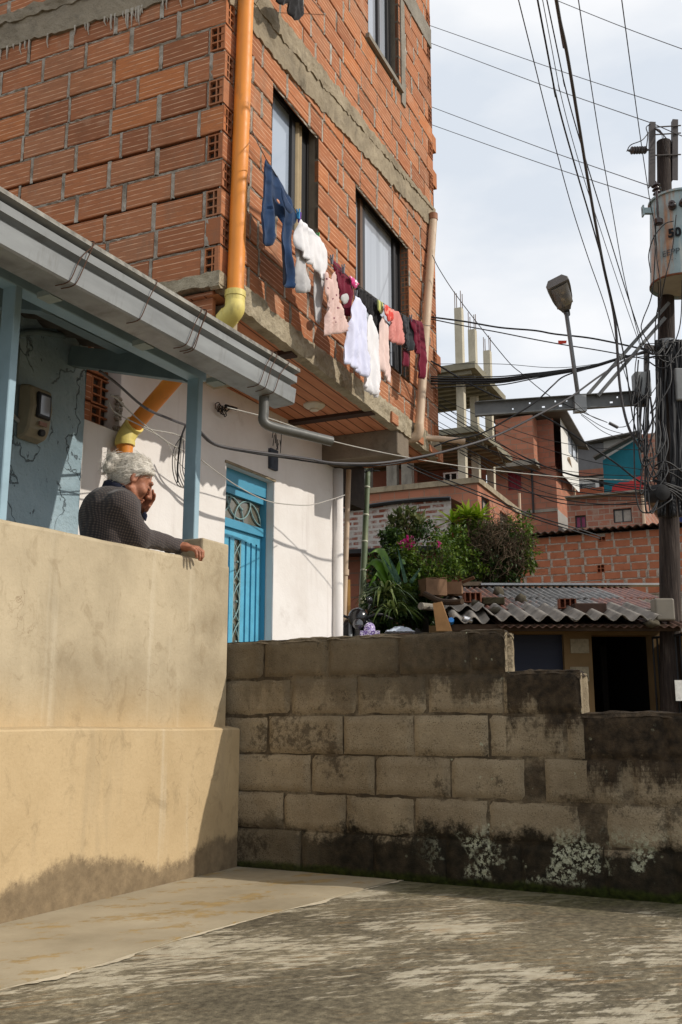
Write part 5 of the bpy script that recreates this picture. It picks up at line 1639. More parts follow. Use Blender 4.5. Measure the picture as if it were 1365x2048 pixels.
for (x, y, c) in ((597, 426, 'blue'), (599, 433, 'purple'), (636, 473, 'green'), (687, 536, 'grey'), (664, 517, 'grey'), (712, 588, 'grey'), (822, 636, 'grey')):
    mb = MB()
    P = cl(x, y, CLN - 0.01)
    for s_ in (-1, 1):
        mb.beam(P + FN * 0.010 * s_ + UP * 0.03, P + FN * 0.004 * s_ - UP * 0.045, 0.012, 0.008, up=FN)
    mb.tube([P - FN * 0.012 + UP * 0.002, P + FN * 0.012 + UP * 0.002], 0.006, 6)
    nm = 'peg_plastic_' + c
    mt = bpy.data.materials.get(nm) or simple(nm, peg_cols[c], 0.5, 0.4, 0.1)
    lab = {'blue': 'light blue clothes peg at the right end of the jeans waist', 'purple': 'purple clothes peg holding the white top next to the jeans', 'green': 'green clothes peg on the middle of the white top'}.get(c, 'small grey clothes peg gripping the laundry cord')
    tag(mb.build('clothes_peg', mt), lab, 'clothes peg', 'clothes pegs on the line')

# ================================================================== BACKGROUND HOUSES
FB1 = m_farbrick('far_hollow_brick', S(158, 104, 82), S(176, 118, 94), S(146, 118, 100), patch=0.25)
FB2 = m_farbrick('far_dark_brick', S(142, 92, 74), S(160, 106, 86), S(132, 104, 90), patch=0.3)
FB3 = m_farbrick('far_smeared_brick', S(148, 100, 84), S(164, 112, 92), S(158, 138, 124), 0.36, 0.19, 0.02, 0.75, 0.48)
FBW = m_farbrick('whitewashed_solid_brick', S(140, 86, 70), S(160, 102, 84), S(206, 200, 192), 0.23, 0.085, 0.02, 0.92, 0.42)
FBO = m_farbrick('near_orange_brick', S(184, 100, 66), S(198, 112, 76), S(166, 150, 136), 0.42, 0.205, 0.026, 0.10)
M_RED = simple('dark_red_shutter', S(116, 26, 40), 0.6, 0.3, 0.15)
M_MAG = simple('magenta_curtain_pane', S(132, 54, 88), 0.5, 0.4, 0.2)
M_GPLAS = simple('grey_cement_plaster', S(150, 146, 140), 0.9, 0.2, 0.15, 3)
M_GRAYW = simple('dark_grey_siding', S(108, 106, 106), 0.85, 0.2, 0.15, 4)
M_WPL = simple('off_white_plaster', S(216, 214, 208), 0.85, 0.2, 0.1, 3)
M_TEAL = simple('teal_wall_paint', S(30, 104, 118), 0.8, 0.25, 0.15, 2)
M_TURQ = simple('turquoise_wall_paint', S(80, 190, 196), 0.8, 0.25, 0.1, 2)
M_REDP = simple('faded_red_wall_paint', S(180, 60, 60), 0.8, 0.25, 0.15, 2)
M_WINGL = m_glass('far_window_glass', S(70, 76, 84), 0.1)
M_CURTP = simple('greyish_curtained_glass', S(150, 142, 130), 0.3, 0.5, 0.25, 6)
M_ROOFD = simple('old_dark_roof_sheet', S(92, 86, 80), 0.8, 0.3, 0.3, 3)
M_REBAR = simple('rusty_rebar', S(120, 100, 88), 0.8, 0.3)
class House:
    """a box of rooms aligned with the street grid; corner = the vertical edge nearest the camera"""
    def __init__(s, name, label, cat, px, py, D, group=None):
        s.P = at(px, py, D); s.zc = s.P.z
        s.O = Vector((s.P.x, s.P.y, 0))
        s.t = thing(name, label, cat, (s.P.x, s.P.y, terrain_h(s.P.x, s.P.y)), FA, group)
    def fm(s, a, n, z): return s.O + FN * a + FD * n + UP * z        # front (towards the camera), a runs left
    def sm(s, a, n, z): return s.O + FD * a + FN * n + UP * z        # right side, a runs away
    def fp(s, px, py, n=0.0):
        P = hit(px, py, s.O + FD * n, FD); d = P - s.O; return d.dot(FN), P.z
    def sp(s, px, py, n=0.0):
        P = hit(px, py, s.O + FN * n, FN); d = P - s.O; return d.dot(FD), P.z
    def wall(s, mp, a0, a1, z0, z1, mat, ops=(), name='wall', depth=0.14, n=0.0):
        mb = MB()
        f = lambda u, q, z: mp(u, q + n, z)
        backing(mb, f, a0, a1, z0, z1, list(ops), 0.0)
        for o in ops: reveals(mb, f, o, 0.0, depth)
        return mb.build(name, mat, s.t, recalc=False)
    def win(s, mp, op, pane, frame=None, depth=0.1, name='window', mull=1, n=0.0):
        a, b, c, d = op
        mb = MB(); t = 0.04
        f = lambda u, q, z: mp(u, q + n, z)
        mb.box(a, a + t, depth - .03, depth + .02, c, d, mp=f); mb.box(b - t, b, depth - .03, depth + .02, c, d, mp=f)
        mb.box(a + t, b - t, depth - .03, depth + .02, c, c + t, mp=f); mb.box(a + t, b - t, depth - .03, depth + .02, d - t, d, mp=f)
        for k in range(mull):
            u = a + (b - a) * (k + 1) / (mull + 1); mb.box(u - .02, u + .02, depth - .03, depth + .02, c + t, d - t, mp=f)
        w = mb.build(name, frame or M_FRAME, s.t)
        mb = MB(); mb.poly([f(a, depth, c), f(b, depth, c), f(b, depth, d), f(a, depth, d)], 0, 0, [(a, c), (b, c), (b, d), (a, d)])
        mb.build('pane', pane, w, recalc=False)
        return w
    def box(s, name, a0, a1, b0, b1, z0, z1, mat):
        """a along FN (left), b along FD (away)"""
        mb = MB(); mb.box(a0, a1, b0, b1, z0, z1, mp=lambda x, y, z: s.O + FN * x + FD * y + UP * z)
        return mb.build(name, mat, s.t)
    def core(s, a, b, z0, z1, mat, name='wall'):
        mb = MB()
        f3 = lambda u, n, z: s.O + FN * a + FD * u + UP * z
        f4 = lambda u, n, z: s.O + FD * b + FN * u + UP * z
        backing(mb, f3, 0.02, b, z0, z1, [], 0); backing(mb, f4, 0.02, a, z0, z1, [], 0)
        mb.poly([s.fm(0.0, 0.01, z1), s.fm(a, 0.01, z1), s.fm(a, b, z1), s.fm(0.0, b, z1)], 0, 0, [(0, 0)] * 4)
        return mb.build(name, mat, s.t, recalc=False)

# --- unfinished concrete frame house
H = House('unfinished_house', 'unfinished house of bare concrete slabs and columns with rebar above a brick storey', 'house', 955, 966, 24)
zb = H.zc; base = 0.5
aL = H.fp(655, 980)[0]
bR = H.sp(1040, 1050)[0]
H.wall(H.fm, 0, aL, base, zb, FB1)
wo = []
for (x0, x1, y0, y1) in ((963, 979, 990, 1040), (1000, 1016, 1020, 1062)):
    a0, zt = H.sp(x0, y0); a1, _ = H.sp(x1, y0); _, zz = H.sp(x0, y1)
    wo.append((a0, a1, zz, zt))
H.wall(H.sm, 0, bR, base, zb, FB1, wo)
for o in wo: H.win(H.sm, o, M_CURTP)
H.core(aL, bR, base, zb - 0.02, FB1)
cop = MB(); cop.box(-0.06, aL, -0.06, 0.16, zb, zb + 0.14, mp=lambda x, y, z: H.O + FN * x + FD * y + UP * z)
cop.build('coping', M_CONC, H.t)
H.box('coping', -0.06, 0.16, 0.165, bR, zb, zb + 0.14, M_CONC)
# slabs: lower one and top one
P1_ = H.fp(957, 852); z1 = P1_[1]
def slab(corner, topy, boty, rightpx, name):
    a, zt = H.fp(*corner, n=0.0)
    zbm = H.fp(corner[0], boty)[1]
    bfar = None
    S0 = H.O + FN * a
    P = hit(rightpx[0], rightpx[1], S0, FN); bfar = (P - S0).dot(FD)
    mb = MB()
    mb.box(a, aL + 1, 0.0, bfar, zbm, zt, mp=lambda x, y, z: H.O + FN * x + FD * y + UP * z)
    nr_ = 9
    for k in range(nr_):
        y = bfar * (k + 0.35) / nr_
        mb.box(a + 0.15, aL + 1, y, y + bfar / nr_ * 0.35, zbm - 0.10, zbm - 0.002, mp=lambda x, yy, z: H.O + FN * x + FD * yy + UP * z)
    mb.build(name, M_SLABU, H.t)
    return a, zt, zbm, bfar
M_SLABU = m_concrete('formwork_marked_slab', S(112, 108, 92), S(146, 140, 122), S(74, 70, 60), 1.5, False)
sa = slab((957, 850), 850, 862, (1025, 912), 'floor_slab')
sb = slab((950, 722), 722, 735, (1012, 797), 'floor_slab')
M_COLU = m_concrete('pale_column_concrete', S(176, 168, 148), S(200, 192, 172), S(132, 126, 112), 2.0)
# columns in a row running away along the right edge, and one row further left
ca0, _ = H.fp(918, 850, n=0.5)
cols = []
for k, (pxm, ytop) in enumerate(((918, 618), (945, 661), (975, 703))):
    # each column stands on the line a = ca0, at the depth where that line meets its pixel column
    S0 = H.O + FN * ca0
    P = hit(pxm, ytop, S0, FN); b = (P - S0).dot(FD)
    w = 0.2
    H.box('column', ca0 - w / 2, ca0 + w / 2, b - w / 2, b + w / 2, zb, P.z, M_COLU)
    mb = MB()
    for (dx, dy) in ((-.08, -.08), (.08, -.08), (.08, .08), (-.08, .08)):
        mb.tube([H.O + FN * (ca0 + dx) + FD * (b + dy) + UP * P.z, H.O + FN * (ca0 + dx) + FD * (b + dy) + UP * (P.z + 0.42 + random.random() * .1)], 0.012, 5)
    mb.build('rebar', M_REBAR, H.t)
    H.box('column', ca0 + 3.2 - w / 2, ca0 + 3.2 + w / 2, b - w / 2, b + w / 2, zb, sb[2], M_COLU)
# recessed brick rooms on the open storey
H.wall(lambda u, n, z: H.fm(u, 3.0 + n, z), 0.6, aL, zb + 0.02, sa[2] - 0.1, FB2)
H.box('wall', 2.2, aL, 1.6, 1.8, zb + 0.14, zb + 1.0, FB2)
for px in (722, 775, 805):
    a, _ = H.fp(px, 940)
    H.box('column', a - .14, a + .14, 0.3, 0.5, zb + 0.14, sa[2] - 0.1, M_CONCG)
o = (*sorted((H.fp(880, 950)[0], H.fp(850, 950)[0])), zb + 0.25, zb + 0.75)
H.win(lambda u, n, z: H.fm(u, 1.55 + n, z), o, M_DARK, M_WPL, depth=0.0)
mb = MB(); mb.ball(H.fm(ca0 + 1.0, 0.5, sa[1] + 0.09), (0.3, 0.22, 0.1), 10, jit=0.4)
tag(mb.build('blue_tarp', simple('blue_plastic_sheet', S(88, 140, 190), 0.4, 0.4)), 'crumpled blue plastic sheet on the lower slab of the unfinished house', 'tarp')
mb = MB()
for k in range(7):
    mb.beam(H.fm(-0.1 + 0.1 * k, sa[3] * 0.4 + 0.05 * k, sa[2] - 0.06), H.fm(0.2 + 0.1 * k, sa[3] * 0.95, sa[2] - 0.06 - 0.02 * k), 0.12, 0.03)
mb.build('formwork_boards', simple('weathered_formwork', S(104, 92, 74), 0.9, 0.1, 0.3), H.t)
mb = MB(); mb.tube([H.sm(bR * 0.97, -0.05, base), H.sm(bR * 0.97, -0.05, zb + 0.6)], 0.04, 8); mb.build('vent_pipe', M_BEIP, H.t)

# --- brick tower house
T = House('brick_tower_house', 'three storey brick house with overhanging top room, red window and a white side wall', 'house', 1117, 1050, 34)
def tz(y): return T.fp(1117, y)[1]
aT = T.fp(985, 1000)[0]; bT = T.sp(1147, 1000)[0]
zlo, zmid, ztop = 1.0, tz(932), tz(836)
a0, zt = T.fp(1042, 939); a1, zb_ = T.fp(1017, 981)
ro = (a0, a1, zb_, zt)
T.wall(T.fm, 0, aT, zlo, zmid, FB2, [ro]); w = T.win(T.fm, ro, M_RED, M_RED, name='red_shutter_window')
so = (T.sp(1122, 950)[0], T.sp(1126, 950)[0], T.sp(1122, 975)[1], T.sp(1122, 945)[1])
T.wall(T.sm, 0, bT, tz(1018), zmid, FB1, [so]); T.win(T.sm, so, M_WINGL)
T.wall(T.sm, 0, bT, zlo, tz(1018), M_GPLAS)
T.core(aT, bT, zlo, zmid, FB2)
# upper storey: right bay flush, left bay pushed out
so2 = (T.sp(1123, 890)[0], T.sp(1141, 890)[0], T.sp(1123, 905)[1], T.sp(1123, 864)[1])
T.wall(T.fm, 0.0, T.fp(1066, 880)[0], zmid, ztop, FB2, n=-0.05)
mb = MB(); backing(mb, T.sm, -0.05, bT, zmid - 0.35, ztop, [so2], -0.25); mb.build('white_side_wall', M_WPL, T.t, recalc=False)
T.win(lambda u, n, z: T.sm(u, n - 0.25, z), so2, m_glass('pale_window', S(190, 196, 204), 0.1), depth=0.04)
aJ0 = T.fp(1068, 880)[0]; aJ1 = T.fp(1003, 880)[0]
T.box('overhanging_room', aJ0 - 0.15, aJ1, -0.75, 2.0, zmid + 0.15, ztop, FB2)
mb = MB()
jm_ = lambda u, n, z: T.O + FN * u + FD * (-0.752 + n) + UP * z
backing(mb, jm_, aJ0 - 0.15, aJ1, zmid + 0.15, ztop, [], 0); 
jm2 = lambda u, n, z: T.O + FN * (aJ0 - 0.152) + FD * u + UP * z
backing(mb, jm2, -0.75, 0.0, zmid + 0.15, ztop, [], 0); mb.build('overhanging_room_brick', FB1, T.t, recalc=False)
T.box('floor_slab', aJ0 - 0.2, aJ1 + 0.6, -0.8, 2.0, zmid - 0.05, zmid + 0.148, M_CONCG)
T.core(aT, bT, zmid, ztop - 0.01, FB2)
mb = MB()
mb.hexa([T.fm(-0.6, -0.6, ztop + 0.02), T.fm(aT, -1.1, ztop + 0.25), T.fm(aT, bT + 0.5, ztop + 0.35), T.fm(-0.6, bT + 0.5, ztop - 0.35)] + [T.fm(-0.6, -0.6, ztop + 0.08), T.fm(aT, -1.1, ztop + 0.31), T.fm(aT, bT + 0.5, ztop + 0.41), T.fm(-0.6, bT + 0.5, ztop - 0.29)])
mb.build('roof', M_ROOFD, T.t)
mb = MB(); mb.tube([T.sm(bT + 0.02, -0.06, zlo), T.sm(bT + 0.02, -0.06, tz(928)), T.sm(bT * 0.3, -0.3, tz(905))], 0.05, 8); mb.build('downpipe', M_BEIP, T.t)
a, z = T.fp(1064, 925); 
mb = MB(); mb.tube([T.fm(a, -0.06, tz(925)), T.fm(a, -0.06, tz(1022))], 0.035, 6); mb.build('vent_pipe', M_BLACKM, T.t)
T.box('band', -0.01, aT, -0.03, 0.0, tz(1022), tz(1016), M_CONCG)

# --- houses on the right, further up
G = House('grey_house', 'dark grey clad house with a white balcony storey and black railing', 'house', 1213, 990, 44)
def gzz(y): return G.fp(1213, y)[1]
aG = G.fp(1140, 950)[0]
G.wall(G.fm, 0, aG, gzz(935), gzz(885), M_GRAYW)
G.wall(G.fm, 0, aG, gzz(948), gzz(935), FB2)
G.wall(G.fm, 0, aG, gzz(1000), gzz(948), M_WPL, n=0.3)
G.box('balcony_parapet', 0, aG, -0.8, -0.65, gzz(1003), gzz(981), simple('terracotta_band', S(150, 84, 58), 0.8, 0.2))
o = (G.fp(1163, 970)[0], G.fp(1147, 970)[0], gzz(984), gzz(960)); G.win(lambda u, n, z: G.fm(u, n + 0.3, z), o, M_WINGL, depth=-0.01)
o = (G.fp(1207, 970)[0], G.fp(1197, 970)[0], gzz(985), gzz(952)); G.win(lambda u, n, z: G.fm(u, n + 0.3, z), o, M_DARK, depth=-0.01, mull=0)
mb = MB()
a0 = G.fp(1196, 975)[0]; a1 = G.fp(1164, 975)[0]
for k in range(15): mb.tube([G.fm(a0 + (a1 - a0) * k / 14, -0.7, gzz(982)), G.fm(a0 + (a1 - a0) * k / 14, -0.7, gzz(972))], 0.02, 5)
mb.tube([G.fm(a0, -0.7, gzz(972)), G.fm(a1, -0.7, gzz(972))], 0.025, 5); mb.build('railing', M_BLACKM, G.t)
G.core(aG, 5, 2, gzz(885), M_GRAYW)
mb = MB(); mb.hexa([G.fm(-1.6, -0.4, gzz(876)), G.fm(aG, -0.4, gzz(889)), G.fm(aG, 5, gzz(889)), G.fm(-1.6, 5, gzz(876)), G.fm(-1.6, -0.4, gzz(873)), G.fm(aG, -0.4, gzz(886)), G.fm(aG, 5, gzz(886)), G.fm(-1.6, 5, gzz(873))])
mb.build('roof', M_ROOFD, G.t)
G.wall(G.fm, -1.7, 0, gzz(1000), gzz(880), M_GPLAS, n=0.02)

L_ = House('teal_house', 'house with a teal painted gable and a faded red painted lower wall behind the pole', 'house', 1289, 1000, 38)
def lz(y): return L_.fp(1289, y)[1]
aLl = L_.fp(1208, 960)[0]
mb = MB()
mb.poly([L_.fm(0, 0, 2), L_.fm(aLl, 0, 2), L_.fm(aLl, 0, lz(912)), L_.fm(0, 0, lz(873))], 0, 0, [(0, 0)] * 4)
mb.build('teal_wall', M_TEAL, L_.t, recalc=False)
mb = MB()
q = [L_.fp(*p) for p in ((1222, 990), (1289, 978), (1289, 950), (1272, 955), (1258, 964), (1240, 965), (1226, 972))]
mb.poly([L_.fm(a, -0.012, z) for a, z in q]); mb.build('red_painted_patch', M_REDP, L_.t, recalc=False)
mb = MB(); backing(mb, L_.fm, L_.fp(1330, 950)[0], -0.002, 2, lz(868), [], -0.02); mb.build('brick_wall', FB3, L_.t, recalc=False)
mb = MB(); mb.beam(L_.fm(aLl + 0.3, -0.2, lz(909)), L_.fm(0.0, -0.2, lz(869)), 0.5, 0.06); mb.build('roof', M_ROOFD, L_.t)
L_.core(aLl, 5, 2, lz(912), M_TEAL)

K_ = House('turquoise_house', 'bright turquoise and red painted house at the right picture edge behind the pole', 'house', 1420, 1000, 36)
aK = K_.fp(1336, 950)[0]
def kz(y): return K_.fp(1360, y)[1]
K_.wall(K_.fm, 0, aK, kz(945), kz(872), M_TURQ); K_.wall(K_.fm, 0, aK, kz(1010), kz(945), M_REDP, n=-0.02); K_.wall(K_.fm, 0, aK, 1.5, kz(1010), simple('navy_wall_paint', S(40, 52, 96), 0.8, 0.2))
K_.core(aK, 4, 1.5, kz(872), M_TURQ)
K_.box('roof', -0.3, aK + 0.2, -0.4, 4.3, kz(872) + 0.01, kz(868), M_ROOFD)

B_h = House('smeared_brick_house', 'low brick house with mortar smeared joints, a magenta window and a curtained window', 'house', 1291, 1060, 31)
def bz(y): return B_h.fp(1291, y)[1]
aB = B_h.fp(1135, 1020)[0]
o1 = (B_h.fp(1172, 1030)[0], B_h.fp(1150, 1030)[0], bz(1046), bz(1020)); o2 = (B_h.fp(1264, 1030)[0], B_h.fp(1227, 1030)[0], bz(1041), bz(1013))
B_h.wall(B_h.fm, 0, aB, 1.5, bz(986), FB3, [o1, o2]); B_h.win(B_h.fm, o1, M_MAG); B_h.win(B_h.fm, o2, M_CURTP)
B_h.wall(B_h.sm, 0, 4, 1.5, bz(986), FB3)
B_h.core(aB, 4, 1.5, bz(988), FB3)
B_h.box('roof_edge', -0.2, aB, -0.3, 4.2, bz(986) + 0.005, bz(982), M_CONCG)
mb = MB(); mb.tube([B_h.fm(B_h.fp(1288, 1030)[0], -0.05, 2), B_h.fm(B_h.fp(1288, 1030)[0], -0.05, bz(990))], 0.05, 8); mb.build('downpipe', M_BEIP, B_h.t)

# --- near orange brick house with a thin tin roof edge
O_ = House('orange_brick_house', 'orange hollow brick house with a dark tin roof edge behind the shed roof', 'house', 1420, 1170, 20)
def oz(y): return O_.fp(1200, y)[1]
aO = O_.fp(1020, 1120)[0]
mbx = MB(); mmx = MB()
om = lambda u, n, z: O_.fm(aO - u, n, z)
holes = []
nr_ = 8; zt = oz(1066)
hops = []
for (px, py) in ((1206, 1081), (1204, 1137)):
    a, z = O_.fp(px, py); hops.append((aO - a - 0.10, aO - a + 0.06, z - 0.085, z + 0.085))
bricks(mbx, mmx, om, 0.0, aO, zt - nr_ * 0.168, nr_, hops, 77, L=0.36, H=0.168, bed=0.032, jws=(0.03, 0.075))
for (a, b, c, d) in hops: hole_end(mbx, om, a, b, c, d, -0.002, 0.2, 2, 2)
mbx.build('brick_wall', simple('plain_orange_clay', S(166, 104, 76), 0.9, 0.2, 0.22, 5), O_.t, recalc=False); mmx.build('mortar_joints', m_mortar('pale_thick_mortar', S(168, 152, 138), S(196, 182, 168), S(120, 106, 96)), O_.t, recalc=False)
mb = MB(); backing(mb, om, 0, aO, 0.5, zt, hops, 0.03); mb.build('wall_core', M_MORT, O_.t, recalc=False)
O_.core(aO, 4, 0.5, zt - 0.01, FBO)
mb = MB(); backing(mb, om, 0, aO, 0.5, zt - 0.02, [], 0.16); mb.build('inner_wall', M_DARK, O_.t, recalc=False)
mb = MB()
grid_sheet(mb, lambda a, b: O_.fm(a, b, zt + 0.05 + 0.025 * math.sin(a * 2 * PI / 0.16) + 0.02 * nz(a * 0.9) + (b + 0.2) * 0.1), fr(-0.2, aO + 0.3, 0.03), [-0.22, 0.5, 2, 4])
o = mb.build('tin_roof', simple('rusty_dark_tin', S(66, 50, 42), 0.8, 0.3, 0.4, 8), O_.t, smooth=True, recalc=False)
sm_ = o.modifiers.new('thickness', 'SOLIDIFY'); sm_.thickness = 0.02

# --- whitewashed wall left of the bushes
Wt = House('whitewashed_house', 'low old house of worn whitewashed brick left of the bushes', 'house', 905, 1105, 15.5)
def wz(y): return Wt.fp(760, y)[1]
aW = Wt.fp(650, 1060)[0]
mb = MB()
us_ = fr(0, aW, 0.1)
top = lambda a: wz(1016) + 0.05 * math.sin(a * 1.4 + 0.5) - 0.02 * a * 0.2
b = 0
for i in range(len(us_) - 1):
    u, v = us_[i], us_[i + 1]
    mb.poly([Wt.fm(u, 0, wz(1108)), Wt.fm(v, 0, wz(1108)), Wt.fm(v, 0, top(v)), Wt.fm(u, 0, top(u))], 0, 0, [(u, 0), (v, 0), (v, top(v) - wz(1108)), (u, top(u) - wz(1108))])
mb.build('whitewashed_brick', FBW, Wt.t, recalc=False)
mb = MB(); mb.tube([Wt.fm(u, -0.03, top(u) + 0.02) for u in us_], 0.035, 6); mb.build('roof_edge', M_BLACKM, Wt.t)
mb = MB(); grid_sheet(mb, lambda u, v: Wt.fm(u, v * 1.0, top(u) + 0.03 + v * 0.05), us_, [0.0, 2.5]); mb.build('roof', M_ROOFD, Wt.t, recalc=False)
Wt.wall(Wt.fm, 0, aW, -0.5, wz(1108), FB2, n=0.0)
mb = MB(); mb.beam(Wt.fm(0, -0.15, wz(1112)), Wt.fm(aW, -0.15, wz(1104)), 0.4, 0.07); mb.build('awning_beam', M_BLACKM, Wt.t)
Wt.core(aW, 2.5, -0.5, wz(1030), FB2)
o = (Wt.fp(747, 1180)[0], Wt.fp(727, 1180)[0], wz(1210), wz(1165))
Wt.win(lambda u, n, z: Wt.fm(u, n - 0.02, z), o, m_glass('bright_far_pane', S(150, 156, 166), 0.1), M_BLACKM, depth=0.0, mull=2)

# ================================================================== SHED WITH CORRUGATED ROOF (a shop below, on the lower street)
def sp_(l, d, z): return FW * d + RT * l + UP * z
def lat(px, py, D): return at(px, py, D).dot(RT)
SHED = thing('shed', 'low shop shed under patched corrugated roofing, with dark doorway and shutter behind the block wall', 'shed', tuple(at(1120, 1600, 10.4)))
D0, D1, D2, D3 = 9.35, 10.25, 11.3, 12.5
ZE = at(1100, 1243, D0).z; ZR = at(1100, 1178, D3).z
def zroof(d): return ZE + (ZR - ZE) * (d - D0) / (D3 - D0)
M_FIB = simple('grey_fibre_cement', S(134, 128, 120), 0.85, 0.2, 0.55, 5, 0.3)
M_ZINC = m_metal_roof()
def sheet(l0, l1, d0, d1, pitch, amp, dz, mat, name, r=0.5, skew=0.0, rag=0.02, tilt=0.0):
    mb = MB()
    us_ = fr(l0, l1, pitch / 8)
    off_ = random.random()
    rr = [rag * nz(u * 3, r * 9) for u in us_]
    vs_ = fr(d0, d1, 0.12)
    b = len(mb.v)
    for i, u in enumerate(us_):
        for j, d in enumerate(vs_):
            dd = d + (rr[i] if j == 0 else 0)
            z = zroof(dd) + dz + amp * math.sin((u + off_ * 0) * 2 * PI / pitch) + tilt * (u - l0) + 0.008 * nz(u * 2, d * 2, r)
            mb.v.append(tuple(sp_(u + skew * (d - d0), dd, z)))
    nv = len(vs_)
    for i in range(len(us_) - 1):
        for j in range(nv - 1):
            mb.face((b + i * nv + j, b + (i + 1) * nv + j, b + (i + 1) * nv + j + 1, b + i * nv + j + 1), r)
    o = mb.build(name, mat, SHED, smooth=True, recalc=False)
    s_ = o.modifiers.new('thickness', 'SOLIDIFY'); s_.thickness = 0.007 if mat is M_FIB else 0.003
    return o
lL = lat(905, 1243, D0); lR = lat(1322, 1243, D0)
sheet(lat(985, 1243, D0), lat(1160, 1243, D0), D0, D1 + 0.1, 0.172, 0.030, 0.035, M_FIB, 'roof_sheet', 0.4)
sheet(lat(1148, 1243, D0), lR, D0 - 0.03, D1 + 0.1, 0.172, 0.030, 0.050, M_FIB, 'roof_sheet', 0.6, tilt=-0.01)
sheet(lat(902, 1243, D0), lat(980, 1243, D0), D0 + 0.02, D1, 0.172, 0.032, 0.02, M_FIB, 'roof_sheet', 0.2, 0.06, 0.05, -0.03)
sheet(lat(880, 1220, 10.0), lat(965, 1220, 10.0), 9.85, 10.9, 0.172, 0.03, 0.06, M_FIB, 'roof_sheet', 0.3, -0.05, 0.05, 0.02)
lw = (lat(1322, 1200, D1) - lat(960, 1200, D1)) / 4
for k in range(4):
    l0 = lat(955, 1200, D1) + k * lw
    sheet(l0 - 0.02, l0 + lw + 0.03, D1 - 0.12, D2 + 0.1, 0.076, 0.012, 0.012 + 0.006 * (k % 2), M_ZINC, 'roof_sheet', [0.9, 0.35, 0.2, 0.75][k], 0, 0.02)
lw = (lat(1322, 1180, D2) - lat(930, 1180, D2)) / 5
for k in range(5):
    l0 = lat(925, 1180, D2) + k * lw
    sheet(l0 - 0.02, l0 + lw + 0.03, D2 - 0.10, D3, 0.076, 0.012, 0.02 + 0.006 * (k % 2), M_ZINC, 'roof_sheet', [0.6, 0.3, 0.1, 0.25, 0.85][k], 0, 0.02)
mb = MB(); mb.box(lat(960, 1174, D3), lat(1325, 1174, D3), D3 - 0.12, D3 + 0.05, ZR + 0.035, ZR + 0.06, mp=sp_); mb.build('ridge_strip', simple('pale_ridge_flashing', S(160, 164, 168), 0.5, 0.5, 0.2, 6), SHED)
mb = MB(); mb.box(lat(905, 1174, D3), lat(962, 1174, D3), D3 - 0.1, D3 + 0.02, ZR + 0.03, ZR + 0.08, mp=sp_); mb.build('ridge_board', simple('grey_weathered_board', S(112, 100, 86), 0.9, 0.1, 0.3, 9), SHED)
M_WOODD = simple('dark_wet_timber', S(66, 52, 40), 0.85, 0.2, 0.35, 8)
mb = MB(); mb.box(lL, lR + 0.2, D0 + 0.06, D0 + 0.12, ZE - 0.08, ZE - 0.02, mp=sp_); mb.build('eave_batten', M_WOODD, SHED)
sheet(lat(1000, 1252, 9.3), lat(1400, 1252, 9.3), D0 - 0.01, D0 + 0.6, 0.076, 0.011, -0.045, simple('rusted_eave_tin', S(84, 60, 48), 0.7, 0.3, 0.4, 9), 'roof_sheet', 0.95, 0, 0.05)
# front wall and openings
DF = 9.95
M_OCH = simple('shaded_ochre_wall', S(120, 98, 68), 0.9, 0.2, 0.3, 2.5)  # darker copy of the ochre, eave shade put into its colour
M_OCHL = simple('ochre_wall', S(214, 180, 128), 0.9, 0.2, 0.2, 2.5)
zg = -0.76
def lf(px): return lat(px, 1350, DF)
mb = MB()
ops = [(lf(1008), lf(1131), zg + 0.01, at(1070, 1268, DF).z), (lf(1187), lf(1309), zg + 0.01, at(1250, 1270, DF).z)]
fm_ = lambda u, n, z: sp_(u, DF + n, z)
backing(mb, fm_, lf(860), lf(1346), zg, ZE + 0.02, ops, 0.0)
for o in ops: reveals(mb, fm_, o, 0, 0.2)
mb.build('front_wall', M_OCH, SHED, recalc=False)
mb = MB()
nt = NT('dark_blue_roller_shutter', 0.6, 0.4)
fz = nt.math('FRACT', nt.math('MULTIPLY', nt.sep(nt.pos())[2], 14.0))
nt.bump(fz, 0.6, 0.02)
mb.box(ops[0][0], ops[0][1], DF + 0.08, DF + 0.1, zg, ops[0][3], mp=sp_); mb.build('roller_shutter', nt.col(S(28, 36, 56)), SHED)
mb = MB()
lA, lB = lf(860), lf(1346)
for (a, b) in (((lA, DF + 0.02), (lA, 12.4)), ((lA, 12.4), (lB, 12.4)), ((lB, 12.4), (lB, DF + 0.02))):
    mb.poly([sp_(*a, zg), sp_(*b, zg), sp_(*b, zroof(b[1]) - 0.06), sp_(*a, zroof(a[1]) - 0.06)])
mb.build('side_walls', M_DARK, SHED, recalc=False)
mb = MB(); mb.box(ops[1][1] - 0.28, ops[1][1] - 0.22, DF + 0.9, DF + 0.95, zg, ops[1][3] - 0.03, mp=sp_); mb.build('door_post', M_DARK, SHED)  # post coloured near-black to sink into the doorway shade
# folded-back steel grille door
g = MB()
ga = sp_(lf(1309), DF - 0.02, 0); gb = sp_(lf(1346), DF - 0.42, 0)
gd = (gb - ga)
for k in range(8):
    q = ga + gd * (k / 7); g.tube([q + UP * zg, q + UP * (ops[1][3] - 0.02)], 0.009, 6)
for z in (zg + 0.1, 0.4, ops[1][3] - 0.03): g.tube([ga + UP * z, gb + UP * z], 0.012, 6)
g.build('grille_door', M_BLACKM, SHED)
for (px, py) in ((1160, 1292), (1160, 1348)):
    a = at(px, py, DF - 0.01)
    mb = MB(); mb.box(a.dot(RT) - 0.09, a.dot(RT) + 0.09, DF - 0.012, DF + 0.002, a.z - 0.07, a.z + 0.07, mp=sp_); mb.build('faded_notice', simple('faded_notice_paper', S(150, 140, 118), 0.9, 0.1, 0.35, 20) if 'faded_notice_paper' not in bpy.data.materials else bpy.data.materials['faded_notice_paper'], SHED)
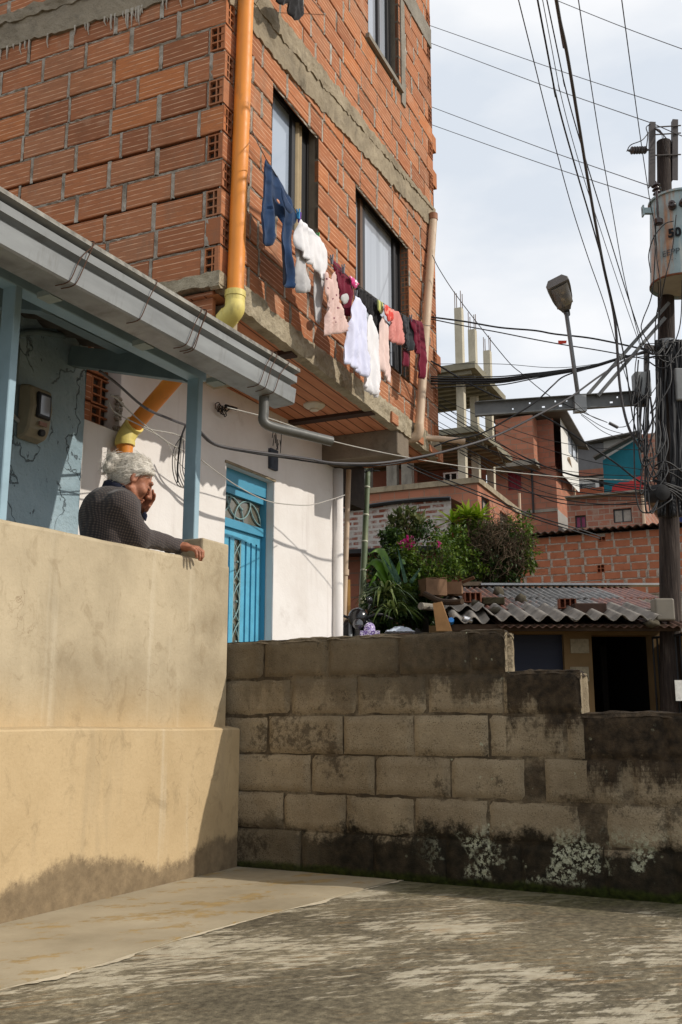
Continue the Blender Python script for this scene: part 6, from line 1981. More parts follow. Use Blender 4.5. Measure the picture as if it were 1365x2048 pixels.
SH2 = thing('shop_wall', 'sunlit ochre shop wall with a torn white notice at the right picture edge', 'wall', tuple(sp_(lf(1380), DF - 0.5, zg)))
mb = MB(); mb.box(lf(1349), lf(1349) + 2.0, DF - 0.48, DF + 2, zg, ZE - 0.07, mp=sp_); mb.build('wall', M_OCHL, SH2)
a = at(1362, 1382, DF - 0.49); mb = MB(); mb.box(a.dot(RT) - 0.05, a.dot(RT) + 0.12, DF - 0.49, DF - 0.481, a.z - 0.09, a.z + 0.1, mp=sp_); mb.build('torn_notice', simple('torn_white_notice', S(220, 218, 210), 0.8, 0.2, 0.2, 30), SH2)

# ---- clutter on the roof
def cardboard(name, label, px, py, D, sx, sy, sz, rot, openb=False):
    P = at(px, py, D)
    t = thing(name, label, 'cardboard box', tuple(P), YAW + rot)
    m = bpy.data.materials.get('soggy_cardboard') or simple('soggy_cardboard', S(128, 100, 78), 0.9, 0.1, 0.25, 8)
    X = Matrix.Translation(P) @ Matrix.Rotation(YAW + rot - PI / 2, 4, 'Z')
    mp = lambda x, y, z: X @ Vector((x, y, z))
    mb = MB(); w = 0.006
    mb.box(-sx / 2, sx / 2, -sy / 2, -sy / 2 + w, 0, sz, mp=mp); mb.box(-sx / 2, sx / 2, sy / 2 - w, sy / 2, 0, sz, mp=mp)
    mb.box(-sx / 2, -sx / 2 + w, -sy / 2 + w, sy / 2 - w, 0, sz, mp=mp); mb.box(sx / 2 - w, sx / 2, -sy / 2 + w, sy / 2 - w, 0, sz, mp=mp)
    mb.box(-sx / 2 + w, sx / 2 - w, -sy / 2 + w, sy / 2 - w, 0, w, mp=mp)
    mb.build('body', m, t)
    for (x0, x1, a) in ((-sx / 2, 0, 0.5 if openb else 0.03), (0, sx / 2, 0.65 if openb else 0.05)):
        mb = MB()
        if openb:
            s_ = -1 if x0 < 0 else 1
            e = sx / 2 * s_
            mb.hexa([mp(e, -sy / 2, sz), mp(e + s_ * 0.13, -sy / 2, sz + 0.03 + 0.03 * a), mp(e + s_ * 0.13, sy / 2, sz + 0.05), mp(e, sy / 2, sz), mp(e, -sy / 2, sz + w), mp(e + s_ * 0.13, -sy / 2, sz + 0.036 + 0.03 * a), mp(e + s_ * 0.13, sy / 2, sz + 0.056), mp(e, sy / 2, sz + w)])
        else: mb.hexa([mp(x0, -sy / 2, sz), mp(x1, -sy / 2, sz + a * .3), mp(x1, sy / 2, sz + a * .3), mp(x0, sy / 2, sz), mp(x0, -sy / 2, sz + w), mp(x1, -sy / 2, sz + a * .3 + w), mp(x1, sy / 2, sz + a * .3 + w), mp(x0, sy / 2, sz + w)])
        mb.build('flap', m, t)
cardboard('cardboard_box', 'closed sagging brown cardboard box on the left end of the shed roof', 866, 1192, 10.5, 0.24, 0.2, 0.17, 0.35)
cardboard('cardboard_box', 'open brown cardboard box with raised flaps, right of the closed one on the roof', 905, 1190, 10.7, 0.22, 0.2, 0.13, -0.2, True)
def loose_brick(label, px, py, D, rot, ln=0.18, h=0.10, d=0.12, mat=None, nc=3, nr=1, name='hollow_brick'):
    P = at(px, py, D); P = Vector((P.x, P.y, P.z - h / 2))
    X = Matrix.Translation(P) @ Matrix.Rotation(YAW + rot - PI / 2, 4, 'Z')
    mp = lambda x, y, z: X @ Vector((x, y, z))
    mb = MB(); 
    hole_end(mb, lambda u, n, z: mp(u, n - d / 2, z), -ln / 2, ln / 2, 0, h, 0, 0.4, nc, nr, d * 0.9)
    tag(mb.build(name, mat or bpy.data.materials.get('dull_red_clay') or simple('dull_red_clay', S(132, 82, 62), 0.9, 0.2, 0.3, 12), recalc=False), label, 'brick')
loose_brick('red hollow brick lying on the shed roof just right of the open cardboard box', 944, 1196, 10.4, 0.1)
loose_brick('red hollow brick with three open cells on the middle of the shed roof', 1134, 1208, 10.0, -0.05, 0.17, 0.095)
M_STONE = simple('mossy_stone', S(84, 78, 66), 0.95, 0.1, 0.4, 14, 0.8)
def stone(label, px, py, D, r):
    P = at(px, py, D); mb = MB(); mb.ball(P, r, 14, jit=0.45); tag(mb.build('stone', M_STONE, smooth=True), label, 'stone')
stone('dark upright stone near the ridge of the shed roof above the mossy block', 997, 1186, 11.6, (0.075, 0.06, 0.08))
stone('dark broken stone on the shed roof right of the mossy block', 1043, 1199, 10.9, (0.07, 0.06, 0.06))
stone('long flat stone holding down the tin beside the pole', 1305, 1248, 9.4, (0.13, 0.07, 0.04))
stone('small dark stone on the shed roof between the red brick and the mossy block', 953, 1208, 10.2, (0.05, 0.05, 0.035))
stone('mossy lump on the big waves of the left roof sheet', 992, 1223, 9.9, (0.11, 0.08, 0.045))
def timber(label, pxa, pxb, py0, py1, D, dep, mat, name='timber_block'):
    a = at(pxa, py1, D); b = at(pxb, py0, D)
    mb = MB(); mb.box(a.dot(RT), b.dot(RT), D, D + dep, a.z, b.z, mp=sp_)
    o = mb.build(name, mat); o.modifiers.new('bevel', 'BEVEL').width = 0.01
    tag(o, label, 'timber')
timber('mossy dark timber block lying across the shed roof below the upright stone', 966, 1010, 1194, 1209, 10.5, 0.2, simple('mossy_dark_timber', S(62, 58, 44), 0.95, 0.1, 0.4, 16))
timber('long dark brown timber box on the roof, right of the three celled brick', 1150, 1214, 1206, 1231, 9.75, 0.25, simple('dark_brown_timber', S(58, 42, 34), 0.85, 0.2, 0.3, 10))
P = at(936, 1237, 9.42); mb = MB(); mb.lathe(P - RT * 0.05, RT + FW * 0.2 - UP * 0.25, [(0.02, 0), (0.03, 0.008), (0.031, 0.09), (0.022, 0.1)], 16)
tag(mb.build('drink_can', simple('crushed_aluminium', S(190, 190, 192), 0.3, 0.5, 0.2, 20, 0.5, 0.8), smooth=True, autosmooth=R(40)), 'shiny crushed drink can lying on the left eave of the shed roof', 'can')
P = at(902, 1242, 9.38); mb = MB(); mb.lathe(P, -FW + UP * 0.15, [(0.026, 0), (0.028, 0.03), (0.024, 0.045)], 14); mb.lathe(P, FW, [(0.02, 0), (0.035, 0.03), (0.035, 0.14)], 14)
tag(mb.build('plastic_bottle', simple('blue_bottle_plastic', S(40, 120, 196), 0.3, 0.5), smooth=True, autosmooth=R(40)), 'blue plastic bottle end at the left corner of the shed eave', 'bottle')
a = at(868, 1258, 9.2); 
mb = MB(); mb.hexa([at(873, 1262, 9.2), at(905, 1262, 9.2), at(903, 1262, 9.55), at(876, 1262, 9.55), at(866, 1207, 9.2), at(883, 1203, 9.2), at(885, 1204, 9.55), at(868, 1206, 9.55)])
tag(mb.build('wooden_panel', simple('tan_plywood', S(140, 106, 70), 0.85, 0.2, 0.25, 6)), 'leaning tan plywood panel under the left corner of the shed roof', 'panel')
mb = MB(); mb.tube([at(842, 1212, 9.5), at(872, 1215, 9.7)], 0.035, 10); tag(mb.build('pipe_end', M_CONCG), 'short grey pipe end behind the plywood panel, under the cardboard boxes', 'pipe')
mb = MB(); mb.tube(spline([at(850, 1188, 10.0), at(880, 1202, 9.8), at(905, 1205, 9.6), at(925, 1203, 9.5)], 5), 0.03, 8); tag(mb.build('bamboo_stick', M_WOODD), 'crooked dark stick lying along the left edge of the shed roof', 'stick')

# raised earth bank that carries the plants, and the walkway by the house
mb = MB()
def bank(l, d): return sp_(l, d, 1.52 + 0.05 * nz(l * 3, d * 3) - 0.5 * max(0, (9.7 - d)))
grid_sheet(mb, bank, fr(lat(745, 1250, 9), lat(905, 1250, 9), 0.1), fr(9.45, 14.5, 0.2))
la, lb = lat(745, 1250, 9), lat(905, 1250, 9)
for (a, b) in (((la, 9.45), (lb, 9.45)), ((la, 9.45), (la, 14.5)), ((lb, 9.45), (lb, 14.5))):
    mb.poly([sp_(*a, -0.8), sp_(*b, -0.8), bank(*b), bank(*a)])
grid_sheet(mb, lambda l, d: sp_(l, d, 1.9 + 0.06 * nz(l * 2, d * 2)), fr(lb, lat(1090, 1170, 13), 0.2), fr(12.6, 15.5, 0.3))
tag(mb.build('earth_bank', simple('dark_garden_soil', S(58, 46, 34), 0.95, 0.1, 0.4, 9, 0.6), recalc=False), kind='structure')
mb = MB(); mb.box(lat(640, 1250, 9.0), lat(744, 1250, 9), 9.6, 14.5, -0.8, 0.55, mp=sp_); tag(mb.build('walkway', M_CONCG), kind='structure')

# ================================================================== PLANTS
_at0 = at
def at(px, py, D): return _at0(px, py, D + (0.85 if D < 10.7 else 0.3 if D < 12 else 0.0))
GR1 = m_leaf('fresh_green_leaf', [(0.0, S(36, 54, 16)), (0.45, S(70, 96, 28)), (0.8, S(106, 130, 44)), (1.0, S(140, 150, 66))])
GR2 = m_leaf('dark_green_leaf', [(0.0, S(28, 44, 18)), (0.5, S(52, 76, 30)), (1.0, S(86, 108, 50))])
GR3 = m_leaf('dull_grey_green_leaf', [(0.0, S(70, 84, 48)), (0.5, S(104, 116, 70)), (1.0, S(150, 150, 100))])
YGR = m_leaf('bright_yellow_green_leaf', [(0.0, S(92, 124, 20)), (0.5, S(142, 168, 40)), (1.0, S(184, 198, 80))])
BLU = m_leaf('blue_green_agave', [(0.0, S(60, 92, 76)), (1.0, S(112, 146, 122))])
STR = m_leaf('strap_leaf', [(0.0, S(38, 56, 20)), (0.6, S(76, 96, 42)), (1.0, S(128, 138, 80))])
PNK = m_leaf('magenta_bract', [(0.0, S(170, 30, 110)), (1.0, S(224, 70, 160))])
DRY = simple('dry_twig_bark', S(100, 86, 70), 0.9, 0.1, 0.3, 20)
BRK = simple('dark_bark', S(70, 56, 44), 0.9, 0.1, 0.3, 20)
def leaf(mb, P, d, up, L, w, r, bend=0.25):
    d = d.normalized(); s_ = d.cross(up)
    if s_.length < 1e-3: s_ = d.orthogonal()
    s_.normalize(); n_ = s_.cross(d)
    a = P; m1 = P + d * L * 0.35 - n_ * 0.0; m2 = P + d * L * 0.7 - n_ * L * bend * 0.4; e = P + d * L - n_ * L * bend
    b = len(mb.v)
    for q in (a, m1 + s_ * w * .5, m2 + s_ * w * .4, e, m2 - s_ * w * .4, m1 - s_ * w * .5, m1 + n_ * w * -0.12): mb.v.append(tuple(q))
    mb.face((b, b + 6, b + 1), r); mb.face((b, b + 5, b + 6), r); mb.face((b + 6, b + 2, b + 1), r); mb.face((b + 6, b + 5, b + 4), r); mb.face((b + 6, b + 4, b + 3, b + 2), r)
def rdir(rg): 
    while True:
        v = Vector((rg.uniform(-1, 1), rg.uniform(-1, 1), rg.uniform(-1, 1)))
        if 0.1 < v.length < 1: return v.normalized()
def foliage(mb, c, rad, nclump, nleaf, L, rg, shell=0.75, sz=0.16, droop=0.3):
    """leaves gathered in clumps spread through an uneven crown"""
    for _ in range(nclump):
        d = rdir(rg)
        k = shell + (1 - shell) * rg.random() if rg.random() < 0.75 else rg.uniform(0.2, 0.8)
        k *= 1 + 0.25 * nz(d.x * 2, d.y * 2, d.z * 2 + rad[0] * 7)
        q = c + RT * d.x * rad[0] * k + FW * d.y * rad[1] * k + UP * d.z * rad[2] * k
        tone = rg.uniform(-0.25, 0.25)
        for _ in range(nleaf):
            p = q + rdir(rg) * sz * rg.random() ** 0.7
            dd = (rdir(rg) + d * 0.7 + UP * (0.2 - droop))
            leaf(mb, p, dd, UP + rdir(rg) * 0.5, L * rg.uniform(0.6, 1.25), L * rg.uniform(0.4, 0.6), min(1, max(0, 0.5 + tone + rg.uniform(-0.3, 0.3))))
def twigs(mb, base, c, rad, n, rg, r0=0.012, seg=6, wild=0.5):
    for _ in range(n):
        d = rdir(rg); d.z = abs(d.z) * 0.9 - 0.1 if rg.random() < 0.8 else d.z
        e = c + RT * d.x * rad[0] + FW * d.y * rad[1] + UP * d.z * rad[2]
        pts = [base]
        for k in range(1, seg + 1):
            q = base.lerp(e, k / seg) + rdir(rg) * wild * rad[0] * 0.25 * math.sin(PI * k / seg) 
            pts.append(q)
        mb.tube(spline(pts, 2), [r0 * (1 - 0.85 * k / (seg * 2)) for k in range(seg * 2 + 1)], 4)
rg = random.Random(5)
# big tangled bush behind the shed roof
t = thing('tangled_bush', 'big bush of dry tangled brown twigs with dark leaves behind the shed roof', 'bush', tuple(at(985, 1175, 13.4)))
c = at(985, 1098, 13.4); base = at(985, 1180, 13.4)
rad = (0.56, 0.6, 0.50)
mb = MB(); twigs(mb, base, c, rad, 170, rg, 0.010, 6, 0.9)
for _ in range(1500):
    d = rdir(rg); p = c + RT * d.x * rad[0] * 0.95 + FW * d.y * rad[1] * .95 + UP * d.z * rad[2] * .95
    v = (rdir(rg) + UP * -0.3).normalized() * rg.uniform(0.12, 0.34)
    p = c + (p - c) * rg.uniform(0.75, 1.0)
    mb.tube([p, p + v * 0.5 + rdir(rg) * 0.04, p + v], [0.0045, 0.004, 0.002], 4, caps=False)
mb.build('twigs', DRY, t)
mb = MB(); foliage(mb, c - UP * 0.08, (0.5, 0.5, 0.42), 230, 16, 0.06, rg, 0.4, 0.12, 0.5); foliage(mb, c - UP * 0.25, (0.52, 0.5, 0.3), 140, 16, 0.06, rg, 0.6, 0.12, 0.5); mb.build('foliage', GR2, t, recalc=False)
mb = MB()
foliage(mb, at(1045, 1065, 13.2), (0.2, 0.3, 0.3), 45, 13, 0.055, rg, 0.6, 0.09)
foliage(mb, at(1058, 1120, 13.2), (0.13, 0.2, 0.14), 22, 12, 0.06, rg, 0.6, 0.09); foliage(mb, at(940, 1052, 13.2), (0.25, 0.25, 0.12), 36, 13, 0.055, rg, 0.6, 0.09)
foliage(mb, at(912, 1095, 12.8), (0.2, 0.25, 0.35), 90, 14, 0.055, rg, 0.5, 0.1); foliage(mb, at(950, 1128, 12.9), (0.25, 0.2, 0.2), 30, 10, 0.05, rg, 0.6, 0.09)
mb.build('green_shoots', GR1, t, recalc=False)
# rosette plant on top
t = thing('spiky_plant', 'bright yellow green rosette plant with pointed leaves on top of the bushes', 'plant', tuple(at(935, 1060, 13.0)))
mb = MB()
for (px, py, n_) in ((935, 1036, 44), (905, 1046, 20), (958, 1036, 22)):
    c = at(px, py, 13.0)
    for k in range(n_):
        a = 2 * PI * k * 0.381966; el = 0.15 + 1.15 * (k / n_)
        d = RT * math.cos(a) * math.cos(el) + FW * math.sin(a) * math.cos(el) + UP * math.sin(el)
        leaf(mb, c, d, UP, rg.uniform(0.20, 0.30), 0.045, rg.random(), 0.3)
mb.build('leaves', YGR, t, recalc=False)
mb = MB(); mb.tube([at(935, 1100, 13.05), at(935, 1036, 13.0)], 0.03, 8); mb.tube([at(930, 1100, 13.05), at(905, 1046, 13.0)], 0.02, 6); mb.build('stem', BRK, t)
# bougainvillea bush
t = thing('bougainvillea_bush', 'leafy green bougainvillea bush with two clusters of magenta flowers', 'bush', tuple(at(850, 1190, 10.8)))
c = at(850, 1122, 10.8); base = at(850, 1200, 10.9)
mb = MB()
foliage(mb, at(815, 1120, 10.7), (0.2, 0.3, 0.26), 80, 14, 0.05, rg, 0.6, 0.085)
foliage(mb, at(880, 1110, 10.9), (0.2, 0.3, 0.24), 85, 14, 0.045, rg, 0.6, 0.085); foliage(mb, at(770, 1150, 10.5), (0.2, 0.25, 0.2), 70, 14, 0.055, rg, 0.6, 0.09); foliage(mb, at(850, 1155, 10.7), (0.28, 0.3, 0.16), 80, 14, 0.05, rg, 0.6, 0.085)
foliage(mb, at(905, 1140, 10.7), (0.12, 0.15, 0.1), 24, 12, 0.045, rg, 0.6, 0.08)
mb.build('foliage', GR1, t, recalc=False)
for grp in (((815, 1082, 46), (822, 1090, 26), (806, 1090, 16), (822, 1075, 8)), ((880, 1088, 14),)):
  mb = MB()
  for (px, py, n_) in grp:
    for k in range(n_):
        p = at(px, py, 9.95) + rdir(rg) * (0.055 if len(grp) > 1 else 0.034) * rg.random() ** 0.5
        leaf(mb, p, rdir(rg), UP, 0.038, 0.03, rg.random(), 0.1)
  mb.build('flower_cluster', PNK, t, recalc=False)
mb = MB(); twigs(mb, base, c, (0.35, 0.3, 0.3), 40, rg, 0.009, 5, 0.6); mb.build('twigs', DRY, t)
# light shrub in front of the whitewashed wall
t = thing('light_green_shrub', 'light green shrub with broad upright leaves in front of the whitewashed brick', 'shrub', tuple(at(815, 1110, 11.6)))
mb = MB(); c = at(815, 1040, 11.6)
for (px, py) in ((800, 1032), (820, 1028), (838, 1040), (805, 1050), (830, 1052), (790, 1048)):
    q = at(px, py, 11.6 + rg.uniform(-.15, .15))
    for k in range(26):
        d = rdir(rg) + UP * 0.5
        leaf(mb, q + rdir(rg) * 0.05, d, UP, rg.uniform(0.09, 0.15), 0.05, rg.random(), 0.25)
foliage(mb, at(800, 1068, 11.5), (0.2, 0.2, 0.13), 50, 12, 0.06, rg, 0.6, 0.09)
mb.build('leaves', GR3, t, recalc=False)
mb = MB(); foliage(mb, at(783, 1078, 11.3), (0.1, 0.15, 0.12), 34, 12, 0.07, rg, 0.6, 0.08); foliage(mb, at(850, 1062, 11.5), (0.16, 0.2, 0.1), 30, 12, 0.05, rg, 0.6, 0.08); mb.build('dark_leaves', GR2, t, recalc=False)
mb = MB(); twigs(mb, at(815, 1130, 11.6), c, (0.3, 0.3, 0.3), 26, rg, 0.010, 5, 0.5); mb.build('twigs', BRK, t)
# dark undergrowth
t = thing('undergrowth_shrub', 'dark green shrub filling the shade below the bougainvillea', 'shrub', tuple(at(825, 1255, 9.8)))
mb = MB(); foliage(mb, at(770, 1215, 9.7), (0.2, 0.2, 0.26), 120, 16, 0.06, rg, 0.5, 0.1); foliage(mb, at(845, 1205, 10.1), (0.2, 0.25, 0.25), 110, 16, 0.06, rg, 0.5, 0.1); foliage(mb, at(820, 1212, 9.9), (0.26, 0.3, 0.24), 150, 16, 0.06, rg, 0.5, 0.1); foliage(mb, at(785, 1140, 10.2), (0.26, 0.25, 0.2), 110, 14, 0.06, rg, 0.55, 0.1); mb.build('foliage', GR2, t, recalc=False)
mb = MB(); twigs(mb, at(820, 1258, 9.9), at(815, 1200, 9.9), (0.28, 0.3, 0.35), 30, rg, 0.010, 5, 0.5); mb.build('twigs', BRK, t)
t = thing('fern', 'feathery bright green fern tuft below the agave', 'fern', tuple(at(818, 1190, 9.4)))
mb = MB()
for k in range(30):
    a = 2 * PI * k * 0.381966; d = (RT * math.cos(a) + FW * math.sin(a)) * 0.75 + UP * rg.uniform(0.3, 1.0); d.normalize()
    p = at(818, 1180, 9.4); Lf = rg.uniform(0.12, 0.2)
    for q in range(9):
        s_ = q / 9; pp = p + d * Lf * s_ - UP * 0.1 * s_ * s_
        for sg in (-1, 1): leaf(mb, pp, d * 0.4 + d.cross(UP).normalized() * sg, UP, 0.035 * (1 - s_ * 0.7), 0.012, rg.random(), 0.1)
mb.build('fronds', GR1, t, recalc=False)
# banana-like leaves at the left
t = thing('broad_leaf_plant', 'plant with big drooping bright green leaves right of the bamboo post', 'plant', tuple(at(755, 1215, 9.6)))
mb = MB()
for (a_, b_, c_, w) in (((790, 1180), (755, 1118), (728, 1140), 0.2), ((790, 1180), (765, 1100), (735, 1108), 0.14), ((785, 1185), (760, 1140), (738, 1175), 0.16), ((790, 1180), (800, 1120), (812, 1128), 0.1)):
    pts = spline([at(*a_, 9.7), at(*b_, 9.6), at(*c_, 9.45)], 10)
    b = len(mb.v)
    for i, p in enumerate(pts):
        tt = i / (len(pts) - 1)
        dd = pts[min(i + 1, len(pts) - 1)] - pts[max(i - 1, 0)]
        sd = (FW * 0.75 + RT * 0.5 + UP * 0.4).normalized()
        ww = w * math.sin(PI * min(1, 0.12 + tt * 0.86)) ** 0.8
        for k in (-1, -0.5, 0, 0.5, 1): mb.v.append(tuple(p + sd * ww * 0.5 * k - UP * abs(k) * ww * 0.2))
    for i in range(len(pts) - 1):
        for k in range(4): mb.face((b + i * 5 + k, b + (i + 1) * 5 + k, b + (i + 1) * 5 + k + 1, b + i * 5 + k + 1), 0.35 + 0.3 * rg.random())
mb.build('leaves', m_leaf('banana_leaf', [(0.0, S(52, 92, 20)), (1.0, S(112, 152, 40))]), t, smooth=True, recalc=False)
mb = MB(); mb.tube([at(788, 1262, 9.7), at(790, 1180, 9.7)], 0.03, 8); mb.build('stem', BRK, t)
t = thing('agave', 'blue green agave with three long stiff blades among the bushes', 'agave', tuple(at(795, 1175, 9.6)))
mb = MB()
for (a_, b_, w) in (((800, 1165), (778, 1112), 0.04), ((812, 1165), (795, 1092), 0.036), ((822, 1165), (842, 1135), 0.035), ((798, 1168), (765, 1112), 0.035)):
    A = at(*a_, 9.5); B_2 = at(*b_, 9.35)
    pts = [A.lerp(B_2, k / 8) for k in range(9)]; b = len(mb.v)
    for i, p in enumerate(pts):
        ww = w * (1 - (i / 8) ** 2.2) + 0.002
        sd = ((B_2 - A).cross(FW)).normalized()
        for k in (-1, 0, 1): mb.v.append(tuple(p + sd * ww * 0.5 * k + FW * (0.012 if k == 0 else 0)))
    for i in range(8):
        for k in range(2): mb.face((b + i * 3 + k, b + (i + 1) * 3 + k, b + (i + 1) * 3 + k + 1, b + i * 3 + k + 1), rg.random())
mb.build('blades', BLU, t, recalc=False)
def strap(label, px, py, D, n_, Lm, mat):
    t = thing('strap_leaf_plant', label, 'plant', tuple(at(px, py + 15, D)))
    mb = MB()
    for k in range(n_):
        a = 2 * PI * rg.random(); el = rg.uniform(0.5, 1.4); L = Lm * rg.uniform(0.6, 1.1)
        d = (RT * math.cos(a) + FW * math.sin(a)); p = at(px + rg.uniform(-12, 12), py, D + rg.uniform(-.1, .1)); r = rg.random()
        b = len(mb.v); w = rg.uniform(0.008, 0.015)
        for i in range(9):
            s_ = i / 8
            q = p + d * L * math.cos(el) * s_ * 1.3 + UP * (L * math.sin(el) * s_ - L * 0.95 * s_ * s_ * (0.7 + 0.3 * math.cos(el)))
            sd = d.cross(UP) * w * (1 - s_ ** 3) + Vector((0, 0, 0.001))
            mb.v.append(tuple(q + sd)); mb.v.append(tuple(q - sd))
        for i in range(8): mb.face((b + 2 * i, b + 2 * i + 1, b + 2 * i + 3, b + 2 * i + 2), r)
    mb.build('leaves', mat, t, recalc=False)
strap('strap leaved plant arching over the wall, nearest to the bamboo post', 768, 1190, 9.2, 80, 0.42, STR)
strap('lower strap leaved plant hanging behind the block wall under the other one', 785, 1225, 9.0, 70, 0.36, STR)
at = _at0
# white plastic bag and the purple sack, motorbike, bamboo post
P = at(800, 1258, 9.6)
mb = MB()
b = len(mb.v); N1 = 22
for i in range(N1 + 1):
    for j in range(N1 + 1):
        u = i / N1 * 2 - 1; v = j / N1 * 2 - 1
        h = max(0, 1 - u * u) * max(0, 1 - v * v)
        mb.v.append(tuple(P + RT * (u * 0.14 + 0.02 * nz(u * 3, v * 3)) + FW * v * 0.1 + UP * (h * (0.05 + 0.03 * nz(u * 2.5, v * 2.5, 4)) + 0.008 * nz(u * 9, v * 9, 2) - 0.03)))
for i in range(N1):
    for j in range(N1): mb.face((b + i * (N1 + 1) + j, b + (i + 1) * (N1 + 1) + j, b + (i + 1) * (N1 + 1) + j + 1, b + i * (N1 + 1) + j + 1))
o = mb.build('plastic_bag', simple('translucent_white_plastic', S(190, 200, 214), 0.35, 0.5, 0.1), recalc=False); o.modifiers.new('thickness', 'SOLIDIFY').thickness = 0.002
tag(o, 'crumpled whitish plastic bag lying behind the block wall below the plants', 'plastic bag')
t = thing('bamboo_post', 'mottled green bamboo post with pale rings beside the whitewashed brick', 'post', tuple(at(722, 1250, 10.6)))
q0 = at(736, 938, 11.0); q1 = at(722, 1275, 10.8)
mb = MB(); pts = [q1.lerp(q0, k / 20) for k in range(21)]; mb.tube(pts, [0.038 - 0.006 * k / 20 for k in range(21)], 14)
nt = NT('mottled_bamboo', 0.5, 0.4); nt.bump(nt.noise(nt.pos(), 20, 3), 0.1, 0.005)
mb.build('pole', nt.col(nt.ramp(nt.noise(nt.mapping(nt.pos(), (1, 1, 0.35)), 5, 5, 0.65), [(0.3, S(66, 84, 60)), (0.5, S(110, 122, 92)), (0.72, S(168, 164, 128))])), t, smooth=True)
for k in (0.06, 0.21, 0.38, 0.55, 0.71, 0.88):
    p = q1.lerp(q0, k); mb = MB(); mb.tube([p, p + (q0 - q1).normalized() * 0.02], 0.040 - 0.005 * k, 14); mb.build('node_ring', simple('pale_bamboo_ring', S(190, 192, 172), 0.6, 0.3) if 'pale_bamboo_ring' not in bpy.data.materials else bpy.data.materials['pale_bamboo_ring'], t, smooth=True)
mb = MB(); mb.tube(spline([q0 + rdir(rg) * 0.06 for _ in range(14)], 4), 0.006, 5)
for _ in range(5): mb.tube([q0 + rdir(rg) * 0.03, q0 + rdir(rg) * 0.05 + RT * 0.1], 0.006, 5)
mb.build('wire_wrap', M_BLACKM, t)
# motorbike, only its front is in view above the wall
P = at(716, 1240, 9.6); g0 = 0.55
MO = thing('motorbike', 'black motorbike seen only by its handlebar, headlamp and mirror above the block wall', 'motorbike', (P.x, P.y, g0))
M_MOTO = simple('glossy_black_paint', S(22, 22, 24), 0.2, 0.6, 0.1)
def mp_(a, b, z): return Vector((P.x, P.y, 0)) + RT * a + FW * b + UP * z
mb = MB(); mb.ball(mp_(0, 0.0, P.z + 0.02), (0.09, 0.1, 0.1), 16); mb.ball(mp_(0, 0.12, P.z - 0.1), (0.1, 0.2, 0.16), 16); mb.build('front_fairing', M_MOTO, MO, smooth=True)
mb = MB(); mb.lathe(mp_(0.0, -0.08, P.z - 0.05), -FW, [(0.05, 0), (0.05, 0.03), (0.035, 0.04)], 18); mb.build('headlamp', m_glass('headlamp_glass', S(54, 54, 58), 0.1), MO, smooth=True, autosmooth=R(40))
mb = MB(); mb.tube(spline([mp_(-0.34, 0.12, P.z + 0.02), mp_(-0.2, 0.03, P.z + 0.06), mp_(0, 0.03, P.z + 0.0), mp_(0.2, 0.03, P.z + 0.06), mp_(0.34, 0.12, P.z + 0.02)], 5), 0.013, 8); mb.build('handlebar', M_BLACKM, MO, smooth=True)
mb = MB(); mb.tube([mp_(0.1, 0.03, P.z + 0.05), mp_(0.12, 0.0, P.z + 0.17)], 0.007, 6); mb.ball(mp_(0.12, 0.0, P.z + 0.19), (0.055, 0.02, 0.035), 14); mb.build('mirror', M_MOTO, MO, smooth=True)
mb = MB(); mb.box(-0.12, 0.12, 0.15, 0.9, P.z - 0.32, P.z - 0.12, mp=mp_); o = mb.build('seat_and_tank', M_MOTO, MO); o.modifiers.new('bevel', 'BEVEL').width = 0.05
for b_ in (-0.1, 1.15):
    mb = MB(); C_ = mp_(0, b_, g0 + 0.29)
    mb.tube([C_ + FW * 0.25 * math.cos(a) + UP * 0.25 * math.sin(a) for a in np.linspace(0, 2 * PI, 25)], 0.045, 8, caps=False); mb.build('wheel', M_BLACKM, MO, smooth=True)
for s_ in (-1, 1):
    mb = MB(); mb.tube([mp_(0.07 * s_, -0.1, g0 + 0.29), mp_(0.07 * s_, 0.02, P.z - 0.02)], 0.018, 8); mb.build('fork', M_GALV, MO, smooth=True)
P2 = at(740, 1252, 9.3)
mb = MB(); mb.ball(P2 - UP * 0.04, (0.07, 0.05, 0.075), 18, jit=0.15); mb.box(-0.09 + P2.dot(RT), 0.09 + P2.dot(RT), P2.dot(FW) - 0.08, P2.dot(FW) + 0.08, 0.55, P2.z - 0.05, mp=sp_)
nt = NT('purple_printed_sack', 0.6, 0.3)
nt.col(nt.mix(nt.step(nt.noise(nt.mapping(nt.pos(), (1, 1, 1.6)), 60, 2), 0.48, 0.54), S(110, 84, 150), S(206, 198, 220)))
tag(mb.build('printed_sack', nt.mat, smooth=True, autosmooth=R(40)), 'purple and white printed sack standing behind the block wall next to the motorbike', 'sack')

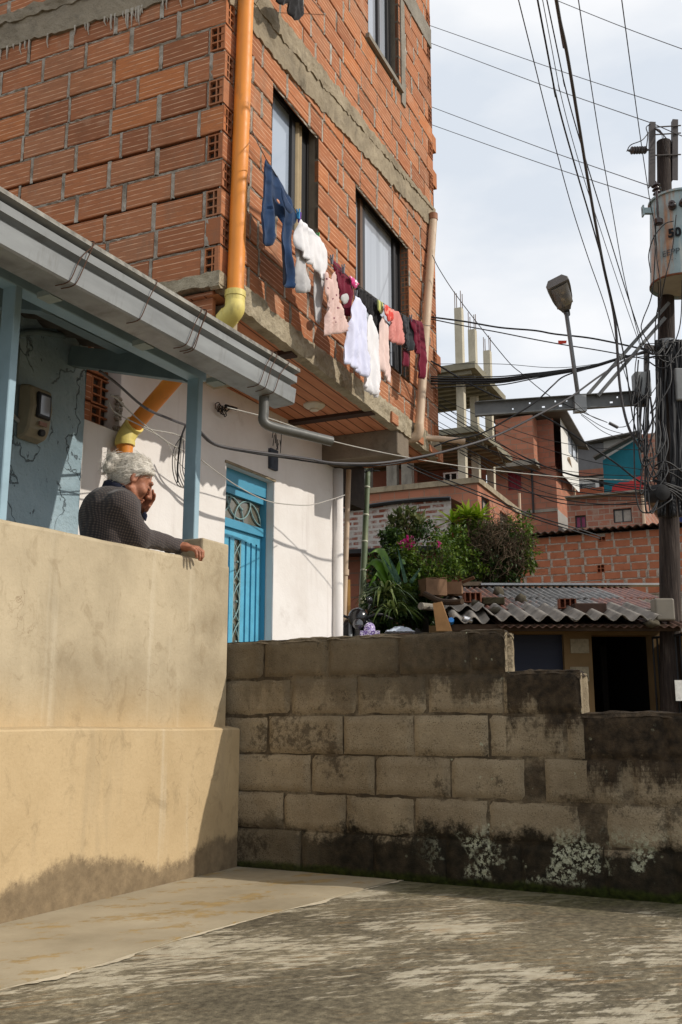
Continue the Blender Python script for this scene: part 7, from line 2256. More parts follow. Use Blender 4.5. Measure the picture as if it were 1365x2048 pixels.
# ================================================================== UTILITY POLE, TRANSFORMER, STREET LAMP
PD = 9.75
UPOLE = thing('utility_pole', 'old dark timber utility pole crowded with cables at the right edge', 'utility pole', tuple(at(1341, 1700, PD)))
nt = NT('tarred_pole_timber', 0.85, 0.25)
pp = nt.pos()
c = nt.ramp(nt.noise(nt.mapping(pp, (6, 6, 0.5)), 6, 6, 0.65), [(0.3, S(34, 28, 26)), (0.55, S(60, 51, 46)), (0.75, S(92, 82, 75))])
nt.bump(nt.noise(nt.mapping(pp, (10, 10, 0.6)), 6, 5, 0.6), 0.6, 0.02)
M_POLE = nt.col(c)
pb = at(1343, 1700, PD); pb.z = -0.8; pt = at(1328, 284, PD)
def pol(t): return pb.lerp(pt, t)
def pol_y(py):
    best = min(range(401), key=lambda k: abs(proj_y(pol(k / 400)) - py)); return pol(best / 400)
def proj_y(P):
    v = P - CC; Z = v.dot(FW); Y = v.z
    cz = Z * math.cos(PITCH) + Y * math.sin(PITCH); cy = -Z * math.sin(PITCH) + Y * math.cos(PITCH)
    return 1024 - FPX * cy / cz
mb = MB(); mb.tube([pol(k / 24) for k in range(25)], [0.118 - 0.045 * k / 24 + 0.004 * nz(k * 0.9) for k in range(25)], 18)
mb.build('shaft', M_POLE, UPOLE, smooth=True, autosmooth=R(50))
def U(px, py, D): return at(px, py, D)
M_DKST = simple('dark_weathered_steel', S(74, 68, 66), 0.6, 0.45, 0.25, 12)
for (x0, x1, y0, y1, d) in ((1299, 1312, 244, 372, PD - 0.12), (1344, 1357, 239, 360, PD - 0.05)):
    a = U((x0 + x1) / 2, y1, d); b = U((x0 + x1) / 2 + 0.5, y0, d)
    mb = MB(); mb.beam(a, b, 0.060, 0.012, up=FW); 
    mb.beam(a - RT * 0.026 + FW * 0.025, b - RT * 0.026 + FW * 0.025, 0.008, 0.05, up=FW)
    mb.build('steel_channel', M_DKST, UPOLE)
mb = MB()
for py, dy in ((255, -4), (311, -2), (270, -4)): mb.tube([U(1300, py, PD - 0.1), U(1362, py + dy, PD - 0.06)], 0.008, 6)
for k in range(5): mb.tube(spline([U(1306, 255, PD - .1), U(1322 + 4 * k, 262 + 5 * k, PD - .2), U(1326 + 2 * k, 285 + 6 * k, PD - .15)], 4), 0.004, 5)
mb.build('through_bolts', M_DKST, UPOLE)
def insulator(a, b, r, nsk, label, mat, cat='insulator'):
    mb = MB(); ax = (b - a); L = ax.length; ax.normalize()
    prof = [(r * 0.25, -0.03), (r * 0.45, 0)]
    for k in range(nsk):
        s_ = L * (k + 0.15) / nsk; prof += [(r * 0.5, s_), (r, s_ + L / nsk * 0.3), (r * 0.95, s_ + L / nsk * 0.42), (r * 0.5, s_ + L / nsk * 0.55)]
    prof += [(r * 0.4, L), (r * 0.2, L + 0.03)]
    mb.lathe(a, ax, prof, 14)
    o = mb.build('insulator', mat, smooth=True, autosmooth=R(35)); tag(o, label, cat); return o
M_PORC = simple('brown_porcelain', S(52, 36, 32), 0.25, 0.6, 0.15)
M_POLY = simple('grey_polymer_insulator', S(72, 68, 68), 0.5, 0.4, 0.15)
insulator(U(1262, 301, PD - 0.15), U(1293, 300, PD - 0.1), 0.042, 6, 'grey ribbed horizontal insulator pointing left from the pole top', M_POLY)
insulator(U(1318, 398, PD - 0.35), U(1312, 368, PD - 0.35), 0.05, 4, 'brown porcelain bushing standing on the transformer lid', M_PORC)
# transformer
TD = 9.42
tc = U(1363, 574, TD); ttop = U(1361, 402, TD)
TR = 0.302
TF = thing('transformer', 'rusty pale blue pole transformer tank stencilled 50', 'transformer', tuple(tc))
nt = NT('rusty_blue_tank_paint', 0.5, 0.4)
pp = nt.pos()
c = nt.ramp(nt.noise(pp, 4, 5), [(0.3, S(126, 150, 156)), (0.7, S(160, 178, 180))])
ru = nt.noise(nt.mapping(pp, (1, 1, 0.1)), 7, 5, 0.6)
c = nt.mix(nt.math('MULTIPLY', nt.step(ru, 0.53, 0.66), 0.85), c, nt.ramp(nt.noise(pp, 14, 4), [(0.3, S(150, 98, 62)), (0.7, S(190, 140, 96))]))
pa_ = nt.noise(nt.mapping(pp, (1, 1, 0.08), (0, 0, 0), (4, 2, 0)), 8, 4, 0.6)
c = nt.mix(nt.math('MULTIPLY', nt.step(pa_, 0.6, 0.72), 0.6), c, S(204, 206, 196))
nt.bump(nt.noise(pp, 20, 4), 0.15, 0.01)
M_TANK = nt.col(c)
ax = (ttop - tc).normalized(); TL = (ttop - tc).length
mb = MB(); mb.lathe(tc, ax, [(TR - 0.012, 0.035), (TR - 0.004, 0.034), (TR, 0.0), (TR, TL - 0.05)], 48, caps=False)
mb.build('tank', M_TANK, TF, smooth=True, autosmooth=R(40))
mb = MB(); mb.lathe(tc, ax, [(TR - 0.013, 0.03), (TR - 0.02, 0.032)], 48); mb.build('tank_bottom', simple('dusty_tank_underside', S(160, 157, 152), 0.8, 0.2, 0.25, 5), TF)
mb = MB(); mb.lathe(tc, ax, [(TR, -0.004), (TR + 0.007, 0.0), (TR + 0.007, 0.016), (TR, 0.02)], 48, caps=False); mb.build('rust_rim', simple('rust_rim', S(110, 66, 44), 0.8, 0.3, 0.3, 20), TF, smooth=True, autosmooth=R(40))
mb = MB(); mb.lathe(tc + ax * (TL - 0.05), ax, [(TR + 0.02, 0), (TR + 0.02, 0.022), (TR * 0.9, 0.045), (TR * 0.3, 0.065), (0.02, 0.07)], 48); mb.build('lid', M_TANK, TF, smooth=True, autosmooth=R(30))
tocam = -(FW) 
def tsurf(px, z): # point on the tank skin facing the camera
    P = U(px, 480, TD); l = (P - tc).dot(RT)
    l = max(-TR * 0.98, min(TR * 0.98, l)); d = math.sqrt(TR * TR - l * l)
    return Vector((tc.x, tc.y, 0)) + RT * l - FW * d + UP * z, (RT * l - FW * d).normalized()
for (px, py) in ((1331, 420), (1350, 417), (1368, 416)):
    zz = U(px, py, TD - 0.2).z; P, nn = tsurf(px, zz)
    mb = MB(); mb.lathe(P - nn * 0.01, nn + UP * 0.1, [(0.04, 0), (0.04, 0.03), (0.03, 0.04), (0.032, 0.07), (0.012, 0.075), (0.012, 0.1)], 14); mb.build('bushing', M_PORC, TF, smooth=True, autosmooth=R(35))
P, nn = tsurf(1312, U(1312, 450, TD - 0.1).z)
mb = MB(); mb.lathe(P + nn * 0.06 - UP * 0.02, UP, [(0.03, -0.05), (0.045, -0.045), (0.045, 0.0), (0.035, 0.01)], 14); mb.tube([P + nn * 0.06, P + nn * 0.05 + UP * 0.3], 0.012, 8); mb.build('surge_arrester', M_PORC, TF, smooth=True, autosmooth=R(35))
P, nn = tsurf(1300, U(1300, 432, TD).z)
mb = MB(); mb.box(-0.09, 0.02, -0.02, 0.02, -0.03, 0.03, mp=lambda a, b, z: P + RT * a + FW * b + UP * z); mb.box(-0.09, -0.075, -0.03, 0.03, -0.055, 0.055, mp=lambda a, b, z: P + RT * a + FW * b + UP * z); mb.build('lid_clamp', M_TANK, TF)
mb = MB(); mb.beam(U(1338, 440, PD - 0.1), U(1352, 440, TD + TR - 0.02), 0.2, 0.08); mb.beam(U(1338, 545, PD - 0.1), U(1352, 545, TD + TR - 0.02), 0.2, 0.08); mb.build('hanger_bracket', M_DKST, TF)
def tank_text(body, pxc, py, size, mat, name):
    cu = bpy.data.curves.new('lettering', 'FONT'); cu.body = body; cu.size = size; cu.align_x = 'CENTER'; cu.align_y = 'CENTER'; cu.extrude = 0.0; cu.offset = 0.05 * size if body == '50' else 0.0
    o = bpy.data.objects.new('lettering', cu); COL.objects.link(o)
    dg = bpy.context.evaluated_depsgraph_get(); me = bpy.data.meshes.new_from_object(o.evaluated_get(dg))
    bpy.data.objects.remove(o)
    zc = U(pxc, py, TD - TR).z; lc = (U(pxc, py, TD - TR + 0.06) - tc).dot(RT)
    th0 = math.asin(max(-.99, min(.99, lc / TR)))
    bm = bmesh.new(); bm.from_mesh(me); bmesh.ops.subdivide_edges(bm, edges=bm.edges, cuts=2); bm.to_mesh(me); bm.free()
    mb = MB()
    for v in me.vertices:
        th = th0 + v.co.x / TR
        mb.v.append(tuple(Vector((tc.x, tc.y, 0)) + (RT * math.sin(th) - FW * math.cos(th)) * (TR + 0.003) + UP * (zc + v.co.y)))
    for p in me.polygons: mb.face(tuple(p.vertices))
    bpy.data.meshes.remove(me)
    return mb.build(name, mat, TF, recalc=False)
M_STEN = simple('black_stencil_paint', S(30, 32, 36), 0.7, 0.2, 0.2)
M_STENF = simple('faded_stencil_paint', S(74, 84, 90), 0.7, 0.2, 0.3, 40)
tank_text('50', 1347, 463, 0.125, M_STEN, 'stencilled_number')
tank_text('EEPP', 1341, 500, 0.088, M_STENF, 'stencilled_letters')
tank_text('- - - -', 1341, 514, 0.05, M_STENF, 'stencilled_letters')
# lamp arm
M_ARM = simple('dull_weathered_zinc', S(104, 106, 106), 0.6, 0.4, 0.3, 8, 0.1)
def chan_pt(f): return U(1290, 797, PD - 0.13).lerp(U(950, 820, 9.5), f)
LA = thing('lamp_bracket', 'horizontal galvanised channel arm with bolt holes and two braces reaching left from the pole', 'bracket arm', tuple(chan_pt(0.0)))
A, B2_ = chan_pt(0), chan_pt(1)
ad = (B2_ - A).normalized(); asd = ad.cross(UP).normalized()
mb = MB()
hw = 0.074; tn = 0.006
holes_f = [0.16, 0.20, 0.46, 0.50, 0.53, 0.60, 0.68, 0.78]
Ltot = (B2_ - A).length
xsn = 60
# web with real bolt holes: cells left out
cells = 120; rowsn = 9
for i in range(cells):
    f0, f1 = i / cells, (i + 1) / cells
    for j in range(rowsn):
        z0, z1 = -hw + 2 * hw * j / rowsn, -hw + 2 * hw * (j + 1) / rowsn
        hit_ = any(abs((f0 + f1) / 2 - hf) < 0.5 / cells and j == (3 if k % 2 else 6) for k, hf in enumerate(holes_f))
        if hit_: continue
        p = A.lerp(B2_, f0); q = A.lerp(B2_, f1)
        mb.poly([p + UP * z0, q + UP * z0, q + UP * z1, p + UP * z1])
mb.box(0, Ltot, 0.0, 0.055, hw - tn, hw, mp=lambda x, y, z: A + ad * x - asd * y + UP * z); mb.box(0, Ltot, 0.0, 0.055, -hw, -hw + tn, mp=lambda x, y, z: A + ad * x - asd * y + UP * z)
mb.build('channel', M_ARM, LA, recalc=False)
for (s0, e0) in (((1177, 788), (1338, 606)), ((1196, 792), (1330, 636))):
    P = U(*s0, PD - 0.2); 
    mb = MB(); mb.beam(P, U(*e0, PD - 0.14), 0.035, 0.035); mb.build('brace', M_ARM, LA)
LP = thing('street_lamp', 'grey street lamp head tilted up on a slanting pipe above the channel arm', 'street lamp', tuple(U(1160, 820, 9.5)))
lp0 = U(1161, 822, 9.56); lp1 = U(1133, 625, 9.45)
mb = MB(); mb.tube([lp0, lp1], 0.021, 12); mb.build('pipe', simple('grey_lamp_pipe', S(112, 114, 116), 0.5, 0.5, 0.15), LP, smooth=True)
mb = MB(); mb.box(-0.06, 0.06, -0.05, 0.03, -0.09, 0.09, mp=lambda a, b, z: U(1159, 808, 9.57) + ad * a + asd * b + UP * z); mb.build('clamp_plate', M_GALV, LP)
# lamp head: we look at its flat underside, which faces down and towards us
hd = (U(1117, 568, 9.05) - U(1134, 622, 9.45))
hl = hd.length; hdir = hd.normalized(); hs = hdir.cross((-FW - UP * 0.7).normalized()).normalized(); hn = hs.cross(hdir).normalized()
O2 = U(1134, 622, 9.45)
def hm_(a, s_, n): return O2 + hdir * a * hl + hs * s_ + hn * n
def head_ring(n, k): # outline: narrow neck, widening, rounded square end
    pr = [(0.0, 0.045), (0.08, 0.055), (0.2, 0.078), (0.4, 0.098), (0.75, 0.112), (0.97, 0.114), (1.0, 0.105)]
    k = k * 0.98
    L_ = [(a, w * k) for a, w in pr]
    return [hm_(a, w, n) for a, w in L_] + [hm_(a, -w, n) for a, w in reversed(L_)]
mb = MB(); r0 = head_ring(-0.0, 1.0); r1 = head_ring(-0.045, 1.02); r2 = head_ring(-0.09, 0.7)
n_ = len(r0); b = len(mb.v)
for rr in (r0, r1, r2): mb.v.extend(tuple(q) for q in rr)
for lv in range(2):
    for k in range(n_): mb.face((b + lv * n_ + k, b + lv * n_ + (k + 1) % n_, b + (lv + 1) * n_ + (k + 1) % n_, b + (lv + 1) * n_ + k))
mb.face([b + k for k in range(n_)]); mb.face([b + 2 * n_ + k for k in range(n_)])
mb.build('housing', simple('grey_lamp_housing', S(104, 102, 100), 0.5, 0.4, 0.15), LP)
mb = MB()
b = len(mb.v)
for s_ in np.linspace(-0.085, 0.085, 12):
    for a in np.linspace(0.22, 0.94, 10):
        k = (1 - (s_ / 0.09) ** 2) * (1 - ((a - 0.58) / 0.38) ** 2)
        mb.v.append(tuple(hm_(a, s_, 0.004 + 0.045 * max(0, k) ** 0.6)))
for i in range(11):
    for j in range(9): mb.face((b + i * 10 + j, b + (i + 1) * 10 + j, b + (i + 1) * 10 + j + 1, b + i * 10 + j + 1))
mb.build('lens', m_glass('prismatic_lamp_lens', S(116, 116, 118), 0.2), LP, smooth=True, recalc=False)
mb = MB(); mb.tube([hm_(-0.22, 0, -0.03), hm_(0.04, 0, -0.03)], [0.03, 0.04], 14); mb.build('socket', M_BLACKM, LP, smooth=True)
# boxes on the pole
def pbox(name, label, x0, x1, y0, y1, D, dep, mat, cat):
    a = U(x0, y1, D); b = U(x1, y0, D); mb = MB(); mb.box(a.dot(RT), b.dot(RT), D, D + dep, a.z, b.z, mp=sp_)
    o = mb.build(name, mat); m_ = o.modifiers.new('bevel', 'BEVEL'); m_.width = 0.018; m_.segments = 3; tag(o, label, cat)
M_TBOX = simple('grey_terminal_plastic', S(126, 128, 128), 0.5, 0.4, 0.2, 7)
pbox('terminal_box', 'grey cable terminal box on the left of the pole above the lamp arm', 1273, 1302, 742, 792, PD - 0.26, 0.14, M_TBOX, 'terminal box')
pbox('terminal_box', 'grey terminal box on the right of the pole, cut by the picture edge', 1354, 1392, 735, 800, PD - 0.2, 0.14, M_TBOX, 'terminal box')
pbox('cable_gland_block', 'black cable gland block hanging under the left grey terminal box', 1277, 1299, 792, 808, PD - 0.25, 0.12, M_BLACKM, 'cable block')
pbox('meter_cabinet', 'pale translucent meter box fixed low on the pole beside the shed roof', 1313, 1349, 1196, 1241, PD - 0.32, 0.16, simple('yellowed_clear_box', S(118, 110, 96), 0.35, 0.5, 0.15, 6), 'meter box')
mb = MB(); P = U(1322, 984, PD - 0.3); mb.lathe(P - RT * 0.02 + FW * 0.08, -FW + RT * 0.1 - UP * 0.15, [(0.05, -0.12), (0.085, -0.1), (0.09, 0.1), (0.075, 0.16), (0.02, 0.175)], 20)
tag(mb.build('splice_closure', simple('matt_black_rubber', S(30, 30, 31), 0.7, 0.3, 0.2), smooth=True, autosmooth=R(40)), 'fat black round splice closure on the pole where the cable fan starts', 'splice closure')
mb = MB(); mb.beam(U(1292, 690, PD - .15), U(1292, 758, PD - .15), 0.05, 0.03); mb.beam(U(1292, 695, PD - .15), U(1330, 700, PD - .1), 0.05, 0.05)
tag(mb.build('cable_rack', M_DKST), 'upright steel cable rack left of the pole where the thick bundle is tied', 'cable rack')
mb = MB(); mb.lathe(pol_y(695), pt - pb, [(0.115, -0.05), (0.12, -0.05), (0.12, 0.06), (0.115, 0.06)], 18); tag(mb.build('pole_band', M_GALV), 'galvanised steel band round the pole at the height of the cable rack', 'pole band')

# ================================================================== CABLES
M_CAB = simple('black_cable_sheath', S(30, 30, 32), 0.55, 0.4, 0.2, 6, 0.05)
M_CABG = simple('grey_cable_sheath', S(76, 74, 76), 0.55, 0.4, 0.2, 6, 0.05)
M_CABW = simple('pale_cable_sheath', S(176, 172, 164), 0.6, 0.3, 0.2, 6, 0.05)
def cable(pts, rad, label, group=None, mat=None, n=8, seg=6, name='cable'):
    mb = MB()
    P = [at(*p) for p in pts]
    if group == GA: P.insert(0, P[0] + (P[0] - P[1]).normalized() * 9.0)     # carries on overhead, out of the picture
    mb.tube(spline(P, n), rad, seg)
    tag(mb.build(name, mat or M_CAB, smooth=True), label, 'cable', group)
GA = 'cables dropping to the pole from overhead'
cable([(1108, -30, 6.0), (1120, 40, 6.4), (1135, 110, 6.8), (1160, 260, 7.6), (1178, 370, 8.2), (1205, 520, 8.9), (1230, 640, 9.3), (1240, 770, 9.45), (1256, 850, 9.5), (1285, 905, 9.55)], 0.0135, 'thickest dark overhead cable, wavering down across the sky to the pole', GA, M_CABG)
cable([(1070, -30, 6.2), (1110, 180, 7), (1150, 330, 7.8), (1185, 450, 8.5), (1215, 560, 9), (1250, 720, 9.4), (1272, 860, 9.5), (1320, 965, 9.55)], 0.007, 'second thickest overhead cable, just left of the thickest one', GA)
cable([(1080, -30, 6.3), (1120, 180, 7.2), (1160, 330, 8), (1205, 470, 8.7), (1245, 590, 9.2), (1280, 690, 9.5)], 0.0032, 'thin wire of the overhead bundle between the two thickest cables', GA)
cable([(1088, -30, 6.3), (1130, 170, 7.2), (1172, 320, 8), (1215, 460, 8.7), (1255, 590, 9.2), (1288, 690, 9.5)], 0.005, 'medium black wire of the overhead bundle crossing behind the thickest cable', GA)
cable([(1030, -30, 6), (1065, 110, 6.8), (1100, 250, 7.6), (1140, 400, 8.3), (1175, 510, 8.8), (1210, 610, 9.1), (1245, 730, 9.4), (1300, 900, 9.5)], 0.0042, 'leftmost single black wire of those dropping down the sky to the pole', GA)
cable([(1153, -30, 6), (1175, 120, 6.9), (1200, 280, 7.9), (1225, 420, 8.6), (1250, 560, 9.1), (1282, 690, 9.5)], 0.004, 'single black wire immediately right of the overhead bundle', GA)
cable([(1240, -30, 6), (1260, 120, 7), (1282, 280, 8), (1300, 400, 8.9), (1312, 470, 9.15), (1318, 600, 9.5)], 0.0042, 'rightmost of the wires dropping down the sky, reaching the transformer', GA)
GB = 'thin wires crossing the sky'
for (a, b, lab) in (((840, 44, 14), (1400, 233, 10.5), 'upper of the two topmost thin wires running from the facade to the right edge'), ((840, 78, 14), (1306, 247, 9.7), 'thin wire from the facade to the top of the left steel channel'),
               ((840, 205, 14), (1306, 374, 9.7), 'upper wire of the lower pair running from the facade to the pole'), ((840, 241, 14), (1306, 400, 9.7), 'lowest of the thin sky wires, ending at the transformer bushing'), ((1075, -15, 12), (1420, 118, 10.5), 'thin wire cutting the top right corner of the sky'), ((1306, 247, 9.7), (1420, 290, 9.3), 'short thin wire going right from the left steel channel')):
    m_ = tuple((q + w) / 2 for q, w in zip(a, b)); cable([a, (m_[0], m_[1] + 3, m_[2]), b], 0.0048, lab, GB, M_CABG)
GC = 'cables from the brick building to the pole'
cable([(862, 634, 9.9), (930, 643, 9.9), (1000, 655, 9.85), (1070, 661, 9.8), (1110, 668, 9.75), (1180, 676, 9.7), (1250, 690, 9.6), (1292, 700, 9.6)], 0.009, 'upper of the two cables sagging from the brick building past the lamp pipe', GC)
cable([(862, 638, 9.9), (930, 652, 9.9), (1000, 665, 9.85), (1060, 677, 9.8), (1125, 689, 9.75), (1200, 701, 9.7), (1292, 718, 9.6)], 0.006, 'lower cable past the lamp pipe, carrying the red tag', GC)
a = at(1117, 681, 9.74); b = at(1134, 690, 9.74)
mb = MB(); mb.hexa([a - UP * 0.035, at(1133, 687, 9.74) - UP * 0.0, at(1133, 687, 9.75), a - UP * 0.035 + FW * 0.01, a, at(1134, 681, 9.74) + UP * 0.0, at(1134, 681, 9.75), a + FW * 0.01])
tag(mb.build('cable_tag', simple('red_plastic_tag', S(206, 66, 46), 0.6, 0.3, 0.1)), 'small red tag clipped to the cable left of the lamp pipe', 'tag')
for k in range(5):
    dy = (-4, 0, 4, 8, 13)[k]
    cable([(862, 757 + dy * (1 + 0.4 * k * 0.3), 9.8), (930, 758 + dy * 1.1, 9.8), (1000, 757 + dy, 9.75), (1060, 750 + dy * 0.7, 9.7), (1100, 745 + dy * 0.5, 9.7), (1180, 733 + dy * 0.3, 9.65), (1240, 716 + dy * 0.2, 9.6), (1300, 703, 9.58)], (0.006, 0.010, 0.012, 0.009, 0.006)[k], 'strand of the thick black bundle running from the brick building to the pole', 'strands of the thick black bundle')
cable([(862, 728, 9.85), (1000, 728, 9.8), (1130, 735, 9.7), (1290, 712, 9.6)], 0.003, 'thin straight wire just above the thick black bundle', GC)
cable([(865, 510, 9.6), (880, 540, 9.6), (920, 600, 9.6), (1010, 715, 9.6), (1045, 748, 9.6), (1100, 792, 9.6), (1160, 822, 9.5), (1215, 845, 9.5)], 0.0042, 'wire slanting steeply from the facade drainpipe top to the lamp arm', GC)
cable([(862, 722, 9.8), (885, 735, 9.8), (930, 762, 9.8), (985, 790, 9.75), (1060, 820, 9.7), (1110, 845, 9.7), (1170, 885, 9.65), (1230, 925, 9.6), (1275, 960, 9.55), (1318, 985, 9.5)], 0.009, 'thick black cable slanting down right behind the lamp arm to the splice closure', GC)
cable([(868, 893, 9.4), (905, 880, 9.4), (960, 868, 9.4), (1020, 836, 9.4), (1070, 805, 9.4), (1105, 772, 9.4), (1130, 752, 9.5), (1180, 736, 9.6)], 0.0075, 'black cable curving up from the pink pipe stub to the thick bundle', GC)
cable([(396, 858, 6.9), (425, 885, 7.0), (455, 895, 7.1), (500, 902, 7.2), (560, 910, 7.4), (620, 918, 7.7), (670, 926, 7.95), (760, 926, 8.3), (850, 912, 8.6), (930, 892, 8.8), (1000, 868, 9.0), (1080, 828, 9.15), (1140, 795, 9.3), (1200, 752, 9.4), (1260, 715, 9.5), (1300, 698, 9.55)], 0.0105, 'thickest grey cable sagging along the white house wall and rising to the pole', GC, M_CABG)
cable([(396, 862, 6.95), (430, 890, 7.05), (500, 905, 7.25), (560, 914, 7.45), (670, 929, 8.0), (770, 930, 8.35), (870, 910, 8.7)], 0.007, 'black cable twisted under the thickest grey cable on the white house', GC)
cable([(200, 742, 5.4), (235, 768, 5.6), (290, 815, 6.0), (340, 838, 6.4), (372, 850, 6.7), (396, 858, 6.9)], 0.009, 'thick grey black cable coming out of the brick hole and passing behind the orange pipe', GC, M_CABG)
cable([(455, 815, 6.85), (530, 834, 7.1), (600, 858, 7.5), (665, 882, 7.9), (780, 908, 8.4), (900, 929, 8.8), (1000, 942, 9.1), (1150, 956, 9.4), (1310, 962, 9.6)], 0.0045, 'pale tight wire from the hook on the white wall across to the pole', GC, M_CABW)
cable([(403, 920, 6.6), (440, 948, 6.75), (480, 975, 6.9), (530, 1000, 7.2), (570, 1008, 7.45), (620, 1010, 7.75), (660, 1000, 8.05), (690, 990, 8.4)], 0.004, 'slack white wire hanging across the blue door and white wall', GC, M_CABW)
for k in range(2):
    cable([(815, 927 + 6 * k, 9.6), (870, 950 + 7 * k, 9.7), (960, 985 + 7 * k, 9.8), (1060, 1028 + 6 * k, 9.9), (1150, 1056 + 6 * k, 10.2), (1200, 1072 + 5 * k, 10.5)], 0.0065, ('upper' if k == 0 else 'lower') + ' cable of the black pair descending right across the bushes and brick tower', GC)
fan = [(868, 856, 1300, 978), (868, 880, 1302, 992), (868, 806, 1290, 940), (900, 935, 1300, 1008), (1000, 905, 1305, 985), (868, 790, 1280, 900), (868, 812, 1305, 985), (868, 838, 1305, 990), (868, 848, 1308, 970), (868, 862, 1308, 995), (868, 820, 1300, 962), (880, 875, 1300, 1000), (920, 905, 1300, 1002), (868, 800, 1290, 952)]
for k, (x0, y0, x1, y1) in enumerate(fan):
    xm = (x0 + x1) / 2; ym = (y0 + y1) / 2 + 14 + 3 * k
    cable([(x0, y0, 10.4), ((x0 + xm) / 2, (y0 + ym) / 2 + 5, 10.3), (xm, ym, 10.1), ((xm + x1) / 2, (ym + y1) / 2 + 7, 9.8), (x1, y1, 9.5)], 0.0034 if k % 3 else 0.0055, 'thin black cable of the fan spreading left from the splice closure towards the brick building', 'fan of thin cables left of the pole')
for k, (x0, y0, x1, y1) in enumerate(((1160, 826, 1265, 872), (1163, 830, 1250, 880), (1145, 800, 1215, 845))):
    cable([(x0, y0, 9.5), ((x0 + x1) / 2, (y0 + y1) / 2 + 8, 9.3), (x1, y1, 9.5)], 0.0035, ['lamp lead from the arm to the small splice', 'lower lamp lead looping from the arm', 'short lead above the lamp arm clamp'][k])
mb = MB(); mb.tube([at(1219, 846, 9.4), at(1236, 855, 9.42)], 0.017, 8); tag(mb.build('splice_sleeve', M_CABG), 'small grey splice sleeve on the lamp leads between the arm and the pole', 'splice')
cable([(1236, 855, 9.42), (1256, 850, 9.5), (1276, 822, 9.55)], 0.004, 'slack lead rising from the small splice sleeve to the gland block')
# leads around the transformer
GT = 'leads hanging round the transformer'
for pts in ([(1312, 450, 9.2), (1310, 520, 9.2), (1304, 590, 9.25), (1286, 640, 9.4), (1284, 660, 9.4), (1300, 690, 9.5)], [(1348, 442, 9.1), (1330, 448, 9.08), (1308, 475, 9.1), (1298, 510, 9.2), (1302, 545, 9.2)],
            [(1353, 430, 9.08), (1345, 500, 9.08), (1330, 560, 9.1), (1320, 620, 9.4), (1316, 700, 9.55)], [(1308, 470, 9.12), (1316, 530, 9.1), (1322, 580, 9.15), (1312, 640, 9.45), (1310, 700, 9.55)],
            [(1365, 560, 9.1), (1362, 640, 9.4), (1352, 680, 9.5), (1340, 700, 9.55)], [(1254, 303, 9.55), (1262, 290, 9.5), (1285, 280, 9.5), (1300, 262, 9.6)], [(1293, 298, 9.6), (1296, 270, 9.55), (1293, 255, 9.6), (1302, 248, 9.6)]):
    cable(pts, 0.0055, 'dark lead drooping around the transformer and upper pole', GT)
# bundle strapped down the pole
rgc = random.Random(12)
for k in range(20):
    o_ = rgc.uniform(-0.14, 0.10)
    pts = []
    for y in (690, 740, 800, 860, 920, 985, 1040):
        p = pol_y(y); pts.append(p + RT * (o_ + rgc.uniform(-.02, .02)) - FW * (0.125 + rgc.uniform(0, .05)))
    mb = MB(); mb.tube(spline(pts, 5), rgc.choice([0.009, 0.013, 0.017]), 7)
    tag(mb.build('cable', M_CAB, smooth=True), 'black cable strapped straight down the face of the pole', 'cable', 'cables strapped down the pole')
for k in range(16):
    x0 = rgc.uniform(1268, 1318); y0 = rgc.uniform(690, 800); x1 = rgc.uniform(1285, 1340); y1 = rgc.uniform(700, 985); dn_ = rgc.uniform(60, 190)
    xm = (x0 + x1) / 2 - rgc.uniform(0, 26)
    yb = min(max(y0, y1) + dn_ * 0.6, 1020)
    cable([(x0, y0, 9.5), (x0 - 4, (y0 + yb) / 2, 9.42), (xm, yb, 9.36), (x1 + 4, (y1 + yb) / 2, 9.42), (x1, y1, 9.52)], rgc.choice([0.005, 0.007, 0.009]), 'slack black cable loop hanging on the left of the pole', 'slack loops on the pole')
for k in range(9):
    x0 = rgc.uniform(1276, 1312); y0 = rgc.uniform(680, 720); x1 = rgc.uniform(1330, 1375); y1 = rgc.uniform(675, 735)
    cable([(x0, y0, 9.55), ((x0 + x1) / 2, max(y0, y1) + rgc.uniform(-10, 22), 9.45), (x1, y1, 9.55)], rgc.choice([0.004, 0.007, 0.01]), 'black cable wrapped across the pole at the cable rack', 'cables wrapped across the pole')
for k in range(10):
    y0 = rgc.uniform(930, 1000)
    cable([(1306, y0, 9.5), (1335, y0 + rgc.uniform(-15, 15), 9.45), (1385, y0 + rgc.uniform(-5, 35), 9.6)], rgc.choice([0.004, 0.006, 0.009]), 'black cable leaving the splice area past the pole to the right edge', 'cables leaving the pole to the right')
for k in range(4):
    cable([(1290 + 6 * k, 905, 9.5), (1282 + 8 * k, 950, 9.48), (1300 + 5 * k, 985, 9.48)], 0.004, 'short black jumper above the splice closure', 'short jumpers above the splice closure')
# wires on the white wall next to the orange pipe
GW = 'pale wires on the white wall'
for pts, r_ in (([(222, 790, 5.5), (235, 798, 5.6), (262, 825, 5.85), (300, 858, 6.1), (345, 890, 6.4), (380, 905, 6.6)], 0.005), ([(218, 805, 5.5), (228, 822, 5.6), (255, 838, 5.8), (300, 858, 6.1), (350, 868, 6.4), (372, 882, 6.5)], 0.004), ([(285, 855, 6.0), (330, 880, 6.3), (350, 915, 6.45), (372, 940, 6.6)], 0.0035)):
    cable(pts, r_, 'pale wire fanning out from the brick hole across the white wall', GW, M_CABW)
for k in range(5):
    x = 352 + 5 * k
    cable([(366, 868, 6.5), (x - 4, 900, 6.5), (x - 6, 940, 6.52), (x + 4, 970, 6.55), (372, 975, 6.6)], 0.0035, 'coil of slack pale wire hanging on the white wall left of the porch post', 'coiled wires on the white wall', M_CABW if k % 2 else M_CABG)
cable([(372, 850, 6.45), (362, 880, 6.45), (356, 930, 6.5), (356, 965, 6.5)], 0.007, 'frayed dark cable end hanging beside the coiled pale wires')

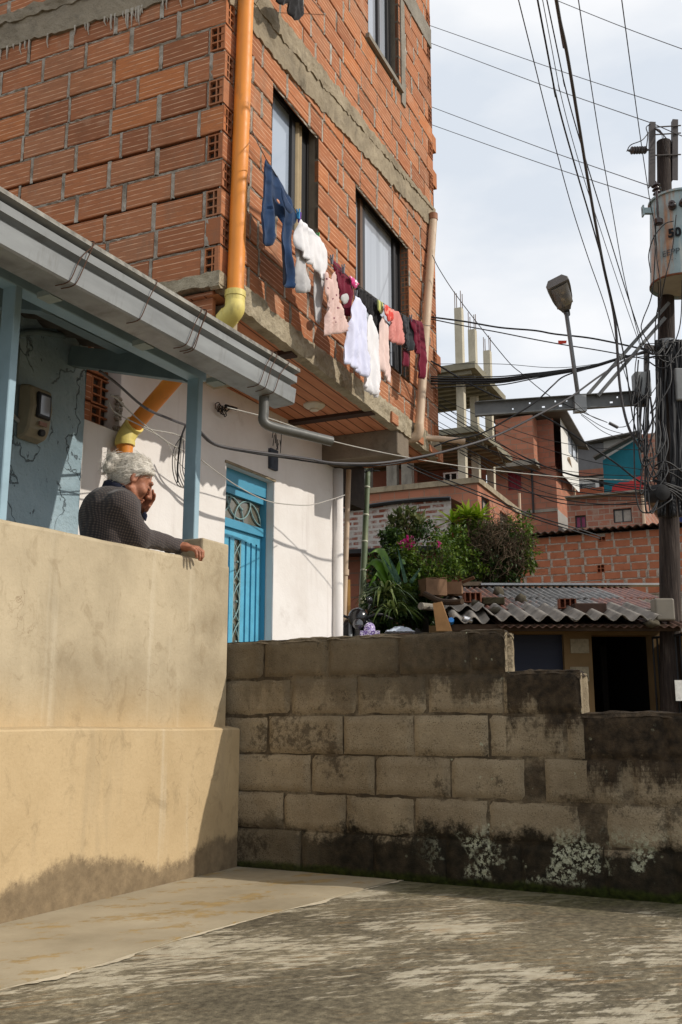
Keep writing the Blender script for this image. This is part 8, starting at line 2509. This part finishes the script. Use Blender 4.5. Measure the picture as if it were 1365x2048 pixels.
# ================================================================== THE WOMAN AT THE PARAPET
def surface_nets(F, org, h):
    """numpy surface nets: zero level of F as quads"""
    nx, ny, nz_ = F.shape
    S_ = F < 0
    c = np.zeros((nx - 1, ny - 1, nz_ - 1), np.int8)
    for i in (0, 1):
        for j in (0, 1):
            for k in (0, 1): c += S_[i:nx - 1 + i, j:ny - 1 + j, k:nz_ - 1 + k]
    act = (c > 0) & (c < 8)
    idx = -np.ones(act.shape, np.int64)
    A = np.argwhere(act); idx[act] = np.arange(len(A))
    acc = np.zeros((len(A), 3)); cnt = np.zeros(len(A))
    cor = [(i, j, k) for i in (0, 1) for j in (0, 1) for k in (0, 1)]
    for a in range(8):
        for b in range(a + 1, 8):
            p, q = np.array(cor[a]), np.array(cor[b])
            if np.abs(p - q).sum() != 1: continue
            fa = F[A[:, 0] + p[0], A[:, 1] + p[1], A[:, 2] + p[2]]; fb = F[A[:, 0] + q[0], A[:, 1] + q[1], A[:, 2] + q[2]]
            m = (fa < 0) != (fb < 0)
            t = np.where(m, fa / np.where(m, fa - fb, 1), 0)
            acc += np.where(m[:, None], p + (q - p) * t[:, None], 0); cnt += m
    V = (A + acc / cnt[:, None]) * h + org
    quads = []
    for ax in range(3):
        sl0 = [slice(None)] * 3; sl1 = [slice(None)] * 3
        sl0[ax] = slice(0, -1); sl1[ax] = slice(1, None)
        d = S_[tuple(sl0)] != S_[tuple(sl1)]
        E = np.argwhere(d)
        o1, o2 = [(1, 2), (2, 0), (0, 1)][ax]
        E = E[(E[:, o1] > 0) & (E[:, o2] > 0) & (E[:, o1] < F.shape[o1] - 1) & (E[:, o2] < F.shape[o2] - 1)]
        if not len(E): continue
        u = np.zeros(3, int); u[o1] = 1; v = np.zeros(3, int); v[o2] = 1
        g = lambda e: idx[e[:, 0], e[:, 1], e[:, 2]]
        Q = np.stack([g(E - u - v), g(E - v), g(E), g(E - u)], 1)
        s_ = S_[E[:, 0], E[:, 1], E[:, 2]]
        Q[~s_] = Q[~s_][:, ::-1]
        quads.append(Q)
    return V, np.concatenate(quads)
class SDF:
    def __init__(s, lo, hi, h):
        s.lo = np.array(lo, float); s.h = h
        n = np.ceil((np.array(hi) - s.lo) / h).astype(int) + 1
        s.F = np.full(n, 1.0)
        s.ax = [s.lo[i] + np.arange(n[i]) * h for i in range(3)]
    def _sub(s, c0, c1, mg):
        r = []
        for i in range(3):
            a = max(0, int((min(c0[i], c1[i]) - mg - s.lo[i]) / s.h)); b = min(len(s.ax[i]), int((max(c0[i], c1[i]) + mg - s.lo[i]) / s.h) + 2)
            r.append(slice(a, max(a, b)))
        return tuple(r)
    def _blend(s, sl, D, k):
        F = s.F[sl]
        if k < 0:                      # carve
            k = -k; D = -D
            hh = np.clip(0.5 - 0.5 * (F - D) / k, 0, 1); s.F[sl] = F * (1 - hh) + D * hh + k * hh * (1 - hh)
        else:
            hh = np.clip(0.5 + 0.5 * (F - D) / k, 0, 1); s.F[sl] = F * (1 - hh) + D * hh - k * hh * (1 - hh)
    def cone(s, a, b, ra, rb, k=0.012):
        a = np.array(a, float); b = np.array(b, float)
        sl = s._sub(a, b, max(ra, rb) + 3 * abs(k) + 0.03)
        X, Y, Z = np.meshgrid(s.ax[0][sl[0]], s.ax[1][sl[1]], s.ax[2][sl[2]], indexing='ij')
        d = b - a; L2 = d.dot(d) + 1e-12
        t = np.clip(((X - a[0]) * d[0] + (Y - a[1]) * d[1] + (Z - a[2]) * d[2]) / L2, 0, 1)
        D = np.sqrt((X - a[0] - t * d[0]) ** 2 + (Y - a[1] - t * d[1]) ** 2 + (Z - a[2] - t * d[2]) ** 2) - (ra + (rb - ra) * t)
        s._blend(sl, D, k)
    def ell(s, c, axes, rad, k=0.012, cut=None):
        c = np.array(c, float); M = np.array([list(q) for q in axes])
        R_ = max(rad) + 3 * abs(k) + 0.03
        sl = s._sub(c, c, R_)
        X, Y, Z = np.meshgrid(s.ax[0][sl[0]], s.ax[1][sl[1]], s.ax[2][sl[2]], indexing='ij')
        P = np.stack([X - c[0], Y - c[1], Z - c[2]], -1) @ M.T
        q = P / np.array(rad); l0 = np.sqrt((q * q).sum(-1)); l1 = np.sqrt(((P / (np.array(rad) ** 2)) ** 2).sum(-1)) + 1e-9
        D = l0 * (l0 - 1) / l1
        if cut is not None:
            for (pt_, n_) in cut:
                D = np.maximum(D, -((X - pt_[0]) * n_[0] + (Y - pt_[1]) * n_[1] + (Z - pt_[2]) * n_[2]))
        s._blend(sl, D, k)
    def mesh(s): return surface_nets(s.F, s.lo, s.h)
def sdf_obj(name, sdf, mat, parent, disp=None, smooth_it=2):
    V, Q = sdf.mesh()
    mb = MB(); mb.v = [tuple(q) for q in V]
    mb.f = [tuple(int(i) for i in q) for q in Q]; n = len(mb.f); mb.r = [0.5] * n; mb.m = [0] * n; mb.uv = [None] * n
    o = mb.build(name, mat, parent, smooth=True, recalc=False)
    me = o.data; bm = bmesh.new(); bm.from_mesh(me)
    for _ in range(smooth_it): bmesh.ops.smooth_vert(bm, verts=bm.verts, factor=0.5, use_axis_x=True, use_axis_y=True, use_axis_z=True)
    bmesh.ops.recalc_face_normals(bm, faces=bm.faces)
    if disp is not None:
        bm.normal_update()
        Mw = MW[parent.name]
        for v in bm.verts: v.co = v.co + v.normal * disp(Mw @ v.co)
    bm.to_mesh(me); bm.free(); me.update()
    return o

BD = 5.2
VW = ray(262, 1100); VW.z = 0; VW.normalize()
RP = Vector((VW.y, -VW.x, 0))                      # right, square to the line of sight
f_ = (RP * 0.97 + VW * 0.24).normalized(); lft = UP.cross(f_).normalized()
Hc = at(268, 959, BD)
TILT = R(26)
fh = (f_ * math.cos(TILT) - UP * math.sin(TILT)).normalized(); uh = (f_ * math.sin(TILT) + UP * math.cos(TILT)).normalized(); lh = uh.cross(fh).normalized()
HS = 1.09
def hp(F, L, U_): return Hc + (fh * F + lh * L + uh * U_) * HS
def bp(px, py, dD=0.0): return at(px, py, BD + dD)
nb = bp(236, 992)                                   # neck base
shR = bp(243, 1012, -0.15); shL = bp(258, 1006, 0.17)
elR = on_y(276, 1086, 3.335) + UP * 0.035; wrR = on_y(362, 1098, 3.30) + UP * 0.014
elL = bp(258, 1078, 0.2); wrL = bp(279, 1026, 0.13)
chest = bp(221, 1052); belly = bp(208, 1130); hip = bp(205, 1190)
FLOOR = 0.55
knR = Vector((hip.x, hip.y, 0)) + f_ * 0.03 - lft * 0.10 + UP * (FLOOR + 0.44); knL = knR + lft * 0.2
anR = Vector((hip.x, hip.y, 0)) - f_ * 0.02 - lft * 0.10 + UP * (FLOOR + 0.08); anL = anR + lft * 0.2
WOM = thing('person', 'old woman with grey hair in a bun and dark checked shirt leaning on the parapet', 'person', (hip.x, hip.y, FLOOR))

allp = [Hc + uh * 0.2 * 1, Hc - f_ * 0.3, shR - lft * 0.15, shL + lft * 0.15, wrR + f_ * 0.3, anR - UP * 0.12 - f_ * 0.15, anL + f_ * 0.25, elR - UP * 0.15, hip - f_ * 0.25]
lo = [min(p[i] for p in allp) - 0.03 for i in range(3)]; hi = [max(p[i] for p in allp) + 0.05 for i in range(3)]
sd = SDF(lo, hi, 0.0048)
B_ = sd
ax_h = (fh, lh, uh)
# trunk and limbs (mostly under the clothes), continuous with head and hands
ax_b = None
tdir = (nb - hip).normalized(); tl = lft; tf = tl.cross(tdir).normalized()
ax_b = (tf, tl, tdir)
B_.ell(chest, ax_b, (0.10, 0.15, 0.19), 0.03); B_.ell(belly, ax_b, (0.10, 0.13, 0.16), 0.03); B_.ell(hip, (f_, lft, UP), (0.11, 0.15, 0.12), 0.03)
for (sh, el, wr) in ((shR, elR, wrR), (shL, elL, wrL)):
    B_.cone(nb - UP * 0.03, sh, 0.05, 0.05, 0.03); B_.cone(sh, el, 0.045, 0.036, 0.02); B_.cone(el, wr, 0.034, 0.024, 0.015)
for (kn, an) in ((knR, anR), (knL, anL)):
    B_.cone(hip + (kn - hip).project(lft) * 0.9 - UP * 0.04, kn, 0.075, 0.052, 0.02); B_.cone(kn, an, 0.05, 0.033, 0.015); B_.cone(an - UP * 0.04, an + f_ * 0.15 - UP * 0.05, 0.03, 0.025, 0.015)
# neck and head
B_.cone(nb - UP * 0.02, hp(-0.025, 0, -0.06), 0.054, 0.048, 0.02)
B_.ell(hp(-0.012, 0, 0.026), ax_h, (0.098, 0.076, 0.090), 0.01)
B_.ell(hp(0.030, 0, -0.030), ax_h, (0.060, 0.058, 0.088), 0.02)
for s_ in (-1, 1):
    B_.cone(hp(0.0, 0.048 * s_, -0.062), hp(0.062, 0.012 * s_, -0.103), 0.020, 0.018, 0.018)
    B_.ell(hp(0.056, 0.040 * s_, -0.036), ax_h, (0.026, 0.024, 0.026), 0.02)
B_.ell(hp(0.074, 0, -0.106), ax_h, (0.020, 0.022, 0.018), 0.016)
B_.cone(hp(0.080, -0.034, 0.016), hp(0.080, 0.034, 0.016), 0.013, 0.013, 0.012)
for s_ in (-1, 1):
    B_.ell(hp(0.094, 0.030 * s_, -0.010), ax_h, (0.016, 0.017, 0.012), -0.012)
    B_.ell(hp(0.074, 0.031 * s_, -0.011), ax_h, (0.0145, 0.0145, 0.0125), 0.004)
B_.cone(hp(0.088, 0, 0.006), hp(0.113, 0, -0.040), 0.010, 0.0125, 0.010); B_.cone(hp(0.100, -0.010, -0.045), hp(0.100, 0.010, -0.045), 0.010, 0.010, 0.008)
B_.cone(hp(0.088, -0.018, -0.073), hp(0.088, 0.018, -0.073), 0.0075, 0.0075, 0.006); B_.cone(hp(0.085, -0.015, -0.086), hp(0.085, 0.015, -0.086), 0.008, 0.008, 0.006)
B_.cone(hp(0.099, -0.02, -0.0795), hp(0.099, 0.02, -0.0795), 0.004, 0.004, -0.005)
for s_ in (-1, 1):
    ea = (fh * 0.95 - uh * 0.25, lh, uh * 0.95 + fh * 0.25)
    B_.ell(hp(-0.012, 0.074 * s_, -0.012), ax_h, (0.021, 0.012, 0.034), 0.006); B_.ell(hp(-0.006, 0.086 * s_, -0.010), ax_h, (0.011, 0.008, 0.020), -0.006)
# right hand resting on the wall edge, fingers curled over it
def hand(wr, fwd, out, side, spread, curl, thumb_dir, L=1.0):
    """fwd: along the palm, out: back of the hand, side: towards the thumb"""
    palm = wr + fwd * 0.075 * L
    B_.cone(wr, wr + fwd * 0.03, 0.024, 0.027, 0.012)
    for k, q in enumerate((-0.033, -0.011, 0.011, 0.030)):
        B_.cone(wr + fwd * 0.015 + side * q * 0.5, wr + fwd * 0.082 * L + side * q, 0.016, 0.0125, 0.010)
    lens = (0.062, 0.076, 0.080, 0.072)
    for k, q in enumerate((-0.033, -0.011, 0.011, 0.030)):
        p = wr + fwd * 0.085 * L + side * q + out * 0.002
        a = 0.0; l = lens[k] * L
        for j, (fr2, r0, r1) in enumerate(((0.45, 0.0105, 0.0095), (0.32, 0.0095, 0.0085), (0.23, 0.0085, 0.007))):
            a += curl[j] * (1 + 0.10 * (k - 1.5))
            d = (fwd * math.cos(a) - out * math.sin(a) + side * spread * (k - 1.5)).normalized()
            e = p + d * l * fr2
            B_.cone(p, e, r0, r1, 0.004); p = e
    t0 = wr + fwd * 0.025 + side * 0.022
    t1 = t0 + (thumb_dir + fwd * 0.6).normalized() * 0.042 * L; t2 = t1 + (thumb_dir * 0.5 + fwd).normalized() * 0.034 * L
    B_.cone(t0, t1, 0.016, 0.012, 0.010); B_.cone(t1, t2, 0.0115, 0.009, 0.005)
wx = (on_y(398, 1102, 3.19) - wrR); fwdR = Vector((wx.x, wx.y, -0.02)).normalized()
outR = (UP * 0.95 - VW * 0.25).normalized(); outR = (outR - fwdR * outR.dot(fwdR)).normalized(); sideR = fwdR.cross(outR).normalized()
if sideR.y < 0: sideR = -sideR
hand(wrR, fwdR, outR, sideR, 0.10, (0.50, 0.80, 0.45), (sideR * 0.9 - outR * 0.25).normalized(), 1.06)
fwdL = (bp(303, 990, 0.1) - wrL).normalized(); outL = (f_ * 0.8 + VW * 0.5); outL = (outL - fwdL * outL.dot(fwdL)).normalized(); sideL = fwdL.cross(outL).normalized()
if sideL.dot(VW) > 0: sideL = -sideL
hand(wrL, fwdL, outL, sideL, 0.10, (0.12, 0.3, 0.22), (sideL * 0.6 - outL * 0.4).normalized(), 0.95)
nt = NT('aged_brown_skin', 0.55, 0.35)
c = nt.ramp(nt.noise(nt.obj(), 26, 5, 0.6), [(0.3, S(134, 84, 62)), (0.55, S(166, 110, 84)), (0.75, S(186, 128, 100))])
nt.b.inputs['Subsurface Weight'].default_value = 0.08
nt.b.inputs['Subsurface Radius'].default_value = (0.012, 0.005, 0.003)
wv = nt.noise(nt.mapping(nt.obj(), (1, 1, 3)), 60, 4, 0.6)
nt.bump(wv, 0.35, 0.003)
M_SKIN = nt.col(c)
sdf_obj('body', B_, M_SKIN, WOM, None, 1)
# eyes, nearly closed
for s_ in (-1, 1):
    mb = MB(); mb.tube(spline([hp(0.083, 0.020 * s_, -0.014), hp(0.089, 0.031 * s_, -0.018), hp(0.080, 0.043 * s_, -0.015)], 5), 0.0022, 5)
    mb.build('eyelid_line', simple('dark_lashes', S(52, 36, 30), 0.7, 0.2) if 'dark_lashes' not in bpy.data.materials else bpy.data.materials['dark_lashes'], WOM, smooth=True)
    mb = MB(); mb.tube(spline([hp(0.091, 0.016 * s_, 0.016), hp(0.090, 0.032 * s_, 0.020), hp(0.078, 0.048 * s_, 0.014)], 5), 0.003, 5)
    mb.build('eyebrow', simple('grey_brow_hair', S(150, 140, 128), 0.8, 0.2) if 'grey_brow_hair' not in bpy.data.materials else bpy.data.materials['grey_brow_hair'], WOM, smooth=True)
# hair
hlo = [Hc[i] - 0.24 for i in range(3)]; hhi = [Hc[i] + 0.2 for i in range(3)]
hs_ = SDF(hlo, hhi, 0.0045)
A_ = hp(0.056, 0, 0.099); n2 = (fh * -0.88 + uh * 0.47).normalized()
hs_.ell(hp(-0.014, 0, 0.028), ax_h, (0.106 * HS, 0.086 * HS, 0.099 * HS), 0.008, [(A_, n2)])
hs_.ell(hp(-0.050, 0, -0.01), ax_h, (0.066, 0.074, 0.066), 0.015, [(hp(-0.032, 0, -0.03), (fh * -0.95 + uh * 0.3).normalized())])
hs_.ell(hp(-0.128, 0.0, 0.026), ax_h, (0.036, 0.046, 0.042), 0.008)
hs_.ell(hp(-0.135, -0.01, -0.018), ax_h, (0.030, 0.038, 0.034), 0.010)
hs_.cone(hp(0.058, -0.050, 0.060), hp(0.01, -0.078, 0.035), 0.016, 0.015, 0.010); hs_.cone(hp(0.01, -0.080, 0.038), hp(-0.06, -0.070, -0.005), 0.014, 0.014, 0.010)
def hd_(p):
    q = p - Hc; a = q.dot(fh); b = q.dot(uh); c_ = q.dot(lh)
    s1 = math.sin(a * 95 + 70 * nz(b * 12, c_ * 12, a * 8) * 0.06 * 30)
    return 0.0008 * s1 + 0.004 * nz(a * 30, b * 30, c_ * 30) + 0.002 * nz(a * 90, b * 60, c_ * 90)
nt = NT('grey_wavy_hair', 0.55, 0.4)
def hdot(v, k):
    d = nt.t.nodes.new('ShaderNodeVectorMath'); d.operation = 'DOT_PRODUCT'; nt.put(d.inputs[0], nt.obj()); d.inputs[1].default_value = tuple(Vector(v) * k); return d.outputs['Value']
cx = nt.t.nodes.new('ShaderNodeCombineXYZ')
nt.put(cx.inputs[0], hdot(fh * 0.8 + uh * 0.6, 14)); nt.put(cx.inputs[1], hdot(lh, 75)); nt.put(cx.inputs[2], hdot(uh * 0.8 - fh * 0.6, 75))
hn_ = nt.noise(cx.outputs[0], 1.0, 6, 0.65, 0.8)
c = nt.ramp(hn_, [(0.28, S(128, 120, 108)), (0.46, S(190, 182, 170)), (0.68, S(226, 221, 210))])
nt.bump(hn_, 0.6, 0.005)
M_HAIR = nt.col(c)
HR = sdf_obj('hair', hs_, M_HAIR, WOM, hd_, 1)
# loose curling strands over the hair mass
mb = MB(); rgh = random.Random(3)
vs_ = [MW[HR.name] @ v.co for v in HR.data.vertices]; ns_ = [v.normal.copy() for v in HR.data.vertices]
for _ in range(900):
    i = rgh.randrange(len(vs_)); p = vs_[i]; n_ = ns_[i]
    bun = (p - hp(-0.131, 0, 0.005)).length < 0.062
    flow = (fh * -0.8 - uh * 0.5 + lh * 0.2) if not bun else rdir(rgh)
    flow = (flow - n_ * flow.dot(n_)).normalized()
    L = rgh.uniform(0.025, 0.065); up_ = rgh.uniform(0.05, 0.6) if bun else rgh.uniform(0.0, 0.12)
    sd2 = flow.cross(n_); w = rgh.uniform(-0.9, 0.9)
    pts = [p - n_ * 0.002, p + (flow + n_ * up_) * L * 0.4 + sd2 * w * L * 0.3, p + (flow + n_ * up_ * 0.6) * L * 0.8 + sd2 * w * L * 0.1, p + flow * L + n_ * L * up_ * 0.3 - sd2 * w * L * 0.3]
    mb.tube(spline(pts, 3), [0.0008] * 9 + [0.0003], 4, caps=False)
nt = NT('silver_hair_strands', 0.5, 0.4); mb.build('loose_strands', nt.col(S(214, 208, 196)), HR, smooth=True, recalc=False)
# shirt
slo = [min(p[i] for p in (hip - f_ * .3, elR, shR - lft * .2, shL + lft * .2, wrR + f_ * .1, bp(230, 960))) - 0.12 for i in range(3)]
shi = [max(p[i] for p in (hip - f_ * .3, elR, shR - lft * .2, shL + lft * .2, wrR + f_ * .1, bp(230, 960))) + 0.12 for i in range(3)]
st_ = SDF(slo, shi, 0.0075)
st_.ell(chest, ax_b, (0.148, 0.195, 0.215), 0.03); st_.ell(chest - f_ * 0.035 + UP * 0.05, ax_b, (0.125, 0.175, 0.16), 0.04)
st_.ell(belly, ax_b, (0.145, 0.185, 0.20), 0.04); st_.ell(hip, (f_, lft, UP), (0.15, 0.19, 0.15), 0.04)
st_.cone(shR, shL, 0.078, 0.078, 0.04); st_.cone(nb - UP * 0.045, nb - UP * 0.005, 0.085, 0.068, 0.03)
st_.cone(shR, elR, 0.076, 0.064, 0.03); st_.cone(elR, wrR - fwdR * 0.015, 0.058, 0.040, 0.025)
st_.cone(shL, elL, 0.074, 0.06, 0.03); st_.cone(elL, wrL, 0.055, 0.040, 0.02)
def sdsp(p):
    w = 0.006 * nz(p.x * 9, p.y * 9, p.z * 12) + 0.003 * nz(p.x * 28, p.y * 28, p.z * 30)
    q = p - elR; t = q.dot(fwdR)
    if -0.02 < t < 0.36 and q.length < 0.4: w += 0.0045 * math.sin(t * 120 + 3 * nz(p.x * 25, p.z * 25, 4) + 2 * nz(p.x * 10, p.y * 10, p.z * 14)) * min(1, max(0, (t - 0.06) * 12))
    return w
nt = NT('dark_checked_flannel', 0.9, 0.15)
def axis_dot(v, sc):
    d = nt.t.nodes.new('ShaderNodeVectorMath'); d.operation = 'DOT_PRODUCT'; nt.put(d.inputs[0], nt.obj()); d.inputs[1].default_value = tuple(v)
    return nt.math('FRACT', nt.math('ADD', nt.math('MULTIPLY', d.outputs['Value'], sc), nt.math('MULTIPLY', nt.noise(nt.obj(), 9, 2), 2.2)))
u1 = nt.step(nt.math('ABSOLUTE', nt.math('SUBTRACT', axis_dot(RP + VW * 0.4, 78), 0.5)), 0.16, 0.26); u2 = nt.step(nt.math('ABSOLUTE', nt.math('SUBTRACT', axis_dot(UP * 0.97 + RP * 0.25, 78), 0.5)), 0.16, 0.26)
k_ = nt.math('MULTIPLY', nt.math('SUBTRACT', 1.0, u1), nt.math('SUBTRACT', 1.0, u2))
l_ = nt.math('MAXIMUM', nt.math('SUBTRACT', 1.0, u1), nt.math('SUBTRACT', 1.0, u2))
c = nt.mix(nt.math('MULTIPLY', l_, 0.4), S(56, 51, 52), S(78, 70, 67))
c = nt.mix(k_, c, S(98, 86, 78))
nt.bump(nt.noise(nt.obj(), 40, 4), 0.3, 0.004)
nt.b.inputs['Sheen Weight'].default_value = 0.2
SHIRT = sdf_obj('shirt', st_, nt.col(c), WOM, sdsp, 2)
M_NAVY = m_cloth('navy_trim', S(40, 44, 62), 0.9, 0.2)
mb = MB()
pts = []
for k in range(25):
    a = 2 * PI * k / 24
    pts.append(nb + f_ * (0.070 * math.cos(a) + 0.004) + lft * 0.075 * math.sin(a) + UP * (0.026 - 0.032 * math.cos(a)))
b = len(mb.v)
for p in pts:
    o_ = (p - nb); o_.z = 0; o_.normalize()
    for (dr, dz) in ((0.0, 0.022), (0.012, 0.016), (0.022, -0.018), (0.012, -0.02)): mb.v.append(tuple(p + o_ * dr + UP * dz))
for i in range(24):
    for k in range(4): mb.face((b + i * 4 + k, b + (i + 1) * 4 + k, b + (i + 1) * 4 + (k + 1) % 4, b + i * 4 + (k + 1) % 4))
mb.build('collar', M_NAVY, SHIRT, smooth=True)
mb = MB(); mb.hexa([bp(290, 1022, -0.06), bp(296, 1030, -0.06), bp(296, 1030, 0.0), bp(290, 1022, 0.0), bp(283, 1030, -0.06), bp(292, 1044, -0.06), bp(292, 1044, 0.0), bp(283, 1030, 0.0)])
o = mb.build('collar_point', M_NAVY, SHIRT); o.modifiers.new('bevel', 'BEVEL').width = 0.006
mb = MB(); q = wrR - fwdR * 0.085; mb.tube([q, q + fwdR * 0.022], [0.046, 0.045], 16); mb.build('cuff_band', M_NAVY, SHIRT, smooth=True, autosmooth=R(50))
mb = MB(); q = wrR - fwdR * 0.06; mb.tube([q, q + fwdR * 0.058, q + fwdR * 0.062], [0.044, 0.042, 0.034], 16); mb.build('cuff', bpy.data.materials['dark_checked_flannel'], SHIRT, smooth=True, autosmooth=R(50))
# skirt, hidden behind the wall from here
mb = MB(); ring = []
for (z, rx, ry) in ((hip.z + 0.1, 0.13, 0.165), (hip.z - 0.1, 0.16, 0.19), (FLOOR + 0.28, 0.21, 0.23), (FLOOR + 0.27, 0.2, 0.22)):
    ring.append([Vector((hip.x, hip.y, 0)) + f_ * rx * math.cos(a) * (1 + 0.05 * math.sin(9 * a)) + lft * ry * math.sin(a) * (1 + 0.05 * math.sin(9 * a)) + UP * z for a in np.linspace(0, 2 * PI, 49)[:-1]])
b = len(mb.v)
for rr in ring: mb.v.extend(tuple(q) for q in rr)
for i in range(3):
    for k in range(48): mb.face((b + i * 48 + k, b + i * 48 + (k + 1) % 48, b + (i + 1) * 48 + (k + 1) % 48, b + (i + 1) * 48 + k))
mb.build('skirt', M_NAVY, WOM, smooth=True, recalc=False)
